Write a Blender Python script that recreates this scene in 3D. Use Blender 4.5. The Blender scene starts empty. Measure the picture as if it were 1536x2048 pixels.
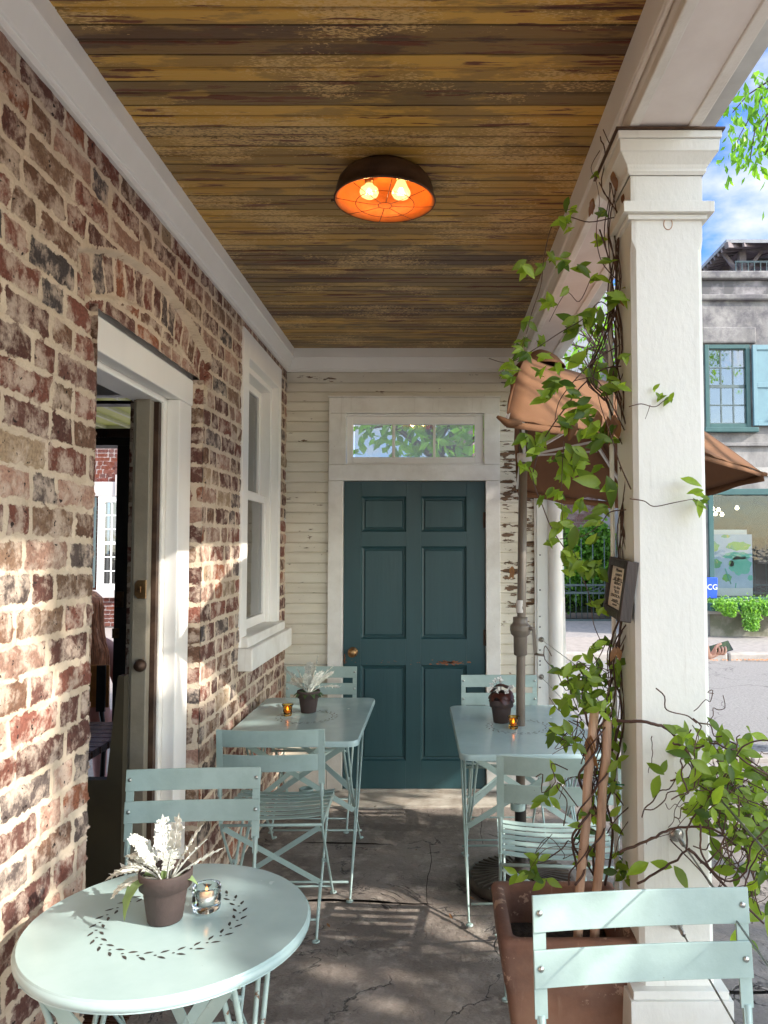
import bpy, bmesh, math, random
import numpy as np
from mathutils import Vector, Matrix, noise as mnoise
R = math.radians
random.seed(7)
rnd = random.random
def ru(a, b): return a + (b - a) * random.random()
sc = bpy.context.scene
col = sc.collection

# ---------------------------------------------------------------- camera
H = 1.52; F = 1520.0; TH = math.atan(74 / F); CT = math.cos(TH); ST = math.sin(TH)
cam = bpy.data.cameras.new('camera'); camo = bpy.data.objects.new('camera', cam); col.objects.link(camo)
camo.location = (0, 0, H); camo.rotation_euler = (R(90) + TH, 0, 0)
cam.sensor_fit = 'VERTICAL'; cam.sensor_height = 36; cam.sensor_width = 27; cam.lens = 36 * F / 2048
cam.shift_x = -104 / 2048; cam.clip_start = 0.05; cam.clip_end = 500
sc.camera = camo
sc.render.resolution_x = 768; sc.render.resolution_y = 1024
# ---------------------------------------------------------------- world, sun, exposure
SUN = Vector((.28, -.12, .18)).normalized()
EL = math.asin(SUN.z); AZ = math.atan2(SUN.x, SUN.y)
w = bpy.data.worlds.new('World'); sc.world = w; w.use_nodes = True
nt = w.node_tree; nt.nodes.clear()
def N(nt, t, **k):
    n = nt.nodes.new(t)
    for a, b in k.items():
        if a.startswith('i_'):
            n.inputs[int(a[2:])].default_value = b
        else: setattr(n, a, b)
    return n
def ramp(nt, src, stops, interp='LINEAR'):
    r = nt.nodes.new('ShaderNodeValToRGB'); r.color_ramp.interpolation = interp
    e = r.color_ramp.elements
    while len(e) < len(stops): e.new(.5)
    for k, (p, c) in enumerate(stops):
        e[k].position = p; e[k].color = (c, c, c, 1) if isinstance(c, (int, float)) else (*c, 1)
    nt.links.new(src, r.inputs[0]); return r.outputs[0]
sky = N(nt, 'ShaderNodeTexSky', sky_type='NISHITA', sun_disc=False, sun_elevation=EL, sun_rotation=AZ, dust_density=.7)
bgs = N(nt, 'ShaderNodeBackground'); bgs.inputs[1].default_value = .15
tc = N(nt, 'ShaderNodeTexCoord'); mp = N(nt, 'ShaderNodeMapping'); mp.inputs['Scale'].default_value = (2.2, 2.2, 4.5)
mp.inputs['Location'].default_value = (.35, 0, .18)
nt.links.new(tc.outputs['Generated'], mp.inputs[0])
cn = N(nt, 'ShaderNodeTexNoise'); cn.inputs['Scale'].default_value = 2.1; cn.inputs['Detail'].default_value = 8; cn.inputs['Roughness'].default_value = .56
nt.links.new(mp.outputs[0], cn.inputs[0])
cm = ramp(nt, cn.outputs[0], [(.46, 0), (.62, .95)])
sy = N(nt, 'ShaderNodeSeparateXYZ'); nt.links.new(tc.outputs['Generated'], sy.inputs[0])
front = ramp(nt, sy.outputs[1], [(.0, 0), (.55, 1)])       # sky ahead darkened to blue; unseen cloud behind kept bright to add fill
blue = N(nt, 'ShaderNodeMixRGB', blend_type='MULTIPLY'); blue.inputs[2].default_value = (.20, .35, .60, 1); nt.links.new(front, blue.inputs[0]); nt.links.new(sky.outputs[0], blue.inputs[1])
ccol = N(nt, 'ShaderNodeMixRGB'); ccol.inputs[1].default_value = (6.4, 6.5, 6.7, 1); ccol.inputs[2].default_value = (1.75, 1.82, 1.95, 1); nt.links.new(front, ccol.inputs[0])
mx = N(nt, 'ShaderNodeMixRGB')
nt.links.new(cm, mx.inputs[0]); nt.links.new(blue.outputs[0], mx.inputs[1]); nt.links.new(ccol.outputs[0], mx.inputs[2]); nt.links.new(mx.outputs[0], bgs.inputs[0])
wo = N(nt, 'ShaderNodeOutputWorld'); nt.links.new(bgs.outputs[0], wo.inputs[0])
sl = bpy.data.lights.new('sun', 'SUN'); sl.energy = 2.1; sl.angle = R(.55); sl.color = (1, .93, .82)
so = bpy.data.objects.new('sun', sl); col.objects.link(so); so.rotation_euler = SUN.to_track_quat('Z', 'Y').to_euler()
so.location = (8, -4, 9)
sc.view_settings.view_transform = 'Standard'; sc.view_settings.look = 'None'; sc.view_settings.gamma = 1
sc.view_settings.exposure = 2.05
try:
    sc.cycles.max_bounces = 10; sc.cycles.diffuse_bounces = 6; sc.cycles.transparent_max_bounces = 16
except Exception: pass

# ---------------------------------------------------------------- helpers: photo measurements -> metres
def P(u, v, Y):                       # point seen at (u, v) standing Y metres away
    r = (1098 - v) * CT / F; d = Y * CT / (1 - r * ST)
    return Vector(((u - 872) * d / F, Y, H + r * d))
def Wz(u, v, z):                      # point seen at (u, v) at height z
    d = F * (z - H) / (CT * (1098 - v)); return Vector(((u - 872) * d / F, (d - (z - H) * ST) / CT, z))

class MB:
    def __init__(s): s.v = []; s.f = []; s.sm = []
    def add(s, vs, fs, smooth=False):
        b = len(s.v); s.v += [tuple(p) for p in vs]; s.f += [tuple(b + i for i in f) for f in fs]; s.sm += [smooth] * len(fs); return s
    def box(s, x0, x1, y0, y1, z0, z1, M=None):
        vs = [Vector(p) for p in ((x0,y0,z0),(x1,y0,z0),(x1,y1,z0),(x0,y1,z0),(x0,y0,z1),(x1,y0,z1),(x1,y1,z1),(x0,y1,z1))]
        if M: vs = [M @ p for p in vs]
        return s.add(vs, [(0,3,2,1),(4,5,6,7),(0,1,5,4),(1,2,6,5),(2,3,7,6),(3,0,4,7)])
    def bar(s, a, b, w, t, up=(0,0,1)):        # flat bar a->b, w wide across, t thick along up
        a = Vector(a); b = Vector(b); d = (b - a).normalized(); up = Vector(up)
        x = d.cross(up); x = x.normalized() if x.length > 1e-6 else Vector((1,0,0)); n = x.cross(d).normalized()
        vs = [p + x * sx * w / 2 + n * sn * t / 2 for p in (a, b) for sx, sn in ((-1,-1),(1,-1),(1,1),(-1,1))]
        return s.add(vs, [(0,1,2,3),(7,6,5,4),(0,4,5,1),(1,5,6,2),(2,6,7,3),(3,7,4,0)])
    def tube(s, pts, r, seg=8, caps=True):
        pts = [Vector(p) for p in pts]; n = len(pts)
        rs = r if isinstance(r, (list, tuple)) else [r] * n
        vs = []; prev = None
        for i, p in enumerate(pts):
            d = (pts[min(i+1, n-1)] - pts[max(i-1, 0)]).normalized()
            if prev is None:
                a = d.cross(Vector((0,0,1)));
                if a.length < .05: a = d.cross(Vector((1,0,0)))
                a.normalize()
            else:
                a = prev - d * prev.dot(d)
                a = a.normalized() if a.length > 1e-5 else d.orthogonal().normalized()
            prev = a; b = d.cross(a)
            for k in range(seg):
                t = 2 * math.pi * k / seg; vs.append(p + (a * math.cos(t) + b * math.sin(t)) * rs[i])
        fs = [(i*seg+k, i*seg+(k+1) % seg, (i+1)*seg+(k+1) % seg, (i+1)*seg+k) for i in range(n-1) for k in range(seg)]
        if caps: fs += [tuple(range(seg))[::-1], tuple(range((n-1)*seg, n*seg))]
        return s.add(vs, fs, True)
    def lathe(s, prof, c, seg=32, M=None, closed=False):
        c = Vector(c); vs = []
        for (r, z) in prof:
            for k in range(seg):
                t = 2 * math.pi * k / seg; p = Vector((r * math.cos(t), r * math.sin(t), z))
                vs.append(c + (M @ p if M else p))
        n = len(prof)
        fs = [(i*seg+k, i*seg+(k+1) % seg, (i+1)*seg+(k+1) % seg, (i+1)*seg+k) for i in range(n-1) for k in range(seg)]
        if not closed:
            if prof[0][0] > 1e-5: fs.append(tuple(range(seg))[::-1])
            if prof[-1][0] > 1e-5: fs.append(tuple(range((n-1)*seg, n*seg)))
        return s.add(vs, fs, True)
    def prism(s, poly, h0, h1, fn):            # poly 2D, fn(a, b, h) -> point
        n = len(poly); vs = [fn(a, b, h0) for a, b in poly] + [fn(a, b, h1) for a, b in poly]
        return s.add(vs, [tuple(range(n))[::-1], tuple(range(n, 2*n))] + [(i, (i+1) % n, n+(i+1) % n, n+i) for i in range(n)])
    def build(s, name, m, parent=None, bevel=0, fix=False, solid=0):
        me = bpy.data.meshes.new(name); me.from_pydata(s.v, [], s.f); me.update()
        me.polygons.foreach_set('use_smooth', s.sm)
        if fix:
            bm = bmesh.new(); bm.from_mesh(me); bmesh.ops.recalc_face_normals(bm, faces=bm.faces); bm.to_mesh(me); bm.free()
        me.materials.append(m)
        o = bpy.data.objects.new(name, me); col.objects.link(o)
        if parent: o.parent = parent
        if solid:
            q = o.modifiers.new('solid', 'SOLIDIFY'); q.thickness = solid; q.offset = 0
        if bevel:
            q = o.modifiers.new('bevel', 'BEVEL'); q.width = bevel; q.segments = 2; q.limit_method = 'ANGLE'; q.angle_limit = R(40)
        return o
def tag(o, label=None, cat=None, group=None, kind=None):
    for k, x in (('label', label), ('category', cat), ('group', group), ('kind', kind)):
        if x: o[k] = x
    return o
def empty(name, loc=(0,0,0), rz=0, label=None, cat=None, group=None):
    o = bpy.data.objects.new(name, None); col.objects.link(o); o.location = loc; o.rotation_euler = (0, 0, rz); o.empty_display_size = .1
    return tag(o, label, cat, group)
def kids(o): return [c for c in bpy.data.objects if c.parent == o]
def copy_tree(o, parent=None):
    c = o.copy(); col.objects.link(c)
    if parent: c.parent = parent
    for ch in kids(o): copy_tree(ch, c)
    return c
def text(name, s, size, mat_, M, parent, ext=.0006, spacing=1, font_lines=1.0):
    cu = bpy.data.curves.new(name, 'FONT'); cu.body = s; cu.size = size; cu.extrude = ext; cu.align_x = 'CENTER'; cu.align_y = 'CENTER'
    cu.space_line = font_lines; cu.space_character = spacing
    t = bpy.data.objects.new(name, cu); col.objects.link(t)
    dg = bpy.context.evaluated_depsgraph_get(); me = bpy.data.meshes.new_from_object(t.evaluated_get(dg)); bpy.data.objects.remove(t)
    me.name = name; me.materials.clear(); me.materials.append(mat_)
    o = bpy.data.objects.new(name, me); col.objects.link(o); o.matrix_world = M
    if parent: o.parent = parent
    return o

# ---------------------------------------------------------------- materials
def newmat(name):
    m = bpy.data.materials.new(name); m.use_nodes = True; nt = m.node_tree; nt.nodes.clear()
    b = nt.nodes.new('ShaderNodeBsdfPrincipled'); o = nt.nodes.new('ShaderNodeOutputMaterial'); nt.links.new(b.outputs[0], o.inputs[0])
    return m, nt, b, o
def coords(nt, scale=(1,1,1), obj=True):
    tc = nt.nodes.new('ShaderNodeTexCoord'); mp = nt.nodes.new('ShaderNodeMapping'); mp.inputs['Scale'].default_value = scale
    nt.links.new(tc.outputs['Object'], mp.inputs[0]); return mp.outputs[0]
def noise(nt, vec, scale, detail=5, rough=.55, dist=0):
    n = nt.nodes.new('ShaderNodeTexNoise'); n.inputs['Scale'].default_value = scale; n.inputs['Detail'].default_value = detail
    n.inputs['Roughness'].default_value = rough; n.inputs['Distortion'].default_value = dist
    nt.links.new(vec, n.inputs['Vector']); return n.outputs[0]
def mixc(nt, fac, a, b, mode='MIX'):
    m = nt.nodes.new('ShaderNodeMixRGB'); m.blend_type = mode
    for i, x in ((0, fac), (1, a), (2, b)):
        if hasattr(x, 'is_linked') or hasattr(x, 'links'): nt.links.new(x, m.inputs[i])
        elif isinstance(x, (int, float)): m.inputs[i].default_value = x if i == 0 else (x, x, x, 1)
        else: m.inputs[i].default_value = (*x, 1)
    return m.outputs[0]
def math_(nt, op, a, b=None, clamp=False):
    m = nt.nodes.new('ShaderNodeMath'); m.operation = op; m.use_clamp = clamp
    for i, x in ((0, a), (1, b)):
        if x is None: continue
        if isinstance(x, (int, float)): m.inputs[i].default_value = x
        else: nt.links.new(x, m.inputs[i])
    return m.outputs[0]
def bump(nt, b, h, strength=.3, dist=.01):
    n = nt.nodes.new('ShaderNodeBump'); n.inputs['Strength'].default_value = strength; n.inputs['Distance'].default_value = dist
    nt.links.new(h, n.inputs['Height']); nt.links.new(n.outputs[0], b.inputs['Normal'])
def simple(name, c1, c2=None, scale=8, stretch=(1,1,1), rough=.5, metal=0, bs=0, bscale=40, lo=.4, hi=.65, spots=None, spec=None, bdist=.004):
    m, nt, b, o = newmat(name); v = coords(nt, stretch)
    c2 = c2 or tuple(x * .8 for x in c1)
    f = ramp(nt, noise(nt, v, scale, 7, .6), [(lo, 0), (hi, 1)])
    c = mixc(nt, f, c1, c2)
    if spots:
        sc_, thr, cc = spots
        g = ramp(nt, noise(nt, v, sc_, 8, .65), [(thr, 0), (thr + .025, 1)]); c = mixc(nt, g, c, cc)
    nt.links.new(c, b.inputs['Base Color']); b.inputs['Metallic'].default_value = metal
    rr = noise(nt, v, scale * 2.3, 4); nt.links.new(math_(nt, 'ADD', math_(nt, 'MULTIPLY', rr, .25), rough - .12), b.inputs['Roughness'])
    if spec is not None: b.inputs['Specular IOR Level'].default_value = spec
    if bs: bump(nt, b, noise(nt, v, bscale, 6, .6), bs, bdist)
    return m
MT = {}
MT['white'] = simple('white_paint', (.86,.84,.81), (.78,.76,.73), 3, rough=.5, bs=.35, bscale=28, stretch=(1,1,.35), spots=(34, .735, (.16,.13,.10)), lo=.35, hi=.75)
MT['white2'] = simple('old_white_paint', (.82,.80,.76), (.69,.66,.61), 5, rough=.5, bs=.5, bscale=45, spots=(22, .70, (.20,.16,.12)))
MT['column'] = simple('pillar_white_paint', (.76,.76,.72), (.67,.68,.64), 2.5, rough=.5, bs=.4, bscale=60, stretch=(1,1,.5), spots=(42, .745, (.10,.085,.07)), lo=.3, hi=.8)
def wear(mt, dirt=(.30,.25,.19)):
    nt = mt.node_tree; b = next(n for n in nt.nodes if n.type == 'BSDF_PRINCIPLED'); l = b.inputs['Base Color'].links[0]; src = l.from_socket
    d = ramp(nt, noise(nt, coords(nt, (9, 9, .7)), 3, 6, .65), [(.60, 0), (.78, .4)])
    c = mixc(nt, d, src, dirt); tc = nt.nodes.new('ShaderNodeTexCoord'); sx = nt.nodes.new('ShaderNodeSeparateXYZ'); nt.links.new(tc.outputs['Object'], sx.inputs[0])
    e = math_(nt, 'ADD', sx.outputs[2], math_(nt, 'MULTIPLY', noise(nt, coords(nt), 9, 6), .5)); c = mixc(nt, ramp(nt, e, [(.25, .55), (.75, 0)]), c, dirt)
    nt.links.new(c, b.inputs['Base Color'])
wear(MT['column'])
MT['pinkwhite'] = simple('soffit_paint', (.80,.75,.72), (.71,.65,.62), 4, rough=.55, bs=.25, bscale=30, spots=(30, .74, (.2,.16,.14)))
MT['mint'] = simple('mint_enamel', (.37,.485,.46), (.31,.415,.39), 9, rough=.34, bs=.12, bscale=90, spots=(52, .70, (.15,.085,.055)))
MT['mint_top'] = simple('mint_tabletop_enamel', (.40,.53,.535), (.35,.475,.475), 4, rough=.2, bs=.06, bscale=25, spots=(50, .725, (.20,.19,.17)))
MT['mint_rust'] = simple('mint_enamel_worn', (.37,.47,.44), (.30,.40,.37), 9, rough=.4, bs=.2, bscale=90, spots=(26, .62, (.17,.09,.055)))
MT['rivet'] = simple('rivet_metal', (.55,.57,.55), (.4,.4,.38), 60, rough=.3, metal=.9)
MT['dark_hole'] = simple('cutout_dark', (.03,.028,.027), (.06,.05,.045), 40, rough=.8)
MT['teal'] = simple('teal_paint', (.024,.076,.088), (.017,.056,.066), 3.5, rough=.38, bs=.45, bscale=26, stretch=(1,1,.12), lo=.3, hi=.7, spots=(55, .74, (.05,.10,.11)))
MT['rustpeel'] = simple('bare_wood_peel', (.36,.12,.045), (.20,.08,.04), 30, rough=.8, bs=.5)
MT['brass'] = simple('aged_brass', (.42,.25,.11), (.16,.09,.05), 18, rough=.35, metal=.9)
MT['bronze'] = simple('dark_bronze', (.055,.03,.02), (.12,.07,.045), 10, rough=.5, metal=.5, bs=.3, bscale=30)
MT['copper'] = simple('copper_inside', (.62,.185,.035), (.42,.12,.022), 8, rough=.45, metal=.35, bs=.15)
MT['wire'] = simple('dark_wire', (.10,.035,.02), (.06,.02,.015), 30, rough=.5, metal=.5)
MT['pole'] = simple('taupe_pole_paint', (.15,.122,.095), (.125,.10,.078), 6, rough=.33, bs=.04)
MT['black'] = simple('black_metal', (.014,.013,.012), (.03,.026,.022), 10, rough=.5, bs=.2)
MT['castiron'] = simple('cast_bronze_base', (.06,.045,.035), (.10,.08,.06), 16, rough=.42, metal=.4, bs=.3)
MT['terra_pot'] = simple('dark_clay', (.062,.042,.038), (.048,.032,.03), 12, rough=.75, bs=.3, bscale=70)
MT['terra'] = simple('terracotta', (.22,.10,.058), (.13,.062,.042), 4, rough=.8, bs=.5, bscale=35, spots=(16, .60, (.34,.21,.145)), lo=.40, hi=.56)
MT['soil'] = simple('soil', (.018,.012,.009), (.05,.035,.025), 60, rough=.95, bs=1, bscale=120, bdist=.01)
MT['stake'] = simple('cedar_stake', (.52,.33,.22), (.34,.20,.13), 10, stretch=(6,6,.6), rough=.8, bs=.5)
MT['stem'] = simple('vine_stem', (.05,.022,.016), (.10,.05,.03), 30, rough=.7, bs=.4)
MT['stem_green'] = simple('young_stem', (.16,.20,.06), (.20,.12,.06), 20, rough=.6)
MT['framewood'] = simple('dark_frame_wood', (.018,.010,.008), (.035,.018,.013), 12, stretch=(5,5,.6), rough=.45, bs=.4)
MT['paper'] = simple('aged_paper', (.80,.72,.63), (.66,.58,.49), 18, rough=.7, spots=(60, .69, (.2,.17,.14)))
MT['ink'] = simple('ink', (.03,.025,.02), (.05,.04,.035), 90, rough=.8)
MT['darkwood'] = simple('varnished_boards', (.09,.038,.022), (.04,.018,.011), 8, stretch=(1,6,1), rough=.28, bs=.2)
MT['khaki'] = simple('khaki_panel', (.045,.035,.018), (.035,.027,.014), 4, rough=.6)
MT['doorleaf'] = simple('beige_door_paint', (.25,.22,.17), (.19,.165,.125), 5, rough=.5, bs=.4, spots=(24, .70, (.07,.05,.035)))
MT['steel'] = simple('steel', (.42,.41,.39), (.25,.24,.23), 30, rough=.3, metal=.95)
MT['iron'] = simple('grey_green_iron', (.085,.115,.12), (.06,.085,.09), 12, rough=.5, metal=.2)
MT['greenframe'] = simple('dark_green_paint', (.022,.075,.078), (.03,.09,.09), 8, rough=.45)
MT['blueshutter'] = simple('blue_shutter_paint', (.13,.235,.28), (.11,.20,.245), 5, rough=.5, bs=.2)
MT['wax'] = simple('candle_wax', (.78,.6,.45), (.7,.5,.38), 20, rough=.5)
MT['tin'] = simple('tealight_cup', (.62,.62,.6), (.5,.5,.48), 20, rough=.3, metal=.6)
MT['chrome_white'] = simple('white_sticker', (.62,.6,.57), (.55,.53,.5), 10, rough=.4)
MT['shingle'] = simple('metal_roof', (.25,.26,.28), (.18,.19,.21), 6, rough=.5)
MT['lavwood'] = simple('painted_timber', (.17,.14,.15), (.11,.09,.10), 6, rough=.7)
MT['bluesign'] = simple('blue_plastic', (.012,.075,.62), (.01,.06,.5), 10, rough=.4)
MT['whiteplain'] = simple('white_lettering', (.8,.8,.8), (.75,.75,.75), 10, rough=.5)
MT['shirt'] = simple('rose_cloth', (.55,.30,.28), (.48,.25,.24), 12, rough=.85, bs=.3)
MT['jeans'] = simple('navy_cloth', (.03,.05,.09), (.04,.06,.10), 30, rough=.9)
MT['skin'] = simple('skin', (.62,.36,.27), (.56,.31,.23), 12, rough=.5)
MT['hair'] = simple('auburn_hair', (.80,.36,.19), (.34,.13,.06), 5, stretch=(14,14,1.1), rough=.42, bs=.8, bscale=12, lo=.35, hi=.62)
MT['dark_hair'] = simple('brown_hair', (.05,.03,.02), (.03,.018,.012), 8, stretch=(12,12,1), rough=.45, bs=.6)
MT['orangewood'] = simple('honey_plywood', (.50,.20,.05), (.42,.16,.04), 6, stretch=(1,1,6), rough=.4)
MT['yellowroof'] = simple('yellow_green_paint', (.60,.62,.16), (.52,.55,.13), 3, rough=.5)
MT['phone'] = simple('phone_shell', (.02,.02,.022), (.03,.03,.032), 20, rough=.25)
MT['coral'] = simple('coral_cloth', (.75,.18,.10), (.7,.30,.2), 30, rough=.7)
MT['palestone'] = simple('pale_stone', (.50,.44,.42), (.43,.38,.36), 5, rough=.8, bs=.3)
MT['canopy_pipe'] = simple('corrugated_white', (.66,.66,.64), (.55,.55,.53), 8, rough=.4)
MT['curtain'] = simple('curtain', (.55,.52,.47), (.45,.42,.38), 3, stretch=(8,8,.4), rough=.9)
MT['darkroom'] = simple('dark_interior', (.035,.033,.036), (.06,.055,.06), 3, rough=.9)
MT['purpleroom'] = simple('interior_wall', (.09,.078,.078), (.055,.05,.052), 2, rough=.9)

wear(MT['terra'], (.46,.31,.22)); wear(MT['white2'], (.40,.35,.29))
def glassmat(name, tint=(1,1,1), rough=.0, ior=1.45, mixf=None):
    m, nt, b, o = newmat(name)
    if mixf is None:
        b.inputs['Base Color'].default_value = (*tint, 1); b.inputs['Transmission Weight'].default_value = 1; b.inputs['Roughness'].default_value = rough; b.inputs['IOR'].default_value = ior
    else:
        nt.nodes.remove(b); t = nt.nodes.new('ShaderNodeBsdfTransparent'); t.inputs[0].default_value = (*tint, 1)
        g = nt.nodes.new('ShaderNodeBsdfGlossy'); g.inputs['Roughness'].default_value = rough
        ms = nt.nodes.new('ShaderNodeMixShader'); fr = nt.nodes.new('ShaderNodeFresnel'); fr.inputs[0].default_value = 1.5
        nt.links.new(math_(nt, 'ADD', fr.outputs[0], mixf, True), ms.inputs[0]); nt.links.new(t.outputs[0], ms.inputs[1]); nt.links.new(g.outputs[0], ms.inputs[2])
        n = coords(nt); nb = nt.nodes.new('ShaderNodeBump'); nb.inputs['Strength'].default_value = .08; nb.inputs['Distance'].default_value = .02
        nt.links.new(noise(nt, n, 5, 2), nb.inputs['Height']); nt.links.new(nb.outputs[0], g.inputs['Normal'])
        nt.links.new(ms.outputs[0], o.inputs[0])
    return m
MT['glass'] = glassmat('window_glass', (.86,.90,.90), .01, mixf=.05)
MT['glass_refl'] = glassmat('old_window_glass', (.55,.58,.6), .02, mixf=.14)
MT['glass_dusty'] = glassmat('dusty_glass', (.86,.90,.90), .02, mixf=.10)
nt = MT['glass_dusty'].node_tree; o_ = next(n for n in nt.nodes if n.type == 'OUTPUT_MATERIAL'); src = o_.inputs[0].links[0].from_socket
df = nt.nodes.new('ShaderNodeBsdfTranslucent'); df.inputs[0].default_value = (.85,.87,.88,1); ms_ = nt.nodes.new('ShaderNodeMixShader'); ms_.inputs[0].default_value = .2
nt.links.new(src, ms_.inputs[1]); nt.links.new(df.outputs[0], ms_.inputs[2]); nt.links.new(ms_.outputs[0], o_.inputs[0])
MT['glass_shop'] = glassmat('shop_glass', (.93,.96,.96), .01, mixf=.0)
MT['cupglass'] = glassmat('clear_glass', (.97,1,.99))
MT['amber'] = glassmat('amber_glass', (.95,.55,.12), .02)
MT['bulbglass'] = glassmat('bulb_glass', (1,.86,.6), .0, mixf=.06)
def emis(name, c, s):
    m, nt, b, o = newmat(name); nt.nodes.remove(b); e = nt.nodes.new('ShaderNodeEmission'); e.inputs[0].default_value = (*c, 1); e.inputs[1].default_value = s
    nt.links.new(e.outputs[0], o.inputs[0]); return m
MT['filament'] = emis('glowing_filament', (1,.60,.22), 22)
nt = MT['bulbglass'].node_tree; o_ = next(n for n in nt.nodes if n.type == 'OUTPUT_MATERIAL'); src = o_.inputs[0].links[0].from_socket
df = nt.nodes.new('ShaderNodeEmission'); df.inputs[0].default_value = (1,.62,.2,1); df.inputs[1].default_value = 1.1; ms_ = nt.nodes.new('ShaderNodeMixShader'); ms_.inputs[0].default_value = .45
nt.links.new(src, ms_.inputs[1]); nt.links.new(df.outputs[0], ms_.inputs[2]); nt.links.new(ms_.outputs[0], o_.inputs[0])
MT['flame'] = emis('candle_flame', (1,.35,.06), 3.2)
MT['shoplamp'] = emis('shop_bulb', (1,.85,.6), 5)

def leafmat(name, c1, c2, trans=.35, rough=.38):
    m, nt, b, o = newmat(name)
    g = nt.nodes.new('ShaderNodeNewGeometry'); v = coords(nt)
    wn = ramp(nt, g.outputs['Random Per Island'], [(0, c1), (.55, c2), (.97, tuple(x * 1.5 for x in c2))])
    c = mixc(nt, noise(nt, v, 60, 3), wn, tuple(x * .7 for x in c1), 'MIX')
    c = mixc(nt, .6, c, wn)
    nt.links.new(c, b.inputs['Base Color']); b.inputs['Roughness'].default_value = rough; b.inputs['Specular IOR Level'].default_value = .4
    t = nt.nodes.new('ShaderNodeBsdfTranslucent'); ms = nt.nodes.new('ShaderNodeMixShader'); ms.inputs[0].default_value = trans
    tcol = mixc(nt, 1, c, (1,1,.95) if c1[0] > .45 else (2.5, 2.6, .8), 'MULTIPLY'); nt.links.new(tcol, t.inputs[0])
    nt.links.new(b.outputs[0], ms.inputs[1]); nt.links.new(t.outputs[0], ms.inputs[2]); nt.links.new(ms.outputs[0], o.inputs[0]); return m
MT['leaf'] = leafmat('jasmine_leaf', (.05,.10,.018), (.19,.27,.035), .45)
MT['leaf_dry'] = leafmat('dry_leaf', (.14,.06,.03), (.20,.10,.05), .3)
MT['leaf_tree'] = leafmat('tree_leaf', (.09,.20,.02), (.18,.34,.04), .5)
MT['leaf_tree_dark'] = leafmat('dark_tree_leaf', (.045,.10,.03), (.09,.16,.05), .3)
MT['leaf_hedge'] = leafmat('hedge_leaf', (.05,.13,.02), (.12,.26,.035), .35)
MT['silver'] = leafmat('silver_leaf', (.62,.63,.58), (.72,.73,.68), .12, .8)
MT['leaf_grn2'] = leafmat('grey_green_leaf', (.13,.20,.08), (.20,.28,.13), .2, .7)
MT['begonia'] = leafmat('begonia_leaf', (.04,.012,.01), (.07,.02,.014), .1, .3)
MT['petal'] = leafmat('white_petal', (.8,.8,.78), (.85,.85,.82), .3, .6)
MT['creeper'] = leafmat('creeper_leaf', (.12,.26,.05), (.20,.36,.09), .3)

# canvas
m, nt, b, o = newmat('rust_canvas'); MT['canvas'] = m
v = coords(nt); c = mixc(nt, ramp(nt, noise(nt, v, 3, 6), [(.35, 0), (.7, 1)]), (.165,.074,.031), (.13,.057,.024)); nt.links.new(c, b.inputs['Base Color']); b.inputs['Roughness'].default_value = .9
bump(nt, b, noise(nt, coords(nt, (1,1,1)), 220, 2), .25, .002)
t = nt.nodes.new('ShaderNodeBsdfTranslucent'); ms = nt.nodes.new('ShaderNodeMixShader'); ms.inputs[0].default_value = .03
t.inputs[0].default_value = (.45,.12,.03,1)
nt.links.new(b.outputs[0], ms.inputs[1]); nt.links.new(t.outputs[0], ms.inputs[2]); nt.links.new(ms.outputs[0], o.inputs[0])

# brick material reading two mesh attributes (brick colour, distance to the brick's edge)
def brickmat(name, mortar=(.62,.52,.41), mortar2=(.49,.395,.30), rag=.018, haze=(.60,.485,.40)):
    m, nt, b, o = newmat(name); v = coords(nt)
    a = nt.nodes.new('ShaderNodeAttribute'); a.attribute_name = 'bcol'; e = nt.nodes.new('ShaderNodeAttribute'); e.attribute_name = 'edge'
    n1 = noise(nt, v, 26, 8, .66); n2 = noise(nt, v, 9, 5, .6); n3 = noise(nt, v, 110, 4, .6)
    x = math_(nt, 'ADD', e.outputs['Fac'], math_(nt, 'MULTIPLY', math_(nt, 'SUBTRACT', n1, .525), rag * 2.2))
    x = math_(nt, 'ADD', x, math_(nt, 'MULTIPLY', math_(nt, 'SUBTRACT', n2, .47), .022))
    mask = ramp(nt, math_(nt, 'MULTIPLY', x, 20), [(.0, 0), (.06, 1)])
    bc = mixc(nt, ramp(nt, n3, [(.3, 0), (.75, 1)]), a.outputs['Color'], mixc(nt, 1, a.outputs['Color'], (.5,.48,.5), 'MULTIPLY'))
    bc = mixc(nt, math_(nt, 'MULTIPLY', ramp(nt, noise(nt, v, 17, 7, .7), [(.46, 0), (.60, 1)]), .72), bc, haze)
    bc = mixc(nt, ramp(nt, noise(nt, v, 60, 3, .5), [(.66, 0), (.70, 1)]), bc, (.03,.02,.018))
    mc = mixc(nt, ramp(nt, noise(nt, v, 7, 6, .6), [(.35, 0), (.7, 1)]), mortar, mortar2)
    mc = mixc(nt, ramp(nt, n3, [(.35, 0), (.8, .5)]), mc, mixc(nt, 1, mc, (1.25,1.22,1.2), 'MULTIPLY'))
    c = mixc(nt, mask, mc, bc); nt.links.new(c, b.inputs['Base Color']); b.inputs['Roughness'].default_value = .88
    b.inputs['Specular IOR Level'].default_value = .2
    hgt = math_(nt, 'ADD', math_(nt, 'MULTIPLY', n3, .5), math_(nt, 'ADD', math_(nt, 'MULTIPLY', mask, -.25), math_(nt, 'MULTIPLY', n1, 1.2)))
    bump(nt, b, hgt, .65, .008); return m
MT['brick'] = brickmat('handmade_brick')
MT['brick_red'] = brickmat('pale_joint_red_brick', (.27,.22,.21), (.22,.18,.17), .003, (.17,.07,.055))

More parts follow.
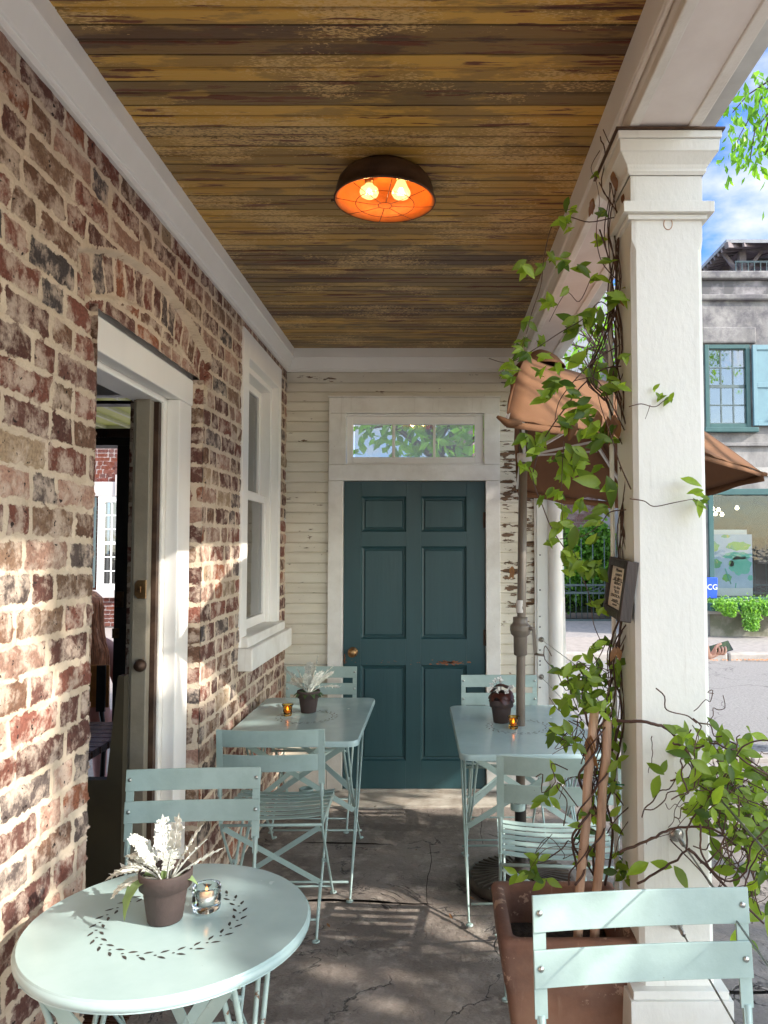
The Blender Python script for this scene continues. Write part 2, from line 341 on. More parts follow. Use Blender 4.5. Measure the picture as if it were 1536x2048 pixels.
# ceiling boards
m, nt, b, o = newmat('ceiling_board_paint'); MT['ceil'] = m
tc = nt.nodes.new('ShaderNodeTexCoord'); sp = nt.nodes.new('ShaderNodeSeparateXYZ'); nt.links.new(tc.outputs['Object'], sp.inputs[0])
BW = .112
bi = math_(nt, 'FLOOR', math_(nt, 'DIVIDE', sp.outputs[1], BW)); wn = nt.nodes.new('ShaderNodeTexWhiteNoise'); wn.noise_dimensions = '1D'; nt.links.new(bi, wn.inputs['W'])
def bco(sc_):
    a = nt.nodes.new('ShaderNodeVectorMath'); a.operation = 'MULTIPLY_ADD'; cb_ = nt.nodes.new('ShaderNodeCombineXYZ'); nt.links.new(wn.outputs['Value'], cb_.inputs[0]); nt.links.new(wn.outputs['Value'], cb_.inputs[2])
    a.inputs[1].default_value = (37, 0, 11); nt.links.new(cb_.outputs[0], a.inputs[0]); nt.links.new(coords(nt, sc_), a.inputs[2]); return a.outputs[0]
v = bco((1,1,1)); vs_ = bco((1.6, 22, 22)); vl = bco((1, 4.5, 4.5))
base = ramp(nt, wn.outputs['Value'], [(0, (.21,.135,.05)), (.22, (.50,.29,.06)), (.42, (.12,.065,.032)), (.56, (.26,.17,.06)), (.76, (.60,.35,.07))], 'CONSTANT')
pat = ramp(nt, noise(nt, vl, 1.9, 7, .66), [(.49, 0), (.53, 1)])
other = ramp(nt, wn.outputs['Value'], [(0, (.44,.27,.07)), (.22, (.27,.165,.05)), (.42, (.25,.15,.05)), (.56, (.50,.31,.085)), (.76, (.33,.20,.055))], 'CONSTANT')
c = mixc(nt, math_(nt, 'MULTIPLY', pat, .85), base, other)
spk = ramp(nt, math_(nt, 'MULTIPLY', noise(nt, coords(nt, (3, 9, 9)), 26, 4, .6), ramp(nt, noise(nt, coords(nt, (1, 2, 2)), 2.3, 4), [(.42, .6), (.62, 1.15)])), [(.50, 0), (.54, 1)])
c = mixc(nt, math_(nt, 'MULTIPLY', spk, .75), c, (.70,.47,.20))
bare = ramp(nt, math_(nt, 'MULTIPLY', noise(nt, vs_, 2.6, 6, .6), ramp(nt, noise(nt, v, 1.7, 3), [(.35, .84), (.7, 1.1)])), [(.56, 0), (.585, 1)])
c = mixc(nt, bare, c, (.15,.045,.02))
c = mixc(nt, ramp(nt, noise(nt, coords(nt, (2, 10, 10)), 3, 8, .7), [(.60, 0), (.74, .6)]), c, (.06,.035,.018))
fy = math_(nt, 'FRACT', math_(nt, 'DIVIDE', math_(nt, 'ADD', sp.outputs[1], math_(nt, 'MULTIPLY', math_(nt, 'SUBTRACT', noise(nt, coords(nt, (1.2, 1, 1)), 4, 3), .5), .008)), BW))
gj = ramp(nt, fy, [(0, 1), (.022, .75), (.05, 0), (.485, 0), (.50, .7), (.525, .15), (.545, .7), (.575, 0), (.965, 0), (.99, 1)])
c = mixc(nt, math_(nt, 'MULTIPLY', gj, .9), c, (.028,.018,.011))
nt.links.new(c, b.inputs['Base Color']); b.inputs['Roughness'].default_value = .42
bump(nt, b, math_(nt, 'SUBTRACT', noise(nt, coords(nt, (3, 40, 40)), 3, 6), math_(nt, 'MULTIPLY', bare, .6)), .5, .004)

# siding with peeling paint
m, nt, b, o = newmat('peeling_siding_paint'); MT['siding'] = m
v = coords(nt); sx = nt.nodes.new('ShaderNodeSeparateXYZ'); tc = nt.nodes.new('ShaderNodeTexCoord'); nt.links.new(tc.outputs['Object'], sx.inputs[0])
c = mixc(nt, ramp(nt, noise(nt, coords(nt, (1,1,5)), 4, 6), [(.35, 0), (.7, 1)]), (.72,.68,.58), (.63,.58,.48))
reg = ramp(nt, math_(nt, 'ADD', sx.outputs[0], 0), [(.40, 0), (.44, 1)])
zz = ramp(nt, math_(nt, 'MULTIPLY', sx.outputs[2], .4), [(.36, .1), (.50, 1), (.84, 1), (.90, .55)])
reg = math_(nt, 'MULTIPLY', reg, zz)
pn = noise(nt, coords(nt, (.9, 1, 3.8)), 7.5, 7, .62)
pe = ramp(nt, math_(nt, 'ADD', pn, math_(nt, 'MULTIPLY', reg, .125)), [(.655, 0), (.663, 1)])
bw = mixc(nt, ramp(nt, noise(nt, coords(nt, (3, 1, 30)), 5, 5), [(.35, 0), (.65, 1)]), (.20,.105,.045), (.075,.045,.028))
c2 = mixc(nt, pe, c, bw)
spk = ramp(nt, noise(nt, coords(nt, (1, 1, 2)), 48, 5, .6), [(.70, 0), (.72, 1)])
c2 = mixc(nt, spk, c2, (.16,.11,.07))
nt.links.new(c2, b.inputs['Base Color']); b.inputs['Roughness'].default_value = .6
bump(nt, b, math_(nt, 'SUBTRACT', math_(nt, 'MULTIPLY', noise(nt, coords(nt, (2,1,14)), 9, 5), .6), pe), .6, .004)

# porch paving: heavy flagstone
def flagmat(name, c1, c2, c3, sc_=2.2, cr=(.02,.015,.012)):
    m, nt, b, o = newmat(name); v = coords(nt)
    wv = mixc(nt, .12, v, noise(nt, v, 3, 5))
    c = mixc(nt, ramp(nt, noise(nt, v, sc_, 8, .62), [(.36, 0), (.66, 1)]), c1, c2)
    c = mixc(nt, ramp(nt, noise(nt, v, 9, 8, .7), [(.52, 0), (.72, .7)]), c, c3)
    c = mixc(nt, ramp(nt, noise(nt, v, 120, 3, .6), [(.35, 0), (.8, .45)]), c, mixc(nt, 1, c, (.45,.45,.45), 'MULTIPLY'))
    rn = noise(nt, coords(nt, (1,1,1)), 1.9, 7, .55, 1.2)
    rid = math_(nt, 'ABSOLUTE', math_(nt, 'SUBTRACT', rn, .5))
    rn2 = math_(nt, 'ABSOLUTE', math_(nt, 'SUBTRACT', noise(nt, coords(nt, (1.3,.8,1)), 3.1, 6, .6, .8), .47))
    crk = ramp(nt, rid, [(0, 1), (.006, 0)]); crk = math_(nt, 'MULTIPLY', crk, ramp(nt, noise(nt, v, 2.7, 3), [(.47, 0), (.52, 1)]))
    crk2 = math_(nt, 'MULTIPLY', ramp(nt, rn2, [(0, .6), (.004, 0)]), ramp(nt, noise(nt, v, 4.1, 3), [(.5, 0), (.55, 1)]))
    ck = math_(nt, 'MAXIMUM', crk, crk2)
    c = mixc(nt, ck, c, cr); nt.links.new(c, b.inputs['Base Color'])
    nt.links.new(ramp(nt, noise(nt, v, 5, 5), [(.3, .42), (.7, .75)]), b.inputs['Roughness'])
    st = nt.nodes.new('ShaderNodeMath'); st.operation = 'SNAP'; nt.links.new(noise(nt, v, 2.3, 6, .55, .8), st.inputs[0]); st.inputs[1].default_value = .06
    hh = math_(nt, 'ADD', math_(nt, 'MULTIPLY', st.outputs[0], 6), math_(nt, 'ADD', math_(nt, 'MULTIPLY', noise(nt, v, 30, 8, .65), .7), math_(nt, 'MULTIPLY', ck, -1.5)))
    bump(nt, b, hh, .8, .014); return m
MT['flag'] = flagmat('brown_flagstone', (.29,.245,.215), (.145,.118,.102), (.52,.46,.40))
MT['flag2'] = flagmat('pale_flagstone', (.30,.265,.24), (.21,.185,.165), (.38,.345,.31), 3)
MT['thresh'] = simple('worn_stone_threshold', (.42,.38,.33), (.26,.22,.18), 7, rough=.8, bs=.6, bscale=30, spots=(12, .66, (.10,.08,.06)))
# street materials
m, nt, b, o = newmat('pale_asphalt'); MT['road'] = m
v = coords(nt); c = mixc(nt, ramp(nt, noise(nt, v, 42, 3, .7), [(.3, 0), (.75, 1)]), (.15,.14,.135), (.30,.285,.275))
c = mixc(nt, ramp(nt, noise(nt, v, .6, 4), [(.35, 0), (.7, .35)]), c, (.21,.19,.185))
crk = ramp(nt, math_(nt, 'ABSOLUTE', math_(nt, 'SUBTRACT', noise(nt, v, .55, 5, .5, .6), .5)), [(0, 1), (.0016, 0)]); c = mixc(nt, crk, c, (.07,.06,.06))
nt.links.new(c, b.inputs['Base Color']); b.inputs['Roughness'].default_value = .9; bump(nt, b, noise(nt, v, 60, 3), .5, .01)
MT['pave'] = simple('brick_sidewalk', (.24,.22,.21), (.33,.29,.27), 14, rough=.9, bs=.5, bscale=9)
MT['pave_pink'] = simple('pink_gravel_verge', (.34,.29,.26), (.27,.235,.21), 9, rough=.9, bs=.3)
MT['kerb'] = simple('granite_kerb', (.38,.34,.31), (.26,.23,.21), 5, rough=.8, bs=.5, bscale=12)
MT['earth'] = simple('garden_ground', (.16,.13,.10), (.10,.085,.06), 4, rough=.95, bs=.4)
m, nt, b, o = newmat('weathered_stucco'); MT['stucco'] = m
v = coords(nt); tc = nt.nodes.new('ShaderNodeTexCoord'); sx = nt.nodes.new('ShaderNodeSeparateXYZ'); nt.links.new(tc.outputs['Object'], sx.inputs[0])
up = ramp(nt, math_(nt, 'MULTIPLY', math_(nt, 'ADD', sx.outputs[2], math_(nt, 'MULTIPLY', noise(nt, coords(nt, (1.5,1.5,.3)), 2, 5), 1.8)), .125), [(.42, 0), (.80, 1)])
c = mixc(nt, ramp(nt, noise(nt, coords(nt, (1,1,.5)), 2.2, 9, .72), [(.38, 0), (.62, 1)]), (.30,.285,.275), (.16,.152,.15))
c = mixc(nt, math_(nt, 'MULTIPLY', up, ramp(nt, noise(nt, v, 3, 8, .75), [(.42, .15), (.62, .9)])), c, (.085,.078,.09))
c = mixc(nt, ramp(nt, sx.outputs[2], [(.0, .0), (.3, 0)]), c, (.2,.2,.1))
nt.links.new(c, b.inputs['Base Color']); b.inputs['Roughness'].default_value = .9; bump(nt, b, noise(nt, v, 12, 8, .7), .5, .02)
MT['stucco_low'] = simple('mossy_stucco_base', (.27,.25,.21), (.13,.13,.09), 3, rough=.9, bs=.4, lo=.4, hi=.6)
MT['stucco_pale'] = simple('pale_stucco', (.42,.40,.375), (.33,.315,.30), 2, rough=.9, bs=.3)
MT['stucco_dark'] = simple('blackened_stucco', (.10,.095,.10), (.26,.24,.25), 3, rough=.9, bs=.6, bscale=14, lo=.45, hi=.62)

# ---------------------------------------------------------------- brick sheets
PAL = [(.15,.07,.056)]*6 + [(.22,.085,.062)]*6 + [(.32,.125,.07)]*2 + [(.13,.10,.09)]*2 + [(.19,.105,.07)]*4 + [(.40,.24,.18)]*4 + [(.10,.085,.085)] + [(.24,.15,.10)]*2 + [(.40,.29,.19)]*1
PAL2 = [(.13,.032,.024), (.11,.028,.022), (.14,.05,.035), (.09,.032,.027), (.11,.055,.05), (.16,.045,.025)]
def vnoise(a, b, s, seed=0):
    def h(i, j): 
        x = np.sin(i * 127.1 + j * 311.7 + seed * 74.7) * 43758.5453; return x - np.floor(x)
    a = a * s; b = b * s; i = np.floor(a); j = np.floor(b); fa = a - i; fb = b - j
    fa = fa * fa * (3 - 2 * fa); fb = fb * fb * (3 - 2 * fb)
    return (h(i, j) * (1-fa) + h(i+1, j) * fa) * (1-fb) + (h(i, j+1) * (1-fa) + h(i+1, j+1) * fa) * fb
def brick_field(s, z, ch=.0812, L=.222, Hd=.115, mo=.014, seed=1, pal=PAL, arch=None, smax=12.0):
    if s.min() < -3: s = s + 10
    zw = z + .006 * np.sin(s * 2.3 + z) + .004 * (vnoise(s, z, 5, 3) - .5)
    row = np.floor(zw / ch).astype(int); zf = zw - row * ch
    edge = np.full(s.shape, -.01); colr = np.zeros(s.shape + (3,)); ids = np.zeros(s.shape)
    for r in np.unique(row):
        rr = np.random.RandomState(int(r) * 31 + seed + 500); b = [-3.0 - rr.rand() * .2]; k = rr.randint(2)
        while b[-1] < smax:
            header = (k % 2 == 0) if (int(r) % 3 or seed == 9) else (rr.rand() < .15)
            b.append(b[-1] + (Hd if header else L) * (1 + (rr.rand() - .5) * .12)); k += 1
        b = np.array(b); mk = row == r; ss = s[mk]; i = np.clip(np.searchsorted(b, ss) - 1, 0, len(b) - 2)
        e = np.minimum(np.minimum(ss - b[i], b[i+1] - ss), np.minimum(zf[mk], ch - zf[mk])) - mo / 2
        edge[mk] = e; cc = np.array([pal[q] for q in rr.randint(len(pal), size=len(b))]) * (1 + (rr.rand(len(b), 1) - .5) * .45)
        colr[mk] = cc[i]; ids[mk] = i * 1.37 + r * 7.1
    rec = np.zeros(s.shape)
    if arch:
        cy, cz, Ri, Ro, half = arch
        rad = np.sqrt((s - cy) ** 2 + (z - cz) ** 2); ang = np.arctan2(s - cy, z - cz); pit = .078 / ((Ri + Ro) / 2)
        inn = (rad > Ri) & (rad < Ro) & (np.abs(ang) < half)
        ia = np.floor(ang / pit); fa = (ang / pit - ia) * pit * rad
        e = np.minimum(np.minimum(fa, pit * rad - fa), np.minimum(rad - Ri, Ro - rad)) - mo / 2 * .9
        rr = np.random.RandomState(5); cc = np.array([pal[q] for q in rr.randint(len(pal), size=200)])
        near = (rad > Ri - .014) & (rad < Ro + .014) & (np.abs(ang) < half)
        edge = np.where(inn, e, np.where(near, np.minimum(edge, -.006), edge))
        colr = np.where(inn[..., None], cc[(ia.astype(int) % 200)], colr); rec = np.where(inn, 1., 0.)
        under = (rad <= Ri) & (np.abs(ang) < half) & (z > cz + .8); rec = np.where(under, .8, rec)
    hh = .0045 * np.clip(edge / .008, 0, 1) + .006 * (vnoise(s, z, 14, 1) - .5) + .004 * (vnoise(s, z, 45, 2) - .5) + .004 * ((np.sin(ids * 12.9) * 43758.5) % 1 - .5) * np.clip(edge / .01, 0, 1)
    bead = np.exp(-(edge + mo / 2 * .9) ** 2 / (2 * .0022 ** 2)) * .0055
    return edge, colr, hh + bead - rec * .026
def brick_sheet(name, fn, s0, s1, z0, z1, step, mat_, parent, hole=None, nrm=(1,0,0), **kw):
    ns = max(2, int((s1 - s0) / step) + 1); nz = max(2, int((z1 - z0) / step) + 1)
    S, Z = np.meshgrid(np.linspace(s0, s1, ns), np.linspace(z0, z1, nz))
    e, c, h = brick_field(S, Z, **kw)
    pos = fn(S, Z, h)
    me = bpy.data.meshes.new(name); idx = np.arange(ns * nz).reshape(nz, ns)
    q = np.stack([idx[:-1, :-1], idx[:-1, 1:], idx[1:, 1:], idx[1:, :-1]], -1).reshape(-1, 4)
    if hole:
        cs = (S[:-1, :-1] + S[1:, 1:]) / 2; cz = (Z[:-1, :-1] + Z[1:, 1:]) / 2; keep = np.ones(cs.shape, bool)
        for (a, b_, c_, d_) in hole:
            jag = .008 * (vnoise(cs, cz, 40, 8) - .5) + .011 * np.exp(-(((cz / .0835) % 1 - .0) ** 2) / .02)
            keep &= ~((cs > a + jag) & (cs < b_) & (cz > c_) & (cz < d_))
        q = q[keep.reshape(-1)]
    me.vertices.add(ns * nz); me.vertices.foreach_set('co', pos.reshape(-1, 3).astype(np.float32).ravel())
    me.loops.add(q.size); me.loops.foreach_set('vertex_index', q.ravel().astype(np.int32)); me.polygons.add(len(q))
    me.polygons.foreach_set('loop_start', (np.arange(len(q)) * 4).astype(np.int32)); me.polygons.foreach_set('use_smooth', np.ones(len(q), bool))
    me.update(calc_edges=True); me.validate()
    a = me.attributes.new('edge', 'FLOAT', 'POINT'); a.data.foreach_set('value', e.ravel().astype(np.float32))
    a = me.attributes.new('bcol', 'FLOAT_COLOR', 'POINT'); a.data.foreach_set('color', np.concatenate([c.reshape(-1, 3), np.ones((ns*nz, 1))], 1).astype(np.float32).ravel())
    me.materials.append(mat_); ob = bpy.data.objects.new(name, me); col.objects.link(ob)
    if parent: ob.parent = parent
    return ob

WX = -.96; EY = 4.83; CZ = 2.796
DY0, DY1, DZ = 2.118, 3.105, 2.215       # side doorway in the brick wall
WY0, WY1, WZ0, WZ1 = 3.704, 4.618, 1.04, 2.62
# ================================================================ BRICK WALL
bw_ = empty('brick_wall', (WX, 2.5, 0), 0, 'long wall of reddish brown handmade brick smeared with sandy mortar, on the left of the porch', 'wall')
def child(o, p):
    o.parent = p; o.matrix_parent_inverse = Matrix.Translation(-Vector(p.location)) if p.rotation_euler.z == 0 else p.matrix_basis.inverted(); return o
def facing_x(S, Z, h): return np.stack([WX + h, S, Z], -1)
ARCH = (2.60, 1.02, 1.305, 1.43, .44)
o = brick_sheet('wall_face', facing_x, 1.35, EY, 0, 2.75, .0065, MT['brick'], None, hole=[(DY0, DY1, -1, DZ), (WY0+.02, WY1-.02, WZ0, WZ1-.02)], arch=ARCH); child(o, bw_)
o = brick_sheet('wall_face', facing_x, -3.0, 1.35, 0, 2.75, .02, MT['brick'], None); child(o, bw_)
def rev_far(S, Z, h): return np.stack([WX + .004 - S, DY1 - .004 - h * .5 + 0*S, Z], -1)
def rev_near(S, Z, h): return np.stack([WX + .003 - S, DY0 + .004 + h * .6 + 0*S, Z], -1)
o = brick_sheet('door_reveal', rev_far, 0.0, .30, 0, DZ, .008, MT['brick'], None, seed=3); child(o, bw_)
o = brick_sheet('door_reveal', rev_near, 0.0, .06, 0, DZ, .008, MT['brick'], None, seed=4); child(o, bw_)
m_ = MB(); m_.box(WX-.26, WX-.05, DY0-.3, DY0-.004, 0, DZ); m_.box(WX-.26, WX-.012, -3, DY0-.32, 0, 2.75)
m_.box(WX-.26, WX-.07, DY0-.3, DY1+.1, DZ+.004, 2.75); m_.box(WX-.26, WX-.05, DY1+.02, WY0, 0, 2.75)
m_.box(WX-.26, WX-.03, WY0+.01, WY1-.01, 0, WZ0-.01); m_.box(WX-.26, WX-.03, WY1, EY+.1, 0, 2.75); m_.box(WX-.26, WX-.03, WY0+.01, WY1-.01, WZ1, 2.75)
child(m_.build('wall_core', MT['white2']), bw_)

# ---- side doorway (white frame, open leaf)
dw = empty('door_frame', (WX-.04, 2.6, 0), 0, 'white painted timber frame of the open side doorway set in the brick wall', 'door frame')
XF = WX - .042
m_ = MB(); m_.box(XF-.05, XF, DY1-.155, DY1-.012, 0, 2.105); child(m_.build('jamb', MT['white'], bevel=.004), dw)
m_ = MB(); m_.box(XF-.16, XF-.05, DY1-.185, DY1-.03, 0, 2.105); child(m_.build('jamb', MT['white2'], bevel=.005), dw)
m_ = MB(); m_.box(XF-.05, XF+.002, DY0+.010, DY0+.05, 0, 2.105); m_.box(XF-.16, XF-.052, DY0+.0, DY0+.03, 0, 2.105); child(m_.build('jamb', MT['white'], bevel=.004), dw)
m_ = MB(); m_.box(XF-.05, XF+.004, DY0+.006, DY1-.008, 2.106, DZ-.004); m_.box(XF-.16, XF-.052, DY0+.01, DY1-.01, 2.085, DZ-.006); child(m_.build('lintel_board', MT['white'], bevel=.004), dw)
m_ = MB(); m_.box(XF-.24, XF-.165, DY0+.01, DY1-.02, 2.13, DZ-.01); child(m_.build('stop_board', MT['white2'], bevel=.003), dw)
m_ = MB(); m_.box(XF-.12, XF-.06, DY1-.215, DY1-.187, 0.02, 2.084); child(m_.build('gap_shade_strip', MT['bronze']), dw)  # dark strip stands in for the shaded gap beside the open leaf
lf = empty('open_door', (XF-.13, DY1-.26, 0), 0, 'edge of a worn beige door standing open inside the brick doorway', 'door')
m_ = MB(); m_.box(XF-.130, XF-.075, DY1-.262, DY1-.222, .02, 2.125); m_.box(XF-.143, XF-.131, DY1-.25, DY1-.215, .02, 2.125); child(m_.build('leaf_edge', MT['doorleaf'], bevel=.003), lf)
m_ = MB(); zp = 1.37; m_.prism([(-.030,-.02),(-.030,.022),(-.018,.034),(.012,.034),(.012,-.034),(-.018,-.034)], DY1-.272, DY1-.263, lambda a, b, h: (XF-.088+a, h, zp+b)); m_.box(XF-.106, XF-.094, DY1-.276, DY1-.2725, zp-.012, zp+.012)
child(m_.build('latch_plate', MT['brass'], bevel=.001), lf)
m_ = MB(); m_.lathe([(0,0),(.02,0),(.024,.012),(.018,.03),(0,.034)], (XF-.09, DY1-.263, 1.09), 18, Matrix.Rotation(R(90), 4, 'X')); child(m_.build('knob', MT['bronze']), lf)

# ---- sash window
wn_ = empty('sash_window', (WX, (WY0+WY1)/2, WZ0), 0, 'tall white sash window with a deep sill in the brick wall left of the teal door', 'window')
XC = WX + .014
m_ = MB(); cw = .115
m_.box(WX-.05, XC, WY0, WY0+cw, WZ0, WZ1); m_.box(WX-.05, XC, WY1-cw*.55, WY1, WZ0, WZ1); m_.box(WX-.05, XC, WY0+cw+.0005, WY1-cw*.55-.0005, WZ1-.13, WZ1-.001)
child(m_.build('window_frame', MT['white'], bevel=.004), wn_)
m_ = MB(); m_.box(WX-.13, WX-.03, WY0+cw, WY0+cw+.03, WZ0+.05, WZ1-.13); m_.box(WX-.13, WX-.03, WY1-.1, WY1-.0635, WZ0+.05, WZ1-.13); m_.box(WX-.13, WX-.03, WY0+cw+.031, WY1-.101, WZ1-.165, WZ1-.131)
child(m_.build('window_stop', MT['white'], bevel=.003), wn_)
ya, yb = WY0+cw+.031, WY1-.101; zm = 1.80
def sash(x0, x1, z0, z1, mun):
    m_ = MB(); t = .042
    m_.box(x0, x1, ya, ya+t, z0, z1); m_.box(x0, x1, yb-t, yb, z0, z1); m_.box(x0+.001, x1-.001, ya+t, yb-t, z0, z0+t*1.25); m_.box(x0+.001, x1-.001, ya+t, yb-t, z1-t, z1)
    if mun: m_.box(x0+.006, x1-.006, (ya+yb)/2-.011, (ya+yb)/2+.011, z0+t*1.25, z1-t)
    s_ = child(m_.build('sash', MT['white'], bevel=.0025), wn_)
    g = MB(); g.box((x0+x1)/2-.002, (x0+x1)/2+.002, ya+t-.004, yb-t+.004, z0+t, z1-t+.004); q = g.build('pane', MT['glass_refl'], s_); return s_
sash(WX-.118, WX-.088, zm-.005, WZ1-.166, True); sash(WX-.082, WX-.052, WZ0+.052, zm+.03, False)
m_ = MB(); m_.box(WX-.14, WX+.075, WY0-.012, WY1+.075, WZ0-.11, WZ0-.001); m_.box(WX-.14, WX+.05, WY0+.01, WY1-.01, WZ0, WZ0+.05, None); child(m_.build('window_sill', MT['white2'], bevel=.006), wn_)
m_ = MB()
for k in range(26):
    y = WY0 + .12 + k * .026; m_.tube([(WX-.22+.012*math.sin(k*1.9), y, WZ0+.05), (WX-.22+.012*math.sin(k*1.9+.4), y, WZ1-.14)], .016, 6)
child(m_.build('curtain', MT['curtain']), wn_)

# ================================================================ CEILING, CROWN, BEAM
m_ = MB(); y = -2.8; k = 0
pts = []
n0 = int(math.floor(-2.8 / BW)); n1 = int(math.ceil(4.9 / BW))
for i in range(n0, n1):
    y0 = i * BW
    pts += [(y0, .009), (y0+.003, .0), (y0+.050, 0), (y0+.052, .004), (y0+.055, .006), (y0+.058, .001), (y0+.0605, .001), (y0+.0635, .006), (y0+.066, 0), (y0+BW-.002, 0), (y0+BW-.0008, .009)]
vs = []; XS = [-1.0, -.5, 0, .5]
for x in XS: vs += [(x, yy, CZ + zz) for yy, zz in pts]
n = len(pts); fs = [(a*n+i, a*n+i+1, (a+1)*n+i+1, (a+1)*n+i) for a in range(3) for i in range(n-1)]
m_.add(vs, fs); o = m_.build('ceiling', MT['ceil']); tag(o, kind='structure')
m_ = MB(); m_.box(-1.25, .75, -2.9, 5.05, CZ+.02, CZ+.12); o = m_.build('porch_roof', MT['pinkwhite']); tag(o, 'flat boarded roof slab over the porch ceiling', 'roof')
prof = [(0, 2.653), (.014, 2.653), (.016, 2.672), (.024, 2.674), (.048, 2.735), (.055, 2.737), (.055, CZ+.004), (0, CZ+.004)]
m_ = MB(); m_.prism(prof, -2.8, EY, lambda a, b, h: (WX+.004+a, h, b)); o = m_.build('crown_moulding', MT['white'], fix=True, bevel=.0015); tag(o, 'white crown moulding running along the top of the brick wall', 'moulding')
m_ = MB(); m_.prism(prof, WX+.004, .50, lambda a, b, h: (h, EY-.001-a, b)); o = m_.build('crown_moulding', MT['white'], fix=True, bevel=.0015); tag(o, 'short white crown moulding above the teal door wall', 'moulding')
BX0, BX1, BZ = .489, .652, 2.58
bm_ = empty('porch_beam', (.57, 1, BZ), 0, 'long white boxed beam along the open side of the porch, resting on the pillar', 'beam')
m_ = MB(); m_.box(BX0+.012, BX1, -2.8, EY+.15, BZ+.012, CZ+.02); child(m_.build('beam_core', MT['pinkwhite']), bm_)
m_ = MB(); m_.box(BX0, BX0+.011, -2.8, EY, BZ+.115, CZ); m_.box(BX0+.004, BX0+.0118, -2.8, EY, BZ+.03, BZ+.11); m_.box(BX0-.006, BX0+.011, -2.8, EY, BZ+.095, BZ+.112); child(m_.build('face_board', MT['white'], bevel=.002), bm_)
m_ = MB(); m_.box(BX0-.004, BX0+.022, -2.8, EY, BZ, BZ+.028); m_.box(BX1-.018, BX1+.012, -2.8, EY, BZ-.002, BZ+.06); child(m_.build('edge_bead', MT['white2'], bevel=.003), bm_)
m_ = MB(); m_.box(BX0+.0225, BX1-.0185, -2.8, EY, BZ+.004, BZ+.011); child(m_.build('soffit_board', MT['pinkwhite']), bm_)
cd = MB(); cd.tube([(BX0-.006, -2.5, BZ+.075), (BX0-.006, 1.2, BZ+.072), (BX0-.007, 1.92, BZ+.062), (BX0-.012, 2.0, BZ-.02), (BX0-.006, 2.03, BZ-.16), (.478, 2.06, 2.2), (.484, 2.08, 1.4), (.484, 2.08, .05)], .0065, 8)
o = cd.build('conduit_pipe', MT['white']); tag(o, 'thin white conduit pipe running along the beam and down the pillar side', 'pipe')
# gutter along the outside, with corrugated elbow
gt = empty('gutter', (.76, 3, 2.62), 0, 'white gutter and corrugated elbow outside the far end of the porch beam', 'gutter')
m_ = MB(); m_.prism([(0,0),(.10,0),(.125,.05),(.12,.11),(.112,.11),(.112,.055),(.092,.01),(.008,.01),(.008,.11),(0,.11)], -2.8, 5.0, lambda a, b, h: (BX1+.015+a, h, BZ+.10+b)); child(m_.build('trough', MT['canopy_pipe'], fix=True), gt)
pp = [(.80 + .0*i, 4.35, BZ+.09) for i in range(1)]; arc = []
for i in range(25):
    t = i / 24 * 1.35; arc.append((.90 + .22*math.cos(math.pi - t) , 4.62 - .0*t, 2.52 - .30*math.sin(t) * 1.0))
rr_ = [.052 + (.004 if i % 2 else 0) for i in range(25)]
m_ = MB(); m_.tube([(.74, 4.6, 2.70), (.72, 4.62, 2.6)] + [( .72 + .0*i, 4.70 - .0*i, 2.54 - i*.03) for i in range(3)] + [(.73 + .002*i, 4.74 + .006*i, 2.45 - i*.05) for i in range(49)], [.05, .052] + [.05]*3 + [.045 + (.003 if i % 2 and i < 8 else 0) for i in range(49)], 14); child(m_.build('downpipe', MT['canopy_pipe']), gt)

# ================================================================ END WALL
ew = empty('siding_wall', (-.1, EY, 0), 0, 'cream weatherboard end wall with peeling paint around the teal door', 'wall')
DX0, DX1 = P(688, 1098, EY).x, P(970, 1098, EY).x            # door
CX0, CX1 = P(657, 1098, EY).x, P(1000, 1098, EY).x           # casing
DT = P(800, 962, EY).z; TT = P(800, 797, EY).z; TZ0 = P(800, 930, EY).z
random.seed(3)
m_ = MB(); z = 0.03; rows = []
while z < 2.70:
    h_ = .0615 + ru(-.003, .003) if (len(rows) % 2) else .066 + ru(-.003, .003); rows.append((z, h_)); z += h_
def siding_strip(x0, x1, za, zb):
    nx = max(2, int((x1 - x0) / .03)); prof_ = []
    for z, h_ in rows:
        if z + h_ < za or z > zb: continue
        prof_ += [(z+.0005, .006), (z+.004, 0), (z+h_-.006, -.003), (z+h_-.0015, .001)]
    vs = []
    for i in range(nx + 1):
        x = x0 + (x1 - x0) * i / nx
        for (zz, dy) in prof_: 
            zc = min(max(zz, za), zb); vs.append((x, EY + dy + .0015*mnoise.noise(Vector((x*3, zz*4, 0))), zc + .0025*mnoise.noise(Vector((x*2.3, int(zz*15), 5)))))
    n = len(prof_); m_.add(vs, [(i*n+j, (i+1)*n+j, (i+1)*n+j+1, i*n+j+1) for i in range(nx) for j in range(n-1)])
siding_strip(WX, CX0+.01, 0, 2.68); siding_strip(CX1-.01, .70, 0, 2.68); siding_strip(CX0+.01, CX1-.01, TT-.01, 2.68)
child(m_.build('weatherboards', MT['siding']), ew)
m_ = MB(); m_.box(WX, DX0-.03, EY+.012, EY+.14, 0, 2.75); m_.box(DX1+.03, .70, EY+.012, EY+.14, 0, 2.75); m_.box(DX0-.03, DX1+.03, EY+.012, EY+.14, TT-.02, 2.75); m_.box(DX0-.025, DX1+.025, EY+.052, EY+.14, DT-.03, TZ0+.01); m_.box(DX0-.025, DX0+.012, EY+.052, EY+.13, .02, DT-.03); m_.box(DX1-.012, DX1+.025, EY+.052, EY+.13, .02, DT-.03); child(m_.build('wall_core', MT['white2']), ew)
m_ = MB(); m_.box(WX+.02, CX0-.002, EY-.03, EY-.004, 0, .16); m_.box(CX1+.002, .66, EY-.03, EY-.004, 0, .17); child(m_.build('base_board', MT['white2'], bevel=.004), ew)
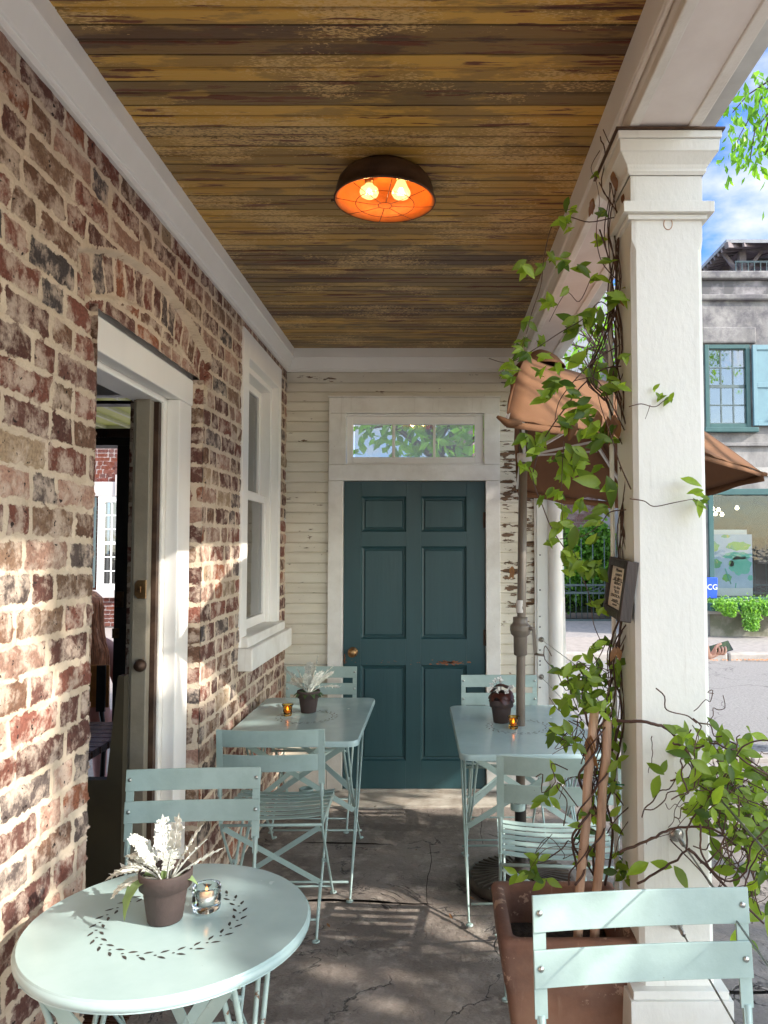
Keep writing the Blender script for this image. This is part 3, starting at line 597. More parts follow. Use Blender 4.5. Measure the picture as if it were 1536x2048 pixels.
# casing
m_ = MB(); m_.box(CX0, DX0-.004, EY-.028, EY+.02, .02, DT+.0); m_.box(DX1+.004, CX1, EY-.028, EY+.02, .02, DT); m_.box(CX0, CX1, EY-.028, EY+.02, DT+.001, P(800, 930, EY).z)
T0, T1 = P(692, 1000, EY).x, P(968, 1000, EY).x; TZ0, TZ1 = P(800, 930, EY).z, P(800, 828, EY).z
m_.box(CX0, T0, EY-.028, EY+.02, TZ0+.001, TZ1); m_.box(T1, CX1, EY-.028, EY+.02, TZ0+.001, TZ1); m_.box(CX0, CX1, EY-.028, EY+.02, TZ1+.001, TT)
m_.box(CX0-.006, CX1+.006, EY-.034, EY+.0, TT+.001, TT+.012)
child(m_.build('door_casing', MT['white2'], bevel=.003), ew)
tr = empty('transom_window', ((T0+T1)/2, EY, TZ0), 0, 'three paned white transom window above the teal door', 'window')
m_ = MB(); a0, a1 = P(705, 1000, EY).x, P(950, 1000, EY).x; z0, z1 = P(800, 914, EY).z, P(800, 848, EY).z
m_.box(T0+.002, a0, EY+.002, EY+.045, TZ0+.012, TZ1-.014); m_.box(a1, T1-.002, EY+.002, EY+.045, TZ0+.012, TZ1-.014); m_.box(a0, a1, EY+.003, EY+.044, TZ0+.012, z0); m_.box(a0, a1, EY+.003, EY+.044, z1, TZ1-.014)
for k in (1, 2):
    xx = a0 + (a1-a0)*k/3; m_.box(xx-.009, xx+.009, EY+.008, EY+.04, z0, z1)
child(m_.build('sash', MT['white'], bevel=.003), tr)
m_ = MB(); m_.box(T0+.002, T1-.002, EY-.012, EY+.05, TZ0+.001, TZ0+.011); m_.box(T0+.002, T1-.002, EY-.010, EY+.05, TZ1-.012, TZ1-.002); child(m_.build('window_frame', MT['white'], bevel=.002), tr)
for k in range(3):
    m_ = MB(); m_.box(a0+(a1-a0)*k/3+.01, a0+(a1-a0)*(k+1)/3-.01, EY+.022, EY+.026, z0+.001, z1-.001); child(m_.build('pane', MT['glass_dusty']), tr)
# teal door
dr = empty('panel_door', ((DX0+DX1)/2, EY, .02), 0, 'teal six panel door with a round knob, closed at the end of the porch', 'door')
yF = EY + .004
def hz(v): return P(800, v, EY).z
xs = [DX0, P(722,1,EY).x, P(812,1,EY).x, P(842,1,EY).x, P(935,1,EY).x, DX1]
xs = [P(a, 1098, EY).x for a in (688, 722, 812, 842, 933, 970)]
zs = [hz(a) for a in (1583, 1522, 1331, 1278, 1093, 1063, 993, 963)]
m_ = MB(); f0 = yF
def fr(x0, x1, z0, z1): m_.box(x0, x1, f0, f0+.045, z0, z1)
fr(xs[0], xs[1], zs[0], zs[7]); fr(xs[4], xs[5], zs[0], zs[7]); fr(xs[2], xs[3], zs[0], zs[7])
for (za, zb) in ((0, 1), (2, 3), (4, 5), (6, 7)):
    fr(xs[1], xs[2], zs[za], zs[zb]); fr(xs[3], xs[4], zs[za], zs[zb])
child(m_.build('door_rails', MT['teal'], bevel=.0015), dr)
for (za, zb) in ((1, 2), (3, 4), (5, 6)):
    for (xa, xb) in ((1, 2), (3, 4)):
        x0, x1, z0, z1 = xs[xa], xs[xb], zs[za], zs[zb]; m_ = MB()
        rings = [(0, .002), (.007, .013), (.018, .017), (.020, .017), (.026, .009), (.030, .0085)]
        vs = []; 
        for (ins, dep) in rings: vs += [(x0+ins, f0+dep, z0+ins), (x1-ins, f0+dep, z0+ins), (x1-ins, f0+dep, z1-ins), (x0+ins, f0+dep, z1-ins)]
        fs = [(r*4+k, r*4+(k+1) % 4, (r+1)*4+(k+1) % 4, (r+1)*4+k) for r in range(len(rings)-1) for k in range(4)] + [tuple(range(len(rings)*4-4, len(rings)*4))]
        m_.add(vs, fs); m_.box(x0, x1, f0+.03, f0+.04, z0, z1); child(m_.build('door_panel', MT['teal'], fix=False), dr)
kp = P(706, 1304, EY)
m_ = MB(); RX = Matrix.Rotation(R(90), 4, 'X'); m_.lathe([(0,-.002),(.030,-.002),(.031,.004),(.018,.008),(.010,.012),(.010,.03),(.022,.036),(.029,.048),(.027,.060),(.014,.067),(0,.068)], (kp.x, yF, kp.z), 24, RX); child(m_.build('knob', MT['brass']), dr)
for v_ in (1040, 1275):
    z = hz(v_); m_ = MB(); m_.tube([(DX1+.001, EY-.012, z-.05), (DX1+.001, EY-.012, z+.05)], .006, 8); m_.box(DX1-.012, DX1-.002, EY-.002, EY+.003, z-.05, z+.05); child(m_.build('hinge', MT['bronze']), dr)
random.seed(11); m_ = MB()
for k in range(46):
    g = random.gauss(0, .035); x = P(900, 1, EY).x*0 + P(900, 1098, EY).x + g*1.2; z = hz(1326) + random.gauss(0, .006); r_ = ru(.002, .011); n = 7
    m_.add([(x + r_*1.6*math.cos(t*.897)*ru(.5, 1), yF-.0012, z + r_*.55*math.sin(t*.897)*ru(.5, 1)) for t in range(n)], [tuple(range(n))[::-1]])
for k in range(22):
    x = ru(DX0+.01, DX1-.02); z = hz(1324) + random.gauss(0, .006); r_ = ru(.001, .003); m_.add([(x-r_*2, yF-.0012, z), (x, yF-.0012, z-r_), (x+r_*2, yF-.0012, z), (x, yF-.0012, z+r_)], [(0,1,2,3)])
for k in range(6):
    x = DX0 + ru(.002, .012); z = hz(1320) + ru(-.03, .03); m_.add([(x-.003, yF-.0012, z-.01), (x+.003, yF-.0012, z-.007), (x+.002, yF-.0012, z+.01), (x-.003, yF-.0012, z+.008)], [(0,1,2,3)])
child(m_.build('worn_patch', MT['rustpeel']), dr)
m_ = MB(); m_.box(DX0-.03, DX1+.03, EY-.01, EY+.12, 0.001, .022); child(m_.build('threshold', MT['thresh'], bevel=.004), dr)
# corner posts right of end wall
pc = empty('corner_post', (.72, EY, 0), 0, 'slim pale corner post at the right end of the end wall, with drilled holes', 'post')
x0, x1 = P(1073, 1098, EY-.03).x, P(1098, 1098, EY-.03).x
m_ = MB(); m_.box(x0, x1+.006, EY-.035, EY+.12, 0, 2.6); child(m_.build('post_board', MT['column'], bevel=.004), pc)
m_ = MB(); m_.box(x0-.012, x0, EY-.024, EY, 0, 2.6); child(m_.build('trim_strip', MT['white2'], bevel=.002), pc)
for v_ in (1005, 1110, 1180, 1233, 1254, 1300, 1322, 1330, 1375):
    p = P(1080, v_, EY-.037); m_ = MB(); m_.lathe([(0,0),(.005,0),(0,.001)], p, 10, RX); child(m_.build('drill_hole', MT['dark_hole']), pc)
x2 = P(1126, 1098, EY-.06).x
m_ = MB(); m_.tube([(x2-.045, EY-.035, 0), (x2-.045, EY-.035, 1.3), (x2-.046, EY-.035, 2.55)], .045, 24); o = m_.build('round_column', MT['white']); tag(o, 'glossy white round pipe column beside the corner post', 'column')

# ================================================================ PILLAR
PX0, PX1, PY0, PY1 = .4975, .679, 1.90, 2.085
pl = empty('pillar', ((PX0+PX1)/2, (PY0+PY1)/2, 0), 0, 'thick square white wooden pillar with a moulded capital, climbed by vines', 'pillar')
def octo(m_, z0, z1, ch, e=0):
    x0, x1, y0, y1 = PX0-e, PX1+e, PY0-e, PY1+e
    pts = [(x0+ch,y0),(x1-ch,y0),(x1,y0+ch),(x1,y1-ch),(x1-ch,y1),(x0+ch,y1),(x0,y1-ch),(x0,y0+ch)]
    m_.prism(pts, z0, z1, lambda a, b, h: (a, b, h))
def ztop(v): return P(1330, v, PY0).z
m_ = MB(); octo(m_, .36, ztop(500), .012); octo(m_, ztop(480), ztop(432), .0015)
x0, x1, y0, y1 = PX0, PX1, PY0, PY1
def ringpts(ch, z): return [(x0+ch,y0,z),(x1-ch,y0,z),(x1,y0+ch,z),(x1,y1-ch,z),(x1-ch,y1,z),(x0+ch,y1,z),(x0,y1-ch,z),(x0,y0+ch,z)]
m_.add(ringpts(.012, ztop(500)) + ringpts(.0015, ztop(480)), [(i, (i+1) % 8, 8+(i+1) % 8, 8+i) for i in range(8)])
child(m_.build('shaft', MT['column']), pl)
m_ = MB(); octo(m_, ztop(431), ztop(410), .001, .024); octo(m_, ztop(441), ztop(432), .001, .010); child(m_.build('necking_band', MT['column'], bevel=.003), pl)
m_ = MB(); octo(m_, ztop(409), ztop(352), .001, .001); child(m_.build('frieze', MT['column']), pl)
m_ = MB(); ZC = ztop(352); ZA = BZ - .028
steps = [(0, .004), (.1, .010), (.18, .010), (.3, .013), (.45, .022), (.6, .031), (.62, .034), (1, .036)]
rings = []
for f, e in steps:
    z = ZC + (ZA - ZC) * f; rings += [(PX0-e, PY0-e, z), (PX1+e, PY0-e, z), (PX1+e, PY1+e, z), (PX0-e, PY1+e, z)]
n = len(steps); m_.add(rings, [(r*4+k, r*4+(k+1) % 4, (r+1)*4+(k+1) % 4, (r+1)*4+k) for r in range(n-1) for k in range(4)] + [(n*4-4, n*4-3, n*4-2, n*4-1)])
m_.box(PX0-.04, PX1+.04, PY0-.04, PY1+.04, ZA+.001, BZ-.008); child(m_.build('capital', MT['column'], bevel=.002), pl)
m_ = MB(); m_.box(PX0-.046, PX1+.046, PY0-.046, PY1+.046, BZ-.0075, BZ-.003); child(m_.build('lead_flashing', MT['bronze']), pl)
zpl = P(1330, 2003, PY0-.03).z
m_ = MB(); octo(m_, 0, zpl, .001, .032); octo(m_, zpl+.0005, zpl+.02, .001, .024); child(m_.build('plinth', MT['column'], bevel=.004), pl)
# cable eyes and cables
random.seed(5)
for v_ in (1498, 1668, 1843):
    p = P(1352, v_, PY0-.001); m_ = MB(); m_.lathe([(0,0),(.017,0),(.018,.003),(.010,.008),(.005,.010),(.005,.03),(0,.031)], p, 18, RX)
    child(m_.build('cable_eye', MT['steel']), pl)
m_ = MB(); ring = [Vector((.585 + .013*math.cos(t), PY0-.0012, 2.265 + .02*math.sin(t))) for t in [i*math.pi/8 for i in range(17)]]; 
zk = P(1336, 448, PY0).z; xk = P(1336, 448, PY0).x
m_.tube([(xk + .011*math.cos(i*math.pi/8), PY0-.0005, zk+.015*math.sin(i*math.pi/8)) for i in range(17)], .0012, 5, False); child(m_.build('knot_stain', MT['stake']), pl)
for k, (za, zb, vv) in enumerate(((.95, 1.034, 1280), (.71, .83, 1355))):
    a = P(1084, vv, EY-.06); b = Vector((.62, PY1, P(1352, (1498, 1668)[k], PY0).z))
    m_ = MB(); m_.tube([a, b], .0022, 6); m_.tube([a, a + (b-a)*.012], .006, 8); m_.lathe([(0,0),(.016,0),(.017,.003),(.008,.012),(0,.013)], a + Vector((0,.025,0)), 16, RX); o = m_.build('steel_cable', MT['steel']); tag(o, ['thin steel cable from the upper eye of the corner post', 'thin steel cable from the lower eye of the corner post'][k], 'cable', 'railing cables')
for k, v_ in enumerate((1498, 1668, 1843)):
    a = P(1352, v_, PY0-.03); b = a + Vector((.06, -.95, -.16)); m_ = MB(); m_.tube([a, b], .0024, 6); m_.tube([a + (b-a)*.0, a + (b-a)*.05], .0055, 8)
    o = m_.build('steel_cable', MT['steel']); tag(o, ['topmost steel cable leaving the front of the pillar, wound with vine', 'middle steel cable leaving the front of the pillar, wound with vine', 'lowest steel cable leaving the front of the pillar, behind the near chair'][k], 'cable', 'railing cables')

# ================================================================ GROUND
def sheet(name, x0, x1, y0, y1, z, mt, nx=1, ny=1, amp=0, fr_=2.0):
    m_ = MB(); vs = [(x0+(x1-x0)*i/nx, y0+(y1-y0)*j/ny, z + (amp*mnoise.fractal(Vector((x0+(x1-x0)*i/nx, y0+(y1-y0)*j/ny, 0))*fr_, 1, 2, 5) if amp else 0)) for i in range(nx+1) for j in range(ny+1)]
    m_.add(vs, [(i*(ny+1)+j, (i+1)*(ny+1)+j, (i+1)*(ny+1)+j+1, i*(ny+1)+j+1) for i in range(nx) for j in range(ny)], amp > 0); o = m_.build(name, mt); tag(o, kind='structure'); return o
sheet('ground', -200, 200, -200, 250, -.16, MT['earth'])
# porch slabs: individual big flags with sunk joints
random.seed(21); m_ = MB()
def slab(x0, x1, y0, y1, top, seed_):
    nx = max(2, int((x1-x0)/.025)); ny = max(2, int((y1-y0)/.025)); vs = []
    for i in range(nx+1):
        for j in range(ny+1):
            x = x0+(x1-x0)*i/nx; y = y0+(y1-y0)*j/ny
            q = Vector((x*1.7+seed_, y*1.7, seed_)); hgt = .006*mnoise.fractal(q, 1, 2, 6)
            st = mnoise.noise(Vector((x*2.2, y*2.2, seed_+3))); hgt += .004 * (1 if st > .05 else 0) + .003 * (1 if st > .25 else 0)
            e = min(x-x0, x1-x, y-y0, y1-y)
            wob = .05*mnoise.noise(Vector((x*1.9, y*1.9, 9))) + .006*mnoise.noise(Vector((x*13, y*13, 9))); vs.append((x + wob, y + wob, top + hgt))
    m_.add(vs, [(i*(ny+1)+j, (i+1)*(ny+1)+j, (i+1)*(ny+1)+j+1, i*(ny+1)+j+1) for i in range(nx) for j in range(ny)], True)
yy = [-2.6, -1.7, -.9, 0.0, .85, 1.75, 3.36, 4.02, 4.56]
for j in range(len(yy)-1):
    xr = [-1.0, -.28 + ru(-.1, .1), .78]
    if j == 5: xr = [-1.0, .78]
    if j == 6: xr = [-1.0, -.03, .78]
    if j == 7: xr = [-1.0, .25, .78]
    for i in range(len(xr)-1): slab(xr[i]+.0015, xr[i+1]-.0015, yy[j]+.0015, yy[j+1]-.0015, ru(-.0015, .0015)-.010, j*.9)
o = m_.build('porch_floor', MT['flag']); tag(o, kind='structure')
m_ = MB(); m_.box(-1.0, .78, -2.6, 4.9, -.12, -.021); o = m_.build('floor_bed', MT['soil']); tag(o, kind='structure')
m_ = MB(); m_.box(-.96, .70, 4.565, EY, -.03, .004); o = m_.build('door_step', MT['thresh'], bevel=.006); tag(o, kind='structure')
random.seed(31); m_ = MB()
y = -2.6
while y < 5.5:
    d = ru(.35, .6); x = .79
    while x < 6.2:
        w_ = ru(.4, .8); slab(x+.004, x+w_-.004, y+.004, y+d-.004, -.045, x*3+y*7) if (x < 3.4 and y > .5) else m_.box(x+.004, x+w_-.004, y+.004, y+d-.004, -.12, -.045); x += w_
    y += d
o = m_.build('pavement', MT['flag2']); tag(o, kind='structure')
sheet('pavement_bed', .785, 40, -12, 5.75, -.075, MT['pave'])
m_ = MB(); x = -9
while x < 34:
    w_ = ru(.9, 1.6); m_.box(x, x+w_-.012, 5.76, 5.92, -.2, -.03+ru(-.005, .005)); x += w_
o = m_.build('near_kerb', MT['kerb'], bevel=.015); tag(o, kind='structure')
sheet('road', -60, 60, 5.9, 11.5, -.14, MT['road'], 60, 24, .02, .4)
m_ = MB(); x = -9
while x < 34:
    w_ = ru(.9, 1.7); m_.box(x, x+w_-.015, 11.42, 11.62, -.3, -.02+ru(-.012, .012)); x += w_
o = m_.build('far_kerb', MT['kerb'], bevel=.03); tag(o, kind='structure')
sheet('far_pavement', -60, 60, 11.6, 16.6, -.03, MT['pave'])
sheet('verge', -20, 3.35, 11.62, 13.4, -.022, MT['pave_pink'])

# ================================================================ STREET BUILDINGS
FY = 13.6
def Q(u, v, Y=FY): return P(u, v, Y)
fb = empty('stucco_building', (8, FY, 0), 0, 'two storey weathered grey stucco shop building across the street', 'building')
BL = Q(1340, 1000).x
def bxz(m_, u0, u1, v0, v1, y0, y1): a = Q(u0, v1); b = Q(u1, v0); m_.box(a.x, b.x, y0, y1, a.z, b.z)
XR = 22
gz = -.03; zw0, zw1 = Q(1450, 1200).z, Q(1450, 980).z; zt = Q(1450, 560).z
wx0, wx1 = Q(1410, 800).x, Q(1500, 800).x; wz0, wz1 = Q(1450, 856).z, Q(1450, 690).z; sx0, sx1 = Q(1418, 1).x, 13.0
sx0 = Q(1417, 1098).x
m_ = MB()
m_.box(BL, sx0, FY, FY+6, gz, zw1+.2); m_.box(sx1, XR, FY, FY+6, gz, zw1+.2)
m_.box(BL, wx0, FY, FY+6, zw1+.201, zt); m_.box(wx1, XR, FY, FY+6, zw1+.201, zt); m_.box(wx0, wx1, FY, FY+.3, zw1+.201, wz0); m_.box(wx0, wx1, FY, FY+.3, wz1, zt); m_.box(sx0, sx1, FY, FY+.3, zw1, zw1+.2)
m_.box(wx0, wx1, FY+3, FY+6, zw1+.201, zt); child(m_.build('wall', MT['stucco']), fb)
m_ = MB(); m_.box(sx0, sx1, FY-.02, FY+.3, gz, Q(1450, 1228).z); child(m_.build('base_wall', MT['stucco_low']), fb)
m_ = MB(); m_.box(sx0-.1, sx1, FY-.06, FY+.3, Q(1450,1228).z+.001, zw0); child(m_.build('ledge', MT['stucco_pale'], bevel=.01), fb)
m_ = MB(); zb = Q(1450, 600).z; m_.box(BL-.05, XR, FY-.14, FY+.5, Q(1450,562).z, Q(1450,546).z); m_.box(BL-.03, XR, FY-.08, FY+.4, zb-.02, zb+.09); child(m_.build('cornice', MT['stucco'], bevel=.03), fb)
m_ = MB(); m_.box(BL-.02, XR, FY-.04, FY-.001, zb+.091, Q(1450,563).z); child(m_.build('blackened_band', MT['stucco_dark']), fb)
m_ = MB(); m_.box(BL, XR, FY-.025, FY-.001, zw1+.25, Q(1450, 935).z); child(m_.build('pale_band', MT['stucco_pale']), fb)
m_ = MB(); m_.box(wx0-.1, wx1+.12, FY-.06, FY+.1, wz1+.02, Q(1450, 655).z); child(m_.build('window_head', MT['stucco'], bevel=.03), fb)
m_ = MB(); m_.box(BL, XR, FY-.07, FY-.002, Q(1450, 893).z, Q(1450,886).z); child(m_.build('string_course', MT['stucco'], bevel=.01), fb)
def sashwin(par, x0, x1, z0, z1, y, cols_, rows_, fw, mfr, mglass, mmun, back=None, lab='window'):
    m_ = MB(); m_.box(x0, x0+fw, y-.03, y+.1, z0, z1); m_.box(x1-fw, x1, y-.03, y+.1, z0, z1); m_.box(x0+fw, x1-fw, y-.03, y+.1, z1-fw, z1); m_.box(x0+fw, x1-fw, y-.03, y+.1, z0, z0+fw)
    f_ = child(m_.build(lab, mfr, bevel=.006), par)
    m_ = MB(); a0, a1, b0, b1 = x0+fw, x1-fw, z0+fw, z1-fw
    for i in range(1, cols_): xx = a0+(a1-a0)*i/cols_; m_.box(xx-.012, xx+.012, y+.01, y+.04, b0, b1)
    for j in range(1, rows_):
        zz = b0+(b1-b0)*j/rows_; t = .028 if j == rows_//2 else .011; m_.box(a0, a1, y+.008, y+.042, zz-t, zz+t)
    m_.box(a0, a0+.02, y+.008, y+.042, b0, b1); m_.box(a1-.02, a1, y+.008, y+.042, b0, b1); m_.box(a0, a1, y+.009, y+.041, b1-.02, b1); m_.box(a0, a1, y+.009, y+.041, b0, b0+.02)
    s_ = m_.build('glazing_bars', mmun, f_)
    g = MB(); g.box(a0, a1, y+.022, y+.027, b0, b1); g_ = g.build('pane', mglass, f_)
    return f_
wf = sashwin(fb, wx0, wx1, wz0, wz1, FY-.005, 3, 4, .075, MT['greenframe'], MT['glass_refl'], MT['iron'])
m_ = MB(); m_.box(wx0-.05, wx1+.1, FY-.13, FY, wz0-.09, wz0-.002); child(m_.build('window_sill', MT['greenframe'], bevel=.01), fb)
m_ = MB(); m_.box(wx0-.4, wx1+.4, FY+1.2, FY+1.25, wz0-.4, wz1+.3); child(m_.build('room_back', MT['purpleroom']), fb)
m_ = MB(); m_.box(wx1-.26, wx1-.09, FY+.16, FY+.2, wz0, wz1); child(m_.build('curtain', MT['curtain']), fb)
# shutter
sh = empty('shutter', (wx1+.4, FY-.05, wz0), 0, 'pale blue panelled shutter open beside the upper window across the street', 'shutter')
m_ = MB(); s0, s1 = wx1+.03, wx1+.55; m_.box(s0, s1, FY-.075, FY-.03, wz0+.03, wz1-.02); child(m_.build('board', MT['blueshutter'], bevel=.005), sh)
m_ = MB(); zm_ = (wz0+wz1)/2
for a, b_ in ((s0, s0+.07), (s1-.07, s1)): m_.box(a, b_, FY-.095, FY-.076, wz0+.03, wz1-.02)
for a, b_ in ((wz0+.03, wz0+.12), (zm_-.04, zm_+.05), (wz1-.11, wz1-.02)): m_.box(s0+.0705, s1-.0705, FY-.095, FY-.076, a, b_)
child(m_.build('rail', MT['blueshutter'], bevel=.004), sh)
m_ = MB(); m_.tube([(s0+.25, FY-.12, wz0+.14), (s0+.38, FY-.12, wz0+.14)], .012, 6); child(m_.build('shutter_dog', MT['black']), sh)
# shop window
sp_ = child(MB().box(sx0, sx0+.09, FY-.04, FY+.2, zw0, zw1).box(sx0+.09, sx1, FY-.06, FY+.2, zw1-.09, zw1+.02).box(sx0+3.2, sx0+3.3, FY-.04, FY+.2, zw0, zw1-.09).box(sx0+.09, sx1, FY-.04, FY+.2, zw0+.001, zw0+.05).build('shop_window', MT['greenframe'], bevel=.008), fb)
g = MB(); g.box(sx0+.09, sx1, FY+.06, FY+.068, zw0+.05, zw1-.09); g_ = g.build('pane', MT['glass_shop'], sp_)
m_ = MB(); m_.box(sx0, sx1, FY+3.2, FY+3.3, -.03, zw1+.4); m_.box(sx0-.1, sx0, FY+.31, FY+3.3, -.03, zw1+.4); m_.box(sx0, sx1, FY+.31, FY+3.19, -.029, .0); m_.box(sx0, sx1, FY+.31, FY+3.19, zw1+.21, zw1+.25); child(m_.build('shop_interior', MT['purpleroom']), fb)
for k in range(7): m_ = MB(); m_.box(sx0+1.2+k*.45, sx0+1.55+k*.45, FY+2.9, FY+3.1, .2+k % 3*.5, .5+k % 3*.5); child(m_.build('shop_shelf', MT['lavwood']), fb)
random.seed(2)
for k, (u, v_) in enumerate(((1474, 1016), (1437, 1020), (1431, 1028), (1444, 1029), (1426, 1018))):
    p = P(u, v_, FY+1.2+.3*(k % 3)); o = empty('pendant_bulb', p); m_ = MB(); m_.lathe([(0,-.035),(.025,-.028),(.036,0),(.022,.03),(.01,.045),(0,.046)], (0,0,0), 12); m_.build('bulb', MT['shoplamp'], o); m_ = MB(); m_.tube([(0,0,.04), (0,0,zw1+.2-p.z)], .004, 5); m_.build('cord', MT['black'], o)
    tag(o, ['brightest bulb hanging in the shop window', 'upper bulb of the cluster hanging in the shop window', 'small bulb low on the left of the shop window cluster', 'lowest bulb of the shop window cluster', 'bulb nearest the pillar edge in the shop window'][k], 'lamp', 'bulbs hanging in the shop')
# artwork
p0, p1 = Q(1419, 1178), Q(1520, 1068)
art = empty('painting', ((p0.x+p1.x)/2, FY+.4, p0.z), 0, 'pale blue canvas with green pond leaves propped in the shop window', 'painting')
m_ = MB(); m_.box(p0.x, p1.x, FY+.35, FY+.39, p0.z, p1.z)
mm, nt, b, o_ = newmat('green_leaf_canvas'); v = coords(nt)
c = mixc(nt, ramp(nt, noise(nt, v, 5, 6), [(.4, 0), (.6, 1)]), (.50,.60,.74), (.42,.54,.70)); nt.links.new(c, b.inputs['Base Color']); b.inputs['Roughness'].default_value = .6
child(m_.build('canvas', mm), art)
padA = simple('pad_green', (.20,.50,.08), (.12,.42,.20), 5, rough=.6, spots=(7, .60, (.62,.55,.12)), lo=.45, hi=.55); padB = simple('pad_mint', (.12,.52,.38), (.18,.58,.45), 5, rough=.6, spots=(8, .66, (.5,.6,.12)))
random.seed(4)
for (u, v_, rx, rz, mt) in ((1436,1093,.15,.10,padA),(1428,1105,.10,.08,padB),(1492,1092,.22,.08,padA),(1490,1112,.26,.07,padB),(1496,1132,.20,.17,padB),(1440,1128,.16,.09,padA),(1466,1072,.08,.03,padA),(1469,1157,.085,.07,padA),(1478,1128,.05,.06,padA),(1517,1157,.05,.05,padB)):
    q = Q(u, v_); n = 22; pts = [(min(max(q.x+rx*math.cos(i*2*math.pi/n)*(1+.12*math.sin(i*1.7)), p0.x+.005), p1.x-.005), FY+.347, min(max(q.z+rz*math.sin(i*2*math.pi/n)*(1+.15*math.sin(i*2.1)), p0.z+.005), p1.z-.005)) for i in range(n)]
    m_ = MB(); m_.add(pts, [tuple(range(n))[::-1]]); child(m_.build('leaf_shape', mt), art)
m_ = MB(); m_.tube([Q(1450, 1137, FY+.345), Q(1457, 1155, FY+.345), Q(1462, 1168, FY+.345)], .01, 5); m_.tube([Q(1472, 1166, FY+.345), Q(1471, 1176, FY+.345)], .008, 5); child(m_.build('leaf_stalk', padB), art)
m_ = MB(); a = Q(1419, 1200); m_.box(a.x, p1.x, FY+.36, FY+.6, zw0+.051, p0.z-.002); m_.box(p0.x, p1.x-.03, FY+.5, FY+.53, p0.z-.01, p1.z+.09); o = m_.build('display_plinth', MT['whiteplain']); tag(o, 'low white plinth under the painting in the shop window', 'plinth')
bgn = empty('hanging_bag', Q(1422, 1175, FY-.1), 0, 'bright blue tapered bag with white letters hung outside the shop window', 'bag')
a = Q(1418, 1155, FY-.1); m_ = MB(); cx = a.x - .03
m_.prism([(-.11,.0),(.165,.0),(.145,-.36),(-.09,-.36)], FY-.16, FY-.08, lambda x, z, h: (cx+x, h, a.z+z)); child(m_.build('bag_body', MT['bluesign'], fix=True, bevel=.008), bgn)
t = text('letters', 'CG', .13, MT['whiteplain'], Matrix.Translation((cx+.065, FY-.163, a.z-.17)) @ Matrix.Rotation(R(90), 4, 'X'), None); t.parent = bgn; t.matrix_parent_inverse = Matrix.Translation(-Vector(bgn.location))
# window box with creeper
wb = empty('window_box', (7, FY-.2, zw0), 0, 'dark green window box with trailing creeper on the shop ledge', 'window box')
a, b_ = Q(1417, 1222, FY-.2), Q(1600, 1205, FY-.2)
m_ = MB(); m_.box(a.x, b_.x, FY-.28, FY-.09, a.z, b_.z); m_.box(a.x-.01, b_.x+.01, FY-.295, FY-.281, b_.z-.03, b_.z); child(m_.build('box', MT['greenframe'], bevel=.006), wb)

def leafset(mb, pts, size, droop=.3, seg=1, wide=.42, flat=False):
    for p in pts:
        d = Vector((ru(-1,1), ru(-1,1), ru(-1,.6)-droop)).normalized(); n = d.cross(Vector((ru(-1,1), ru(-1,1), ru(-1,1)))).normalized(); s = size*ru(.6, 1.3); n2 = d.cross(n)
        q = Vector(p); mb.add([q, q+d*s*.5+n*s*wide*.5+n2*s*.06, q+d*s, q+d*s*.5-n*s*wide*.5+n2*s*.06], [(0,1,2,3)])
random.seed(8); m_ = MB(); pts = []
for k in range(900): pts.append((ru(a.x, b_.x), FY-.2+ru(-.1, .09), b_.z + abs(random.gauss(0, .05))))
for (u, wid, L) in ((1462, .10, .22), (1437, .1, .12), (1501, .17, .46), (1530, .08, .2), (1555, .15, .4), (1450,.1,.2)):
    q = Q(u, 1205, FY-.3)
    for k in range(int(3000*L*wid/.05)):
        t = rnd(); pts.append((q.x + random.gauss(0, wid*.45*(1-.5*t)), FY-.31+ru(-.05,.02), q.z - t*L))
leafset(m_, pts, .045, .4, wide=.9); child(m_.build('creeper', MT['creeper']), wb)
# rooftop pavilion
RY = 17.5
pv = empty('roof_pavilion', (8, RY, 6.5), 0, 'open timber pavilion with a pale hipped roof on top of the stucco building', 'pavilion')
def V3(u, v, Y): return P(u, v, Y)
m_ = MB(); ex0 = V3(1404, 532, 16.9).x; ex1 = ex0+6.4; ey0, ey1 = 15.45, 17.4; ez = V3(1440, 482, 15.45).z; tz = ez+.35; rx0 = ex0+1.5
vv_ = [(ex0, ey0, ez), (ex1, ey0, ez), (ex1, ey1, ez), (ex0, ey1, ez), (rx0, ey0+.9, tz), (ex1-1.5, ey0+.9, tz), (ex1-1.5, ey1-.9, tz), (rx0, ey1-.9, tz)]
m_.add(vv_, [(0,1,5,4),(1,2,6,5),(2,3,7,6),(3,0,4,7),(4,5,6,7)]); child(m_.build('hip_roof', MT['shingle'], solid=.07), pv)
m_ = MB()
for (a, b_) in ((0,4),(3,7),(1,5),(2,6)): m_.bar(Vector(vv_[a])-Vector((0,0,.09)), Vector(vv_[b_])-Vector((0,0,.09)), .09, .12)
for k in range(9):
    t = (k+.5)/9; m_.bar((ex0+(ex1-ex0)*t, ey0+.02, ez-.07), (rx0+(ex1-ex0-3)*t, ey0+.9, tz-.07), .05, .09); m_.bar((ex0+.02, ey0+(ey1-ey0)*t, ez-.07), (rx0, ey0+.9+(ey1-ey0-1.8)*t, tz-.07), .05, .09)
m_.box(ex0+.5, ex1-.5, ey0+.45, ey0+.57, ez-.02, ez+.14); m_.box(ex0+.45, ex0+.57, ey0+.6, ey1-.6, ez-.02, ez+.14); m_.box(ex0+.5, ex1-.5, ey1-.57, ey1-.45, ez-.02, ez+.14)
child(m_.build('rafters', MT['lavwood']), pv)
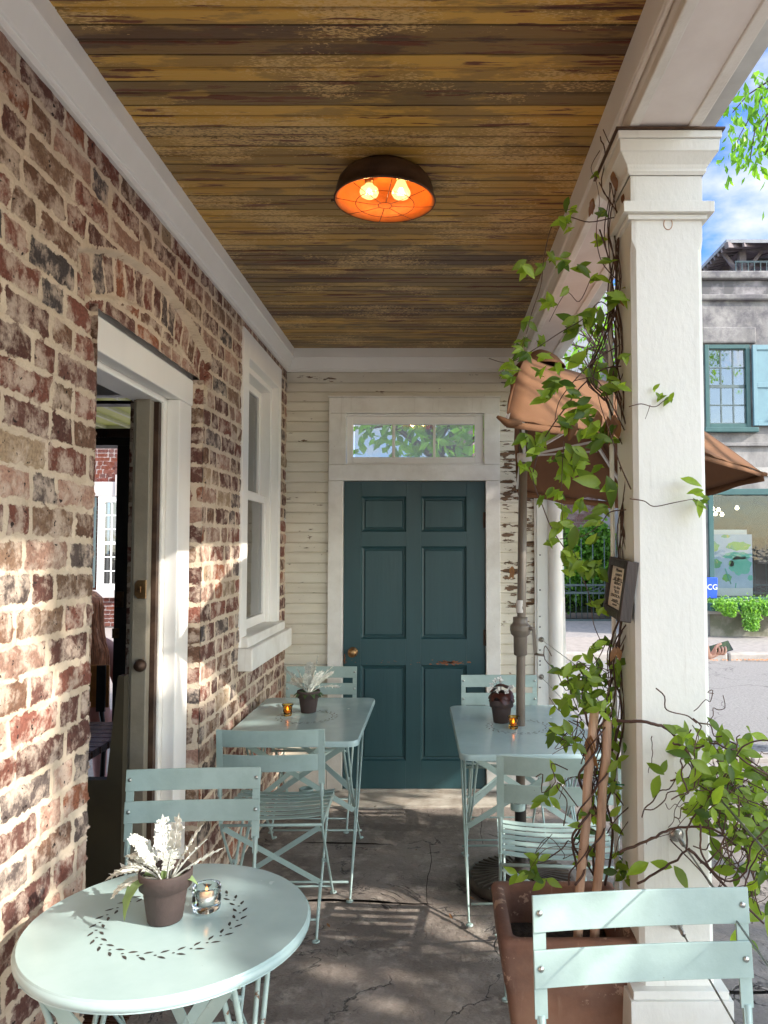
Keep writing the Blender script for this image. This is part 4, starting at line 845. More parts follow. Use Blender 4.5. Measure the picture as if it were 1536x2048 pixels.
for (xx, y_) in ((ex0+.52, ey0+.52), (ex0+1.6, ey0+.52), (ex0+3.0, ey0+.52), (ex0+.52, ey1-.52), (ex0+2.4, ey1-.52), (ex0+4.4, ey0+.52)):
    m_ = MB(); m_.box(xx-.07, xx+.07, y_-.07, y_+.07, 6.6, ez-.02)
    for sg in (-1, 1): m_.bar((xx+sg*.06, y_, ez-.5), (xx+sg*.42, y_, ez-.02), .07, .07)
    child(m_.build('post', MT['lavwood']), pv)
m_ = MB(); m_.box(ex0+.3, ex1, ey0+.3, ey0+.34, ez-.34, ez-.30)
x = ex0+.3
while x < ex0+5: m_.box(x, x+.02, ey0+.305, ey0+.325, 6.6, ez-.34); x += .13
child(m_.build('railing', MT['iron']), pv)
m_ = MB(); m_.box(ex0-.2, ex1, FY+1.5, RY+5, 6.2, 6.45); child(m_.build('deck', MT['lavwood']), pv)

# brick house behind the iron fence, hedge, fence
hb = empty('brick_house', (2, 24, 0), 0, 'pale washed brick house behind the hedge across the street', 'building')
def f_y(Y0): return lambda S, Z, h: np.stack([S, Y0 - h, Z], -1)
o = brick_sheet('house_wall', f_y(21.5), .5, 9.5, 0, 6.4, .025, MT['brick_red'], None, seed=9, pal=[(.33,.22,.20),(.42,.33,.31),(.28,.18,.17)]); child(o, hb)
m_ = MB(); m_.box(.5, 9.5, 21.52, 27, 0, 6.4); child(m_.build('wall_core', MT['palestone']), hb)
m_ = MB(); m_.prism([(0,6.4),(9.6,6.4),(4.8,9)], 21.2, 27, lambda a, b, h: (a+.2, h, b)); child(m_.build('roof', MT['shingle'], fix=True), hb)
gh = empty('grey_house', (5, 27, 0), 0, 'grey house front seen through the gap left of the pillar', 'building')
random.seed(12)
hd = empty('hedge', (3, 18.2, 0), 0, 'bright green ivy covered hedge behind the iron fence', 'hedge')
m_ = MB(); pts = []
def hedge_top(x): return 1.6 + .45*math.sin(x*2.3+.4) + .25*math.sin(x*5.1) + (.3 if x > 3.4 else 0)
for k in range(15000):
    x = ru(1.6, 7.5); zt_ = hedge_top(x) + ru(-.1, .1); z = zt_ * math.sqrt(rnd()); y = 17.6 + ru(0, .45) + .35*mnoise.noise(Vector((x*1.7, z*1.7, 0))); pts.append((x, y, z))
leafset(m_, pts, .11, .3, wide=.7); child(m_.build('ivy_leaves', MT['leaf_hedge']), hd)
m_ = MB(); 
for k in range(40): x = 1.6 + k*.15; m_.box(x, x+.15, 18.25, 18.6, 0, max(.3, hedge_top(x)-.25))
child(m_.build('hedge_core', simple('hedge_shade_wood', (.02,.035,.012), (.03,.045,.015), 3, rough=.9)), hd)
fe = empty('iron_fence', (3, 16.5, 0), 0, 'grey green iron fence with a curved scroll band in front of the hedge', 'fence')
m_ = MB(); FZ = [P(1180, v_, 16.5).z for v_ in (1242, 1186, 1170, 1078)]
for k in range(60):
    x = 1.9 + k*.125; m_.tube([(x, 16.5, .02), (x, 16.5, FZ[3] if k % 2 == 0 else FZ[2])], .011, 6)
child(m_.build('bars', MT['iron']), fe)
m_ = MB()
for z in (FZ[0]+.02, FZ[1], FZ[2]): m_.box(1.8, 9.5, 16.48, 16.52, z-.02, z+.02)
child(m_.build('rails', MT['iron']), fe)
m_ = MB()
for k in range(8):
    x = 2.2 + k*.9; z0_, z1_ = FZ[1]+.02, FZ[2]-.02
    m_.tube([(x + .45*math.cos(t), 16.5, z0_ + (z1_-z0_)*math.sin(t)) for t in [i*math.pi/12 for i in range(13)]], .009, 5); m_.tube([(x + .45*math.cos(t), 16.5, z1_ - (z1_-z0_)*math.sin(t)) for t in [i*math.pi/12 for i in range(13)]], .009, 5)
child(m_.build('scrollwork', MT['iron']), fe)
m_ = MB(); m_.box(4.2, 12, 27, 33, 0, 9.5); child(m_.build('wall', MT['stucco_pale']), gh)
for k in range(3): 
    m_ = MB(); m_.box(4.6+k*1.7, 5.6+k*1.7, 26.95, 27.0, 6, 7.8); child(m_.build('window', MT['darkroom']), gh)

# ================================================================ TREES
SUN_GAPS = [((-.35,2.92,0),.09), ((-.1,2.98,0),.08), ((.12,2.93,0),.09), ((.2,3.12,0),.10), ((-.2,2.72,0),.06), ((.42,2.95,.45),.18), ((.8,3.1,2.2),.42), ((.3,2.6,2.1),.3), ((1.3,3.6,2.0),.3), ((.1,4.62,0),.13), ((-.45,4.6,0),.10),  # spots to stay sunlit; the added crowns are opened towards them
        ((-.95,4.45,.85),.14), ((-.96,1.72,1.25),.12), ((-.96,1.85,.85),.05), ((-.6,1.45,.71),.06), ((-.75,1.85,.71),.04), ((.3,1.5,.8),.035), ((.42,1.5,.78),.03), ((.35,4.0,.71),.10)]
def tree(name, base, trunk_h, tr_r, crown_c, crown_r, nleaf, lsize, mleaf, label, seed_, nbr=10, cat='tree', clump=.35, holes=()):
    random.seed(seed_); t = empty(name, base, 0, label, cat); m_ = MB(); base = Vector(base); cc = Vector(crown_c); top = base + Vector((0, 0, trunk_h))
    m_.tube([base, base + (top-base)*.5 + Vector((.08,.05,0)), top, top + (cc-top)*.6, cc + Vector((0,0,crown_r[2]*.5))], [tr_r, tr_r*.8, tr_r*.65, tr_r*.35, tr_r*.12], 9)
    tips = []
    for k in range(nbr):
        while True:
            q = Vector((ru(-1,1), ru(-1,1), ru(-1,1)))
            if .45 < q.length < 1: break
        e = cc + Vector((q.x*crown_r[0], q.y*crown_r[1], q.z*crown_r[2])); s0 = top + (cc-top)*ru(0, .8); mid = (s0+e)/2 + Vector((ru(-.2,.2), ru(-.2,.2), ru(0,.3)))
        m_.tube([s0, mid, e], [tr_r*.3, tr_r*.17, tr_r*.05], 6); tips.append(e); tips.append(mid)
        for j in range(3):
            e2 = e + Vector((ru(-1,1)*crown_r[0], ru(-1,1)*crown_r[1], ru(-.8,.6)*crown_r[2]))*.35; m_.tube([mid + (e-mid)*ru(.2,.9), e2], [tr_r*.07, tr_r*.02], 4); tips.append(e2)
    child(m_.build('trunk', MT['stem']), t); m_ = MB(); pts = []
    for k in range(nleaf):
        q = random.choice(tips); s = clump*min(crown_r); pt_ = q + Vector((random.gauss(0, s), random.gauss(0, s), random.gauss(0, s*.8)))
        if any(((pt_-Vector(h_)) - SUN*(pt_-Vector(h_)).dot(SUN)).length < r_ + .09 for h_, r_ in holes): continue      # crown carved open along the sun ray to a chosen spot
        pts.append(pt_)
    leafset(m_, pts, lsize, .5, wide=.5); child(m_.build('crown', mleaf), t); return t
tree('street_tree', (5.0, 5.35, -.1), 3.6, .16, (5.9, 6.8, 7.4), (1.8, 1.5, 1.4), 5000, .13, MT['leaf_tree'], 'bright green street tree whose branches hang into the sky right of the pillar', 40, 18)
tree('spring_tree', (4.3, 14.6, -.05), 3.4, .10, (2.9, 15, 6.4), (1.5, 1.2, 2.2), 900, .15, MT['leaf_tree'], 'thin yellow green tree in the sky gap left of the pillar', 41, 20)
tree('yard_tree', (.25, 8.6, -.1), 2.2, .12, (-.2, 8.8, 3.2), (1.6, .7, 1.0), 1500, .15, MT['leaf_tree'], 'broad leaved tree seen through the transom above the teal door', 42, 14)
tree('floor_sun_blocker', (6.4, -.6, -.1), 2.6, .14, (5.5, -.2, 3.55), (.9, 2.5, .62), 8500, .15, MT['leaf_tree'], 'unseen low spreading tree added beside the porch to keep sun off its floor', 43, 34, clump=.45, holes=SUN_GAPS)  # unseen tree, added to keep direct sun off the floor
tree('pillar_sun_blocker', (6.6, .3, -.1), 3.4, .12, (5.5, .15, 4.95), (.75, .8, .9), 10500, .15, MT['leaf_tree'], 'unseen slim tree added out of view to the right to shade the pillar', 45, 26, clump=.32, holes=SUN_GAPS)  # unseen tree, crown placed to block sun from the pillar front
tree('wall_sun_blocker', (6.9, 1.5, -.1), 3.6, .12, (5.6, 1.35, 5.25), (.8, 1.0, 1.0), 11000, .15, MT['leaf_tree'], 'unseen tall tree added out of view to the right to shade the brick wall', 46, 28, clump=.32, holes=SUN_GAPS)  # added out of view so the brick wall and jamb fall in shade
tree('end_wall_sun_blocker', (6.3, 3.2, -.1), 2.6, .14, (5.4, 3.35, 4.5), (.9, 1.05, 1.5), 11000, .16, MT['leaf_tree'], 'unseen dense round tree added right of the porch to shade the end wall', 44, 34, clump=.30, holes=SUN_GAPS)  # added out of view to block sun from the end wall and door

# hanging branch in the upper right sky
random.seed(52); hbch = empty('leafy_branch', (3, 6.6, 5.6), 0, 'drooping branch of small bright leaves in the upper right sky', 'branch')
m_ = MB(); lv = MB()
for (pp) in ([(1620,60),(1560,140),(1520,200),(1480,270),(1462,320)], [(1600,150),(1550,210),(1510,260),(1500,320)], [(1620,90),(1540,160),(1495,190),(1465,225)], [(1620,200),(1560,250),(1530,310)], [(1590,100),(1540,230),(1525,290)]):
    P3 = [P(u, v_, 6.5) for u, v_ in pp]; m_.tube(P3, [.012,.009,.006,.004,.002][:len(P3)], 5)
    for i in range(len(P3)-1):
        for k in range(34):
            q = P3[i].lerp(P3[i+1], rnd()) + Vector((random.gauss(0,.07), random.gauss(0,.12), random.gauss(-.04,.07)))
            leafset(lv, [q], .10, .9, wide=.42)
child(m_.build('branch_wood', MT['stem']), hbch); child(lv.build('leaves', MT['leaf_tree']), hbch)

# ================================================================ BISTRO CHAIRS
def make_chair(bow):
    t = empty('bistro_chair'); m = MT['mint']
    def slatmesh(y0, z0, z1, xw, bow, tilt=0, th=.0022):
        mb = MB(); n = 12; vs = []
        for i in range(n+1):
            x = -xw + 2*xw*i/n; c = bow * (1 - (x/xw)**2)
            for (z, yo) in ((z0, 0), (z1, tilt)): 
                vs += [(x, y0+c+yo-th, z), (x, y0+c+yo+th, z)]
        fs = []
        for i in range(n):
            a = i*4; b = a+4; fs += [(a, b, b+2, a+2), (a+1, a+3, b+3, b+1), (a+2, b+2, b+3, a+3), (a, a+1, b+1, b)]
        fs += [(0, 2, 3, 1), (n*4, n*4+1, n*4+3, n*4+2)]; return mb.add(vs, fs, False)
    xp = .198
    for k, (za, zb) in enumerate(((.752, .818), (.655, .721))):
        yy = .222 - (.82-zb)*.11; s_ = slatmesh(yy-.010, za, zb, .211, bow, .007).build('back_slat', m, t, bevel=.0016)
        for sx in (-1, 1):
            r_ = MB(); r_.lathe([(.0062,0),(.006,.002),(.0035,.0042),(0,.0048)], (sx*xp, yy-.0105-.0020+.0042, (za+zb)/2+.002), 12, RX); r_.build('rivet', MT['rivet'], s_)
    for sx in (-1, 1):
        mb = MB(); x = sx*xp
        mb.bar((x, .224, .815), (x, .203, .60), .024, .005, (0,1,0))
        mb.bar((x, .203, .601), (x, .199, .555), .016, .007, (0,1,0))
        mb.tube([(x, .2035, .606), (x, .199, .56), (x, .178, .452), (x*1.0, .165, .41), (x*1.02, -.175, .035), (x*1.02, -.192, .012), (x*1.02, -.205, .005)], [.0075,.0056,.0056,.0054,.0054,.0052,.005], 8)
        mb.lathe([(0,.001),(.015,.001),(.0155,.004),(.013,.006),(.005,.006),(.005,.0045),(0,.0045)], (x*1.02, -.215, 0), 14)
        mb.build('leg', m, t)
        mb = MB(); xi = sx*(xp-.017)
        mb.tube([(xi, -.205, .437), (xi, -.19, .41), (xi*1.0, .175, .04), (xi, .188, .012), (xi, .20, .005)], [.0054]*3+[.0052,.005], 8)
        mb.lathe([(0,.001),(.015,.001),(.0155,.004),(.013,.006),(.005,.006),(.005,.0045),(0,.0045)], (xi, .21, 0), 14)
        mb.lathe([(0,0),(.008,0),(.008,.026),(0,.026)], (xi-.006 if sx > 0 else xi-.02, -.008, .224), 10, Matrix.Rotation(R(90), 4, 'Y'))
        mb.build('leg', m, t)
    mb = MB(); mb.bar((-xp-.004, -.215, .437), (-xp-.004, .188, .448), .004, .024); mb.bar((xp+.004, -.215, .437), (xp+.004, .188, .448), .004, .024)
    mb.tube([(-xp, -.217, .434), (xp, -.217, .434)], .006, 8); mb.tube([(-xp, .186, .438), (xp, .186, .438)], .006, 8); mb.build('seat_frame', m, t)
    for k in range(7):
        y = -.20 + k*.0625; mb = MB(); n = 12; vs = []
        for i in range(n+1):
            x = -(xp+.008) + 2*(xp+.008)*i/n; dip = -.014*(1-(x/xp)**2) + (.010 if k == 0 else 0)*0; z = .449 + dip + .0273*(y+.2)/.4
            vs += [(x, y-.0165, z), (x, y+.0165, z), (x, y-.0165, z+.003), (x, y+.0165, z+.003)]
        fs = []
        for i in range(n): a = i*4; b = a+4; fs += [(a, a+1, b+1, b), (a+2, b+2, b+3, a+3), (a, b, b+2, a+2), (a+1, a+3, b+3, b+1)]
        fs += [(0, 2, 3, 1), (n*4, n*4+1, n*4+3, n*4+2)]
        mb.add(vs, fs); mb.build('seat_slat', m, t)
    mb = MB(); mb.bar((-xp+.01, .175, .425), (xp-.02, .07, .17), .020, .004, (0,1,0)); mb.bar((xp-.01, .18, .425), (-xp+.02, .075, .17), .020, .004, (0,1,0))
    mb.tube([(xp-.02, .07, .17), (xp-.02, .165, .05)], .004, 6); mb.tube([(-xp+.02, .075, .17), (-xp+.02, .165, .05)], .004, 6); mb.build('cross_brace', m, t)
    for (ya_, za_, w_) in ((-.155, .055, xp), (.155, .06, xp-.017)): mb = MB(); mb.tube([(-w_, ya_, za_), (w_, ya_, za_)], .0042, 6); mb.build('stretcher', m, t)
    return t
chair0 = make_chair(.007); chair1 = make_chair(.028)
chairs = [
 # X centre and Y of the back, rotation, label
 ((253+523)/2, 1537, 4.0, 0, 'mint metal folding chair behind the round table, half in the open doorway'),
 ((433+650)/2, 1458, 181.5, 1, 'mint metal folding chair seen from behind, pushed up to the left rectangular table'),
 ((575+712)/2, 1333, 0.0, 0, 'mint metal folding chair at the far left beside the teal door'),
 ((923+1073)/2, 1350, 0.0, 0, 'mint metal folding chair at the far right behind the umbrella pole'),
 ((998+1237)/2, 1512, 176, 1, 'mint metal folding chair with its back to the viewer, behind the terracotta planter'),
 ((1072+1506)/2, 1780, 5.0, 0, 'large near mint metal folding chair in front of the terracotta planter and pillar')]
CH = []
for i, (u, v_, rz, away, lab) in enumerate(chairs):
    c = (chair0 if i == 0 else chair1 if i == 1 else copy_tree(chair1 if away else chair0))
    p = Wz(u, v_, .818); off = Matrix.Rotation(R(rz), 3, 'Z') @ Vector((0, .218, 0))
    c.location = (p.x - off.x, p.y - off.y, .0); c.rotation_euler = (0, 0, R(rz)); tag(c, lab, 'chair', 'mint bistro chairs'); CH.append(c)
CH[5].scale = (1.04, 1.03, 1.03); p = Wz(1290, 1783, .842); CH[5].location = (p.x+.012, p.y-.224, 0)

# ================================================================ TABLES
def wreath(c, rad, z, n=26, s=1.0):
    mb = MB(); cx, cy = c
    def lf(x, y, a, L, W):
        k = 7; up = [(L*i/k, W*math.sin(math.pi*(i/k)**.8)) for i in range(k+1)]; dn = [(L*i/k, -W*.55*math.sin(math.pi*(i/k)**1.2)) for i in range(k-1, 0, -1)]
        ca, sa = math.cos(a), math.sin(a); mb.add([(x+p*ca-q*sa, y+p*sa+q*ca, z) for p, q in up+dn], [tuple(range(2*k))])
    for i in range(n):
        t = 2*math.pi*i/n; tx, ty = -math.sin(t), math.cos(t)
        x, y = cx+rad*math.cos(t), cy+rad*math.sin(t)
        lf(cx+(rad+.006*s)*math.cos(t), cy+(rad+.006*s)*math.sin(t), t+R(62), .020*s, .0042*s)
        lf(cx+(rad-.006*s)*math.cos(t+.03), cy+(rad-.006*s)*math.sin(t+.03), t+R(118), .019*s, .0042*s)
        for r0 in (.0,): mb.add([(x+.003*s*math.cos(q*.9)-tx*.004, y+.0024*s*math.sin(q*.9)-ty*.004, z) for q in range(7)], [tuple(range(7))])
    return mb
def rrect(hx, hy, r, n=6):
    out = []
    for cx, cy, a0 in ((hx-r, hy-r, 0), (-hx+r, hy-r, 90), (-hx+r, -hy+r, 180), (hx-r, -hy+r, 270)):
        out += [(cx+r*math.cos(R(a0+90*i/n)), cy+r*math.sin(R(a0+90*i/n))) for i in range(n+1)]
    return out
def top_mesh(outline, hz_=.71, flat=None):
    mb = MB(); n = len(outline)
    rings = [(1.0, -.024), (1.0, -.008), (.9965, -.0025), (.99, 0)]
    vs = [];
    L = max(abs(x) for x, y in outline); 
    for f, z in rings:
        k = 1-f; vs += [(x - math.copysign(min(abs(x), k*L), x), y - math.copysign(min(abs(y), k*L), y), hz_+z) for x, y in outline]
    fs = [(r*n+i, r*n+(i+1) % n, (r+1)*n+(i+1) % n, (r+1)*n+i) for r in range(3) for i in range(n)]
    mb.add(vs, fs, True); mb.add([(x, y, hz_) for x, y, z in vs[3*n:]], [tuple(range(n))]); mb.add([(x, y, hz_-.006) for x, y, z in vs[3*n:]], [tuple(range(n))[::-1]]); return mb
def fold_legs(t, hx, hy, mt, zt=.69, flat=True):
    for sx in (-1, 1):
        for (a, b_) in ((-1, 1), (1, -1)):
            mb = MB(); x = sx*hx + (.012*a*sx)
            for dx in (0, -.022*sx):
                mb.tube([(x+dx, a*hy*.9, zt), (x+dx*.6, a*hy*.2, zt*.56), (x, b_*hy*.92, .04), (x, b_*hy*1.0, .008), (x, b_*hy*1.06, .005)], .0047, 7)
            mb.lathe([(0,.001),(.015,.001),(.015,.005),(.005,.006),(0,.005)], (x, b_*hy*1.1, 0), 12); mb.build('leg', mt, t)
    mb = MB()
    for s_ in (-1, 1):
        mb.bar((-hx, s_*hy*.86, zt-.03), (hx, s_*hy*.30, .30), .024, .004, (0,1,0)); mb.bar((hx, s_*hy*.86, zt-.03), (-hx, s_*hy*.30, .30), .024, .004, (0,1,0))
    mb.build('cross_brace', mt, t)
    for s_ in (-1, 1): mb = MB(); mb.tube([(-hx, s_*hy*.93, .06), (hx, s_*hy*.93, .06)], .005, 6); mb.build('stretcher', mt, t)
    mb = MB()
    for s_ in (-1, 1): mb.tube([(-hx, s_*hy*.8, zt-.02), (hx, s_*hy*.8, zt-.02)], .006, 6)
    for sx in (-1, 1): mb.bar((sx*hx, -hy, zt), (sx*hx, hy, zt), .022, .006)
    mb.build('top_frame', mt, t)
tl = empty('rectangular_table')
top_mesh(rrect(.295, .475, .045)).build('tabletop', MT['mint_top'], tl); wreath((0, 0), .135, .7106).build('leaf_cutouts', MT['dark_hole'], tl)
fold_legs(tl, .24, .33, MT['mint'])
tr_ = copy_tree(tl)
c1 = Wz(530, 1390, .71); c2 = Wz(750, 1397, .71); c3 = Wz(717, 1480, .71); d1 = Wz(895, 1412, .71); d2 = Wz(925, 1506, .71)
print('table', c1, c2, c3, d1, d2)
tl.location = (c2.x/2+c3.x/2-.295, (c2.y+c3.y)/2, 0); tr_.location = (d1.x/2+d2.x/2+.295, (d1.y+d2.y)/2, 0); tr_.rotation_euler.z = R(1.5)
tl.rotation_euler.z = R(0)
tag(tl, 'mint rectangular folding table against the brick wall, with a fern pot and amber votive', 'table', 'rectangular metal tables'); tag(tr_, 'mint rectangular folding table around the umbrella pole, with a begonia pot', 'table', 'rectangular metal tables')
mb = MB(); mb.lathe([(.034,-.002),(.034,.03),(.03,.03),(.03,-.002),(.034,-.002)], (0, 0, .34), 20, closed=True); mb.build('umbrella_ring', MT['mint'], tl)
mb = MB(); mb.lathe([(.034,-.002),(.034,.03),(.03,.03),(.03,-.002),(.034,-.002)], (-.005, 0, .34), 20, closed=True); mb.build('umbrella_ring', MT['mint'], tr_)
e1 = Wz(20, 1880, .71); e2 = Wz(605, 1850, .71); e3 = Wz(330, 1726, .71); e4 = Wz(300, 2003, .71); print('round', e1, e2, e3, e4)
RC = Vector(((e1.x+e2.x)/2+.004, (e3.y+e4.y)/2, 0)); RR = (e3.y-e4.y)/2; print('rr', RC, RR, (e2.x-e1.x)/2)
rt = empty('round_table', RC, 0, 'round mint metal table with a chipped rolled rim, nearest the viewer', 'table')
top_mesh([(RR*math.cos(i*2*math.pi/72), RR*math.sin(i*2*math.pi/72)) for i in range(72)]).build('tabletop', MT['mint_top'], rt)
mb = MB(); mb.v = []; mb.lathe([(RR-.001,.688),(RR+.003,.692),(RR+.0035,.700),(RR-.001,.7065),(RR-.004,.708)], (0,0,0), 72, closed=True); mb.build('rim', MT['mint_top'], rt)
wreath((.0, .0), .148, .7106, 27, 1.05).build('leaf_cutouts', MT['dark_hole'], rt)
for (ang) in (25,):
    for sx in (-1, 1):
        for a in (-1, 1):
            mb = MB(); x = sx*.19
            for dx in (0, -.026*sx): mb.tube([(x+dx, a*.2, .69), (x+dx*.6, a*.03, .38), (x, -a*.215, .04), (x, -a*.235, .006)], .0062, 7)
            mb.lathe([(0,.001),(.015,.001),(.015,.005),(.005,.006),(0,.005)], (x, -a*.245, 0), 12); mb.build('leg', MT['mint_rust'], rt)
    mb = MB(); mb.bar((-.18, -.2, .675), (.14, -.06, .20), .026, .004, (0,1,0)); mb.bar((.18, -.2, .675), (-.14, -.06, .20), .026, .004, (0,1,0)); mb.bar((-.18, .2, .675), (.14, .06, .20), .026, .004, (0,1,0)); mb.bar((.18, .2, .675), (-.14, .06, .20), .026, .004, (0,1,0)); mb.build('cross_brace', MT['mint_rust'], rt)
    mb = MB(); mb.tube([(-.2, .2, .06), (.2, .2, .06)], .005, 6); mb.build('stretcher', MT['mint_rust'], rt); mb = MB(); mb.tube([(-.2, -.2, .06), (.2, -.2, .06)], .005, 6); mb.build('stretcher', MT['mint_rust'], rt); mb = MB(); mb.bar((-.2,-.22,.69), (-.2,.22,.69), .022, .006); mb.bar((.2,-.22,.69), (.2,.22,.69), .022, .006); mb.build('top_frame', MT['mint_rust'], rt)

# ================================================================ POTS, PLANTS, CANDLES
def pot(loc, s=1.0):
    mb = MB(); mb.lathe([(0,0),(.036,0),(.0375,.003),(.0475,.070),(.0485,.0715),(.0555,.073),(.0575,.104),(.0565,.107),(.053,.107),(.0505,.085),(.0,.084)], (0,0,0), 40); return mb
def frond(mb, base, d, L, bend, w=.5, nl=7, up=Vector((0,0,1))):
    p = Vector(base); d = Vector(d).normalized(); side = d.cross(up); side = side.normalized() if side.length > .05 else Vector((1,0,0)); pts = [p.copy()]
    for i in range(nl*2):
        d = (d + Vector((0,0,-bend/nl))).normalized(); p = p + d*L/(nl*2); pts.append(p.copy())
    n = len(pts); st = int(n*.30)
    nrm = side.cross(d).normalized()
    for i in range(st, n-1):
        f = (i-st)/(n-1-st); ww = L*w*.40*math.sin(math.pi*min(1, .25+f*.72))**.7; q = pts[i]; dd = (pts[i+1]-pts[i]).normalized()
        mb.add([q-side*L*.014, q+side*L*.014, pts[i+1]+side*L*.014, pts[i+1]-side*L*.014], [(0,1,2,3)])
        if (i-st) % 2: continue
        for s_ in (-1, 1):
            for (ang, ll, off) in ((.95, 1.0, 0), (.45, .72, .5)):
                o = (side*s_*math.cos(ang)+dd*math.sin(ang)).normalized(); lw = ww*ll*ru(.85,1.15); bb = q + dd*L/(nl*2)*off*1.3; cr_ = (dd - o*dd.dot(o)).normalized(); tip = bb + o*lw + nrm*ru(-.2,.25)*lw
                m0 = bb + o*lw*.45; k0 = bb + o*lw*.72
                mb.add([bb-cr_*lw*.07, m0-cr_*lw*.16, k0-cr_*lw*.30, bb+o*lw*.80-cr_*lw*.12, tip, bb+o*lw*.82+cr_*lw*.12, k0+cr_*lw*.30, m0+cr_*lw*.16, bb+cr_*lw*.07], [tuple(range(9))])
    q = pts[-1]; mb.add([pts[-2]-side*L*.045, q+(pts[-1]-pts[-2])*.8, pts[-2]+side*L*.045], [(0,1,2)])
    return pts
def miller(t, lst, mt, gl=None):
    st = MB(); lv = MB()
    for (b, d, L, bend, w_) in lst:
        pts = frond(lv, b, d, L, bend, w_); n = len(pts); st.tube(pts, [.0024*(1-.7*i/n) for i in range(n)], 6)
    st.build('stems', MT['silver'], t); lv.build('fronds', mt, t)
def broadleaf(mb, base, d, L, W, droop, n=8, jag=.12):
    p = Vector(base); d = Vector(d).normalized(); side = d.cross(Vector((0,0,1))); side = side.normalized() if side.length > .05 else Vector((1,0,0)); vs = []
    for i in range(n+1):
        f = i/n; w_ = W*math.sin(math.pi*min(.97, .06+f*.93)**.85)*(1+(jag if i % 2 else -jag)); up = side.cross(d)
        vs += [p-side*w_+up*w_*.25, p.copy(), p+side*w_+up*w_*.25]; d = (d+Vector((0,0,-droop/n))).normalized(); p = p+d*L/n
    mb.add(vs, [(i*3+j, i*3+j+1, i*3+4+j, i*3+3+j) for i in range(n) for j in range(2)], True)
soil_pts = lambda mb, r, z, n: [mb.lathe([(0,-.002),(ru(.002,.005),0),(0,ru(.002,.005))], (r*math.sqrt(rnd())*math.cos(a), r*math.sqrt(rnd())*math.sin(a), z), 5) for a in [ru(0, 6.28) for _ in range(n)]]
random.seed(61)
pA = Wz(330, 1838, .7112); pt = empty('potted_dusty_miller', pA, 0, 'dark clay pot of silvery lobed leaves on the round table', 'potted plant')
pot((0,0,0)).build('pot', MT['terra_pot'], pt); mb = MB(); soil_pts(mb, .048, .086, 110); mb.build('soil', MT['soil'], pt)
L_ = []
for (a, tilt, L, bend, w_) in ((175,48,.15,.75,.75),(195,58,.13,.8,.75),(150,42,.14,.6,.7),(165,28,.14,.35,.7),(120,12,.15,.2,.55),(60,8,.155,.15,.55),(20,22,.15,.3,.5),(350,34,.15,.2,.5),(5,52,.15,.15,.46),(300,20,.12,.4,.55),(250,25,.105,.5,.55),(220,30,.11,.6,.55),(200,55,.09,.7,.55)):
    L *= .84
    L_.append((Vector((.012*math.cos(R(a)), .012*math.sin(R(a)), .084)), Vector((math.cos(R(a))*math.sin(R(tilt)), math.sin(R(a))*math.sin(R(tilt)), math.cos(R(tilt)))), L, bend, w_*1.15))
miller(pt, L_, MT['silver'])
mb = MB(); broadleaf(mb, (-.03,-.028,.092), (-.8,-.75,.9), .095, .019, 4.2); broadleaf(mb, (.02,0,.088), (.8,-.2,.45), .06, .011, 1.2); broadleaf(mb, (-.02,.0,.09), (-.9,.2,.35), .055, .010, .8); broadleaf(mb, (.0,-.01,.09), (.5,-.3,1.4), .055, .014, .6)
mb.build('green_leaf', MT['leaf_grn2'], pt)
pB = Wz(617, 1424, .7112); pt = empty('potted_fern', pB, 0, 'dark clay pot of feathery grey leaves on the left rectangular table', 'potted plant')
pot((0,0,0)).build('pot', MT['terra_pot'], pt); mb = MB(); soil_pts(mb, .048, .086, 40); mb.build('soil', MT['soil'], pt)
miller(pt, [(Vector((0,0,.085)), Vector((math.cos(R(a))*math.sin(R(tl_)), math.sin(R(a))*math.sin(R(tl_)), math.cos(R(tl_)))), L, bd, .72) for (a, tl_, L, bd) in ((180,32,.17,.3),(150,45,.16,.5),(10,12,.2,.1),(0,30,.19,.3),(340,45,.18,.55),(90,10,.16,.2),(270,20,.13,.3),(200,20,.15,.2),(30,38,.17,.3),(320,30,.16,.2))], MT['silver'])
mb = MB()
for a in (170, 200, 225, 300, 330, 350, 265, 20, 140): broadleaf(mb, (0,0,.09), (math.cos(R(a)), math.sin(R(a)), .75), .085, .019, 1.5)
mb.build('green_leaf', leafmat('pot_green_leaf', (.035,.075,.03), (.06,.11,.045), .2, .6), pt)
pC = Wz(1003, 1444, .7112); pt = empty('potted_begonia', pC, 0, 'dark clay pot of bronze leaved begonia with white flowers on the right table', 'potted plant')
pot((0,0,0)).build('pot', MT['terra_pot'], pt); mb = MB(); soil_pts(mb, .048, .086, 30); mb.build('soil', MT['soil'], pt)
mb = MB(); random.seed(9)
for k in range(38):
    a = ru(0, 6.28); el_ = ru(.1, 1.4); q = Vector((math.cos(a)*math.cos(el_)*.055, math.sin(a)*math.cos(el_)*.055, .105+.07*math.sin(el_))); n_ = (q-Vector((0,0,.08))).normalized(); s1 = n_.orthogonal().normalized(); s2 = n_.cross(s1); r_ = ru(.016,.024)
    mb.add([q+n_*.004] + [q+(s1*math.cos(t*.785)+s2*math.sin(t*.785))*r_*ru(.85,1.1)-n_*.003 for t in range(8)], [(0, 1+i, 1+(i+1) % 8) for i in range(8)], True)
mb.build('leaves', MT['begonia'], pt)
mb = MB()
for (x, y, z) in ((-.03,-.02,.195),(-.01,-.03,.205),(.04,-.03,.165),(.05,0,.16),(0,.02,.19),(-.045,.01,.17),(.02,-.05,.15)):
    for k in range(4): 
        a = k*1.57+x*50; q = Vector((x, y, z)); d = Vector((math.cos(a), .3, math.sin(a))); s_ = Vector((-math.sin(a), .2, math.cos(a))); mb.add([q, q+d*.008+s_*.006, q+d*.014, q+d*.008-s_*.006], [(0,1,2,3)])
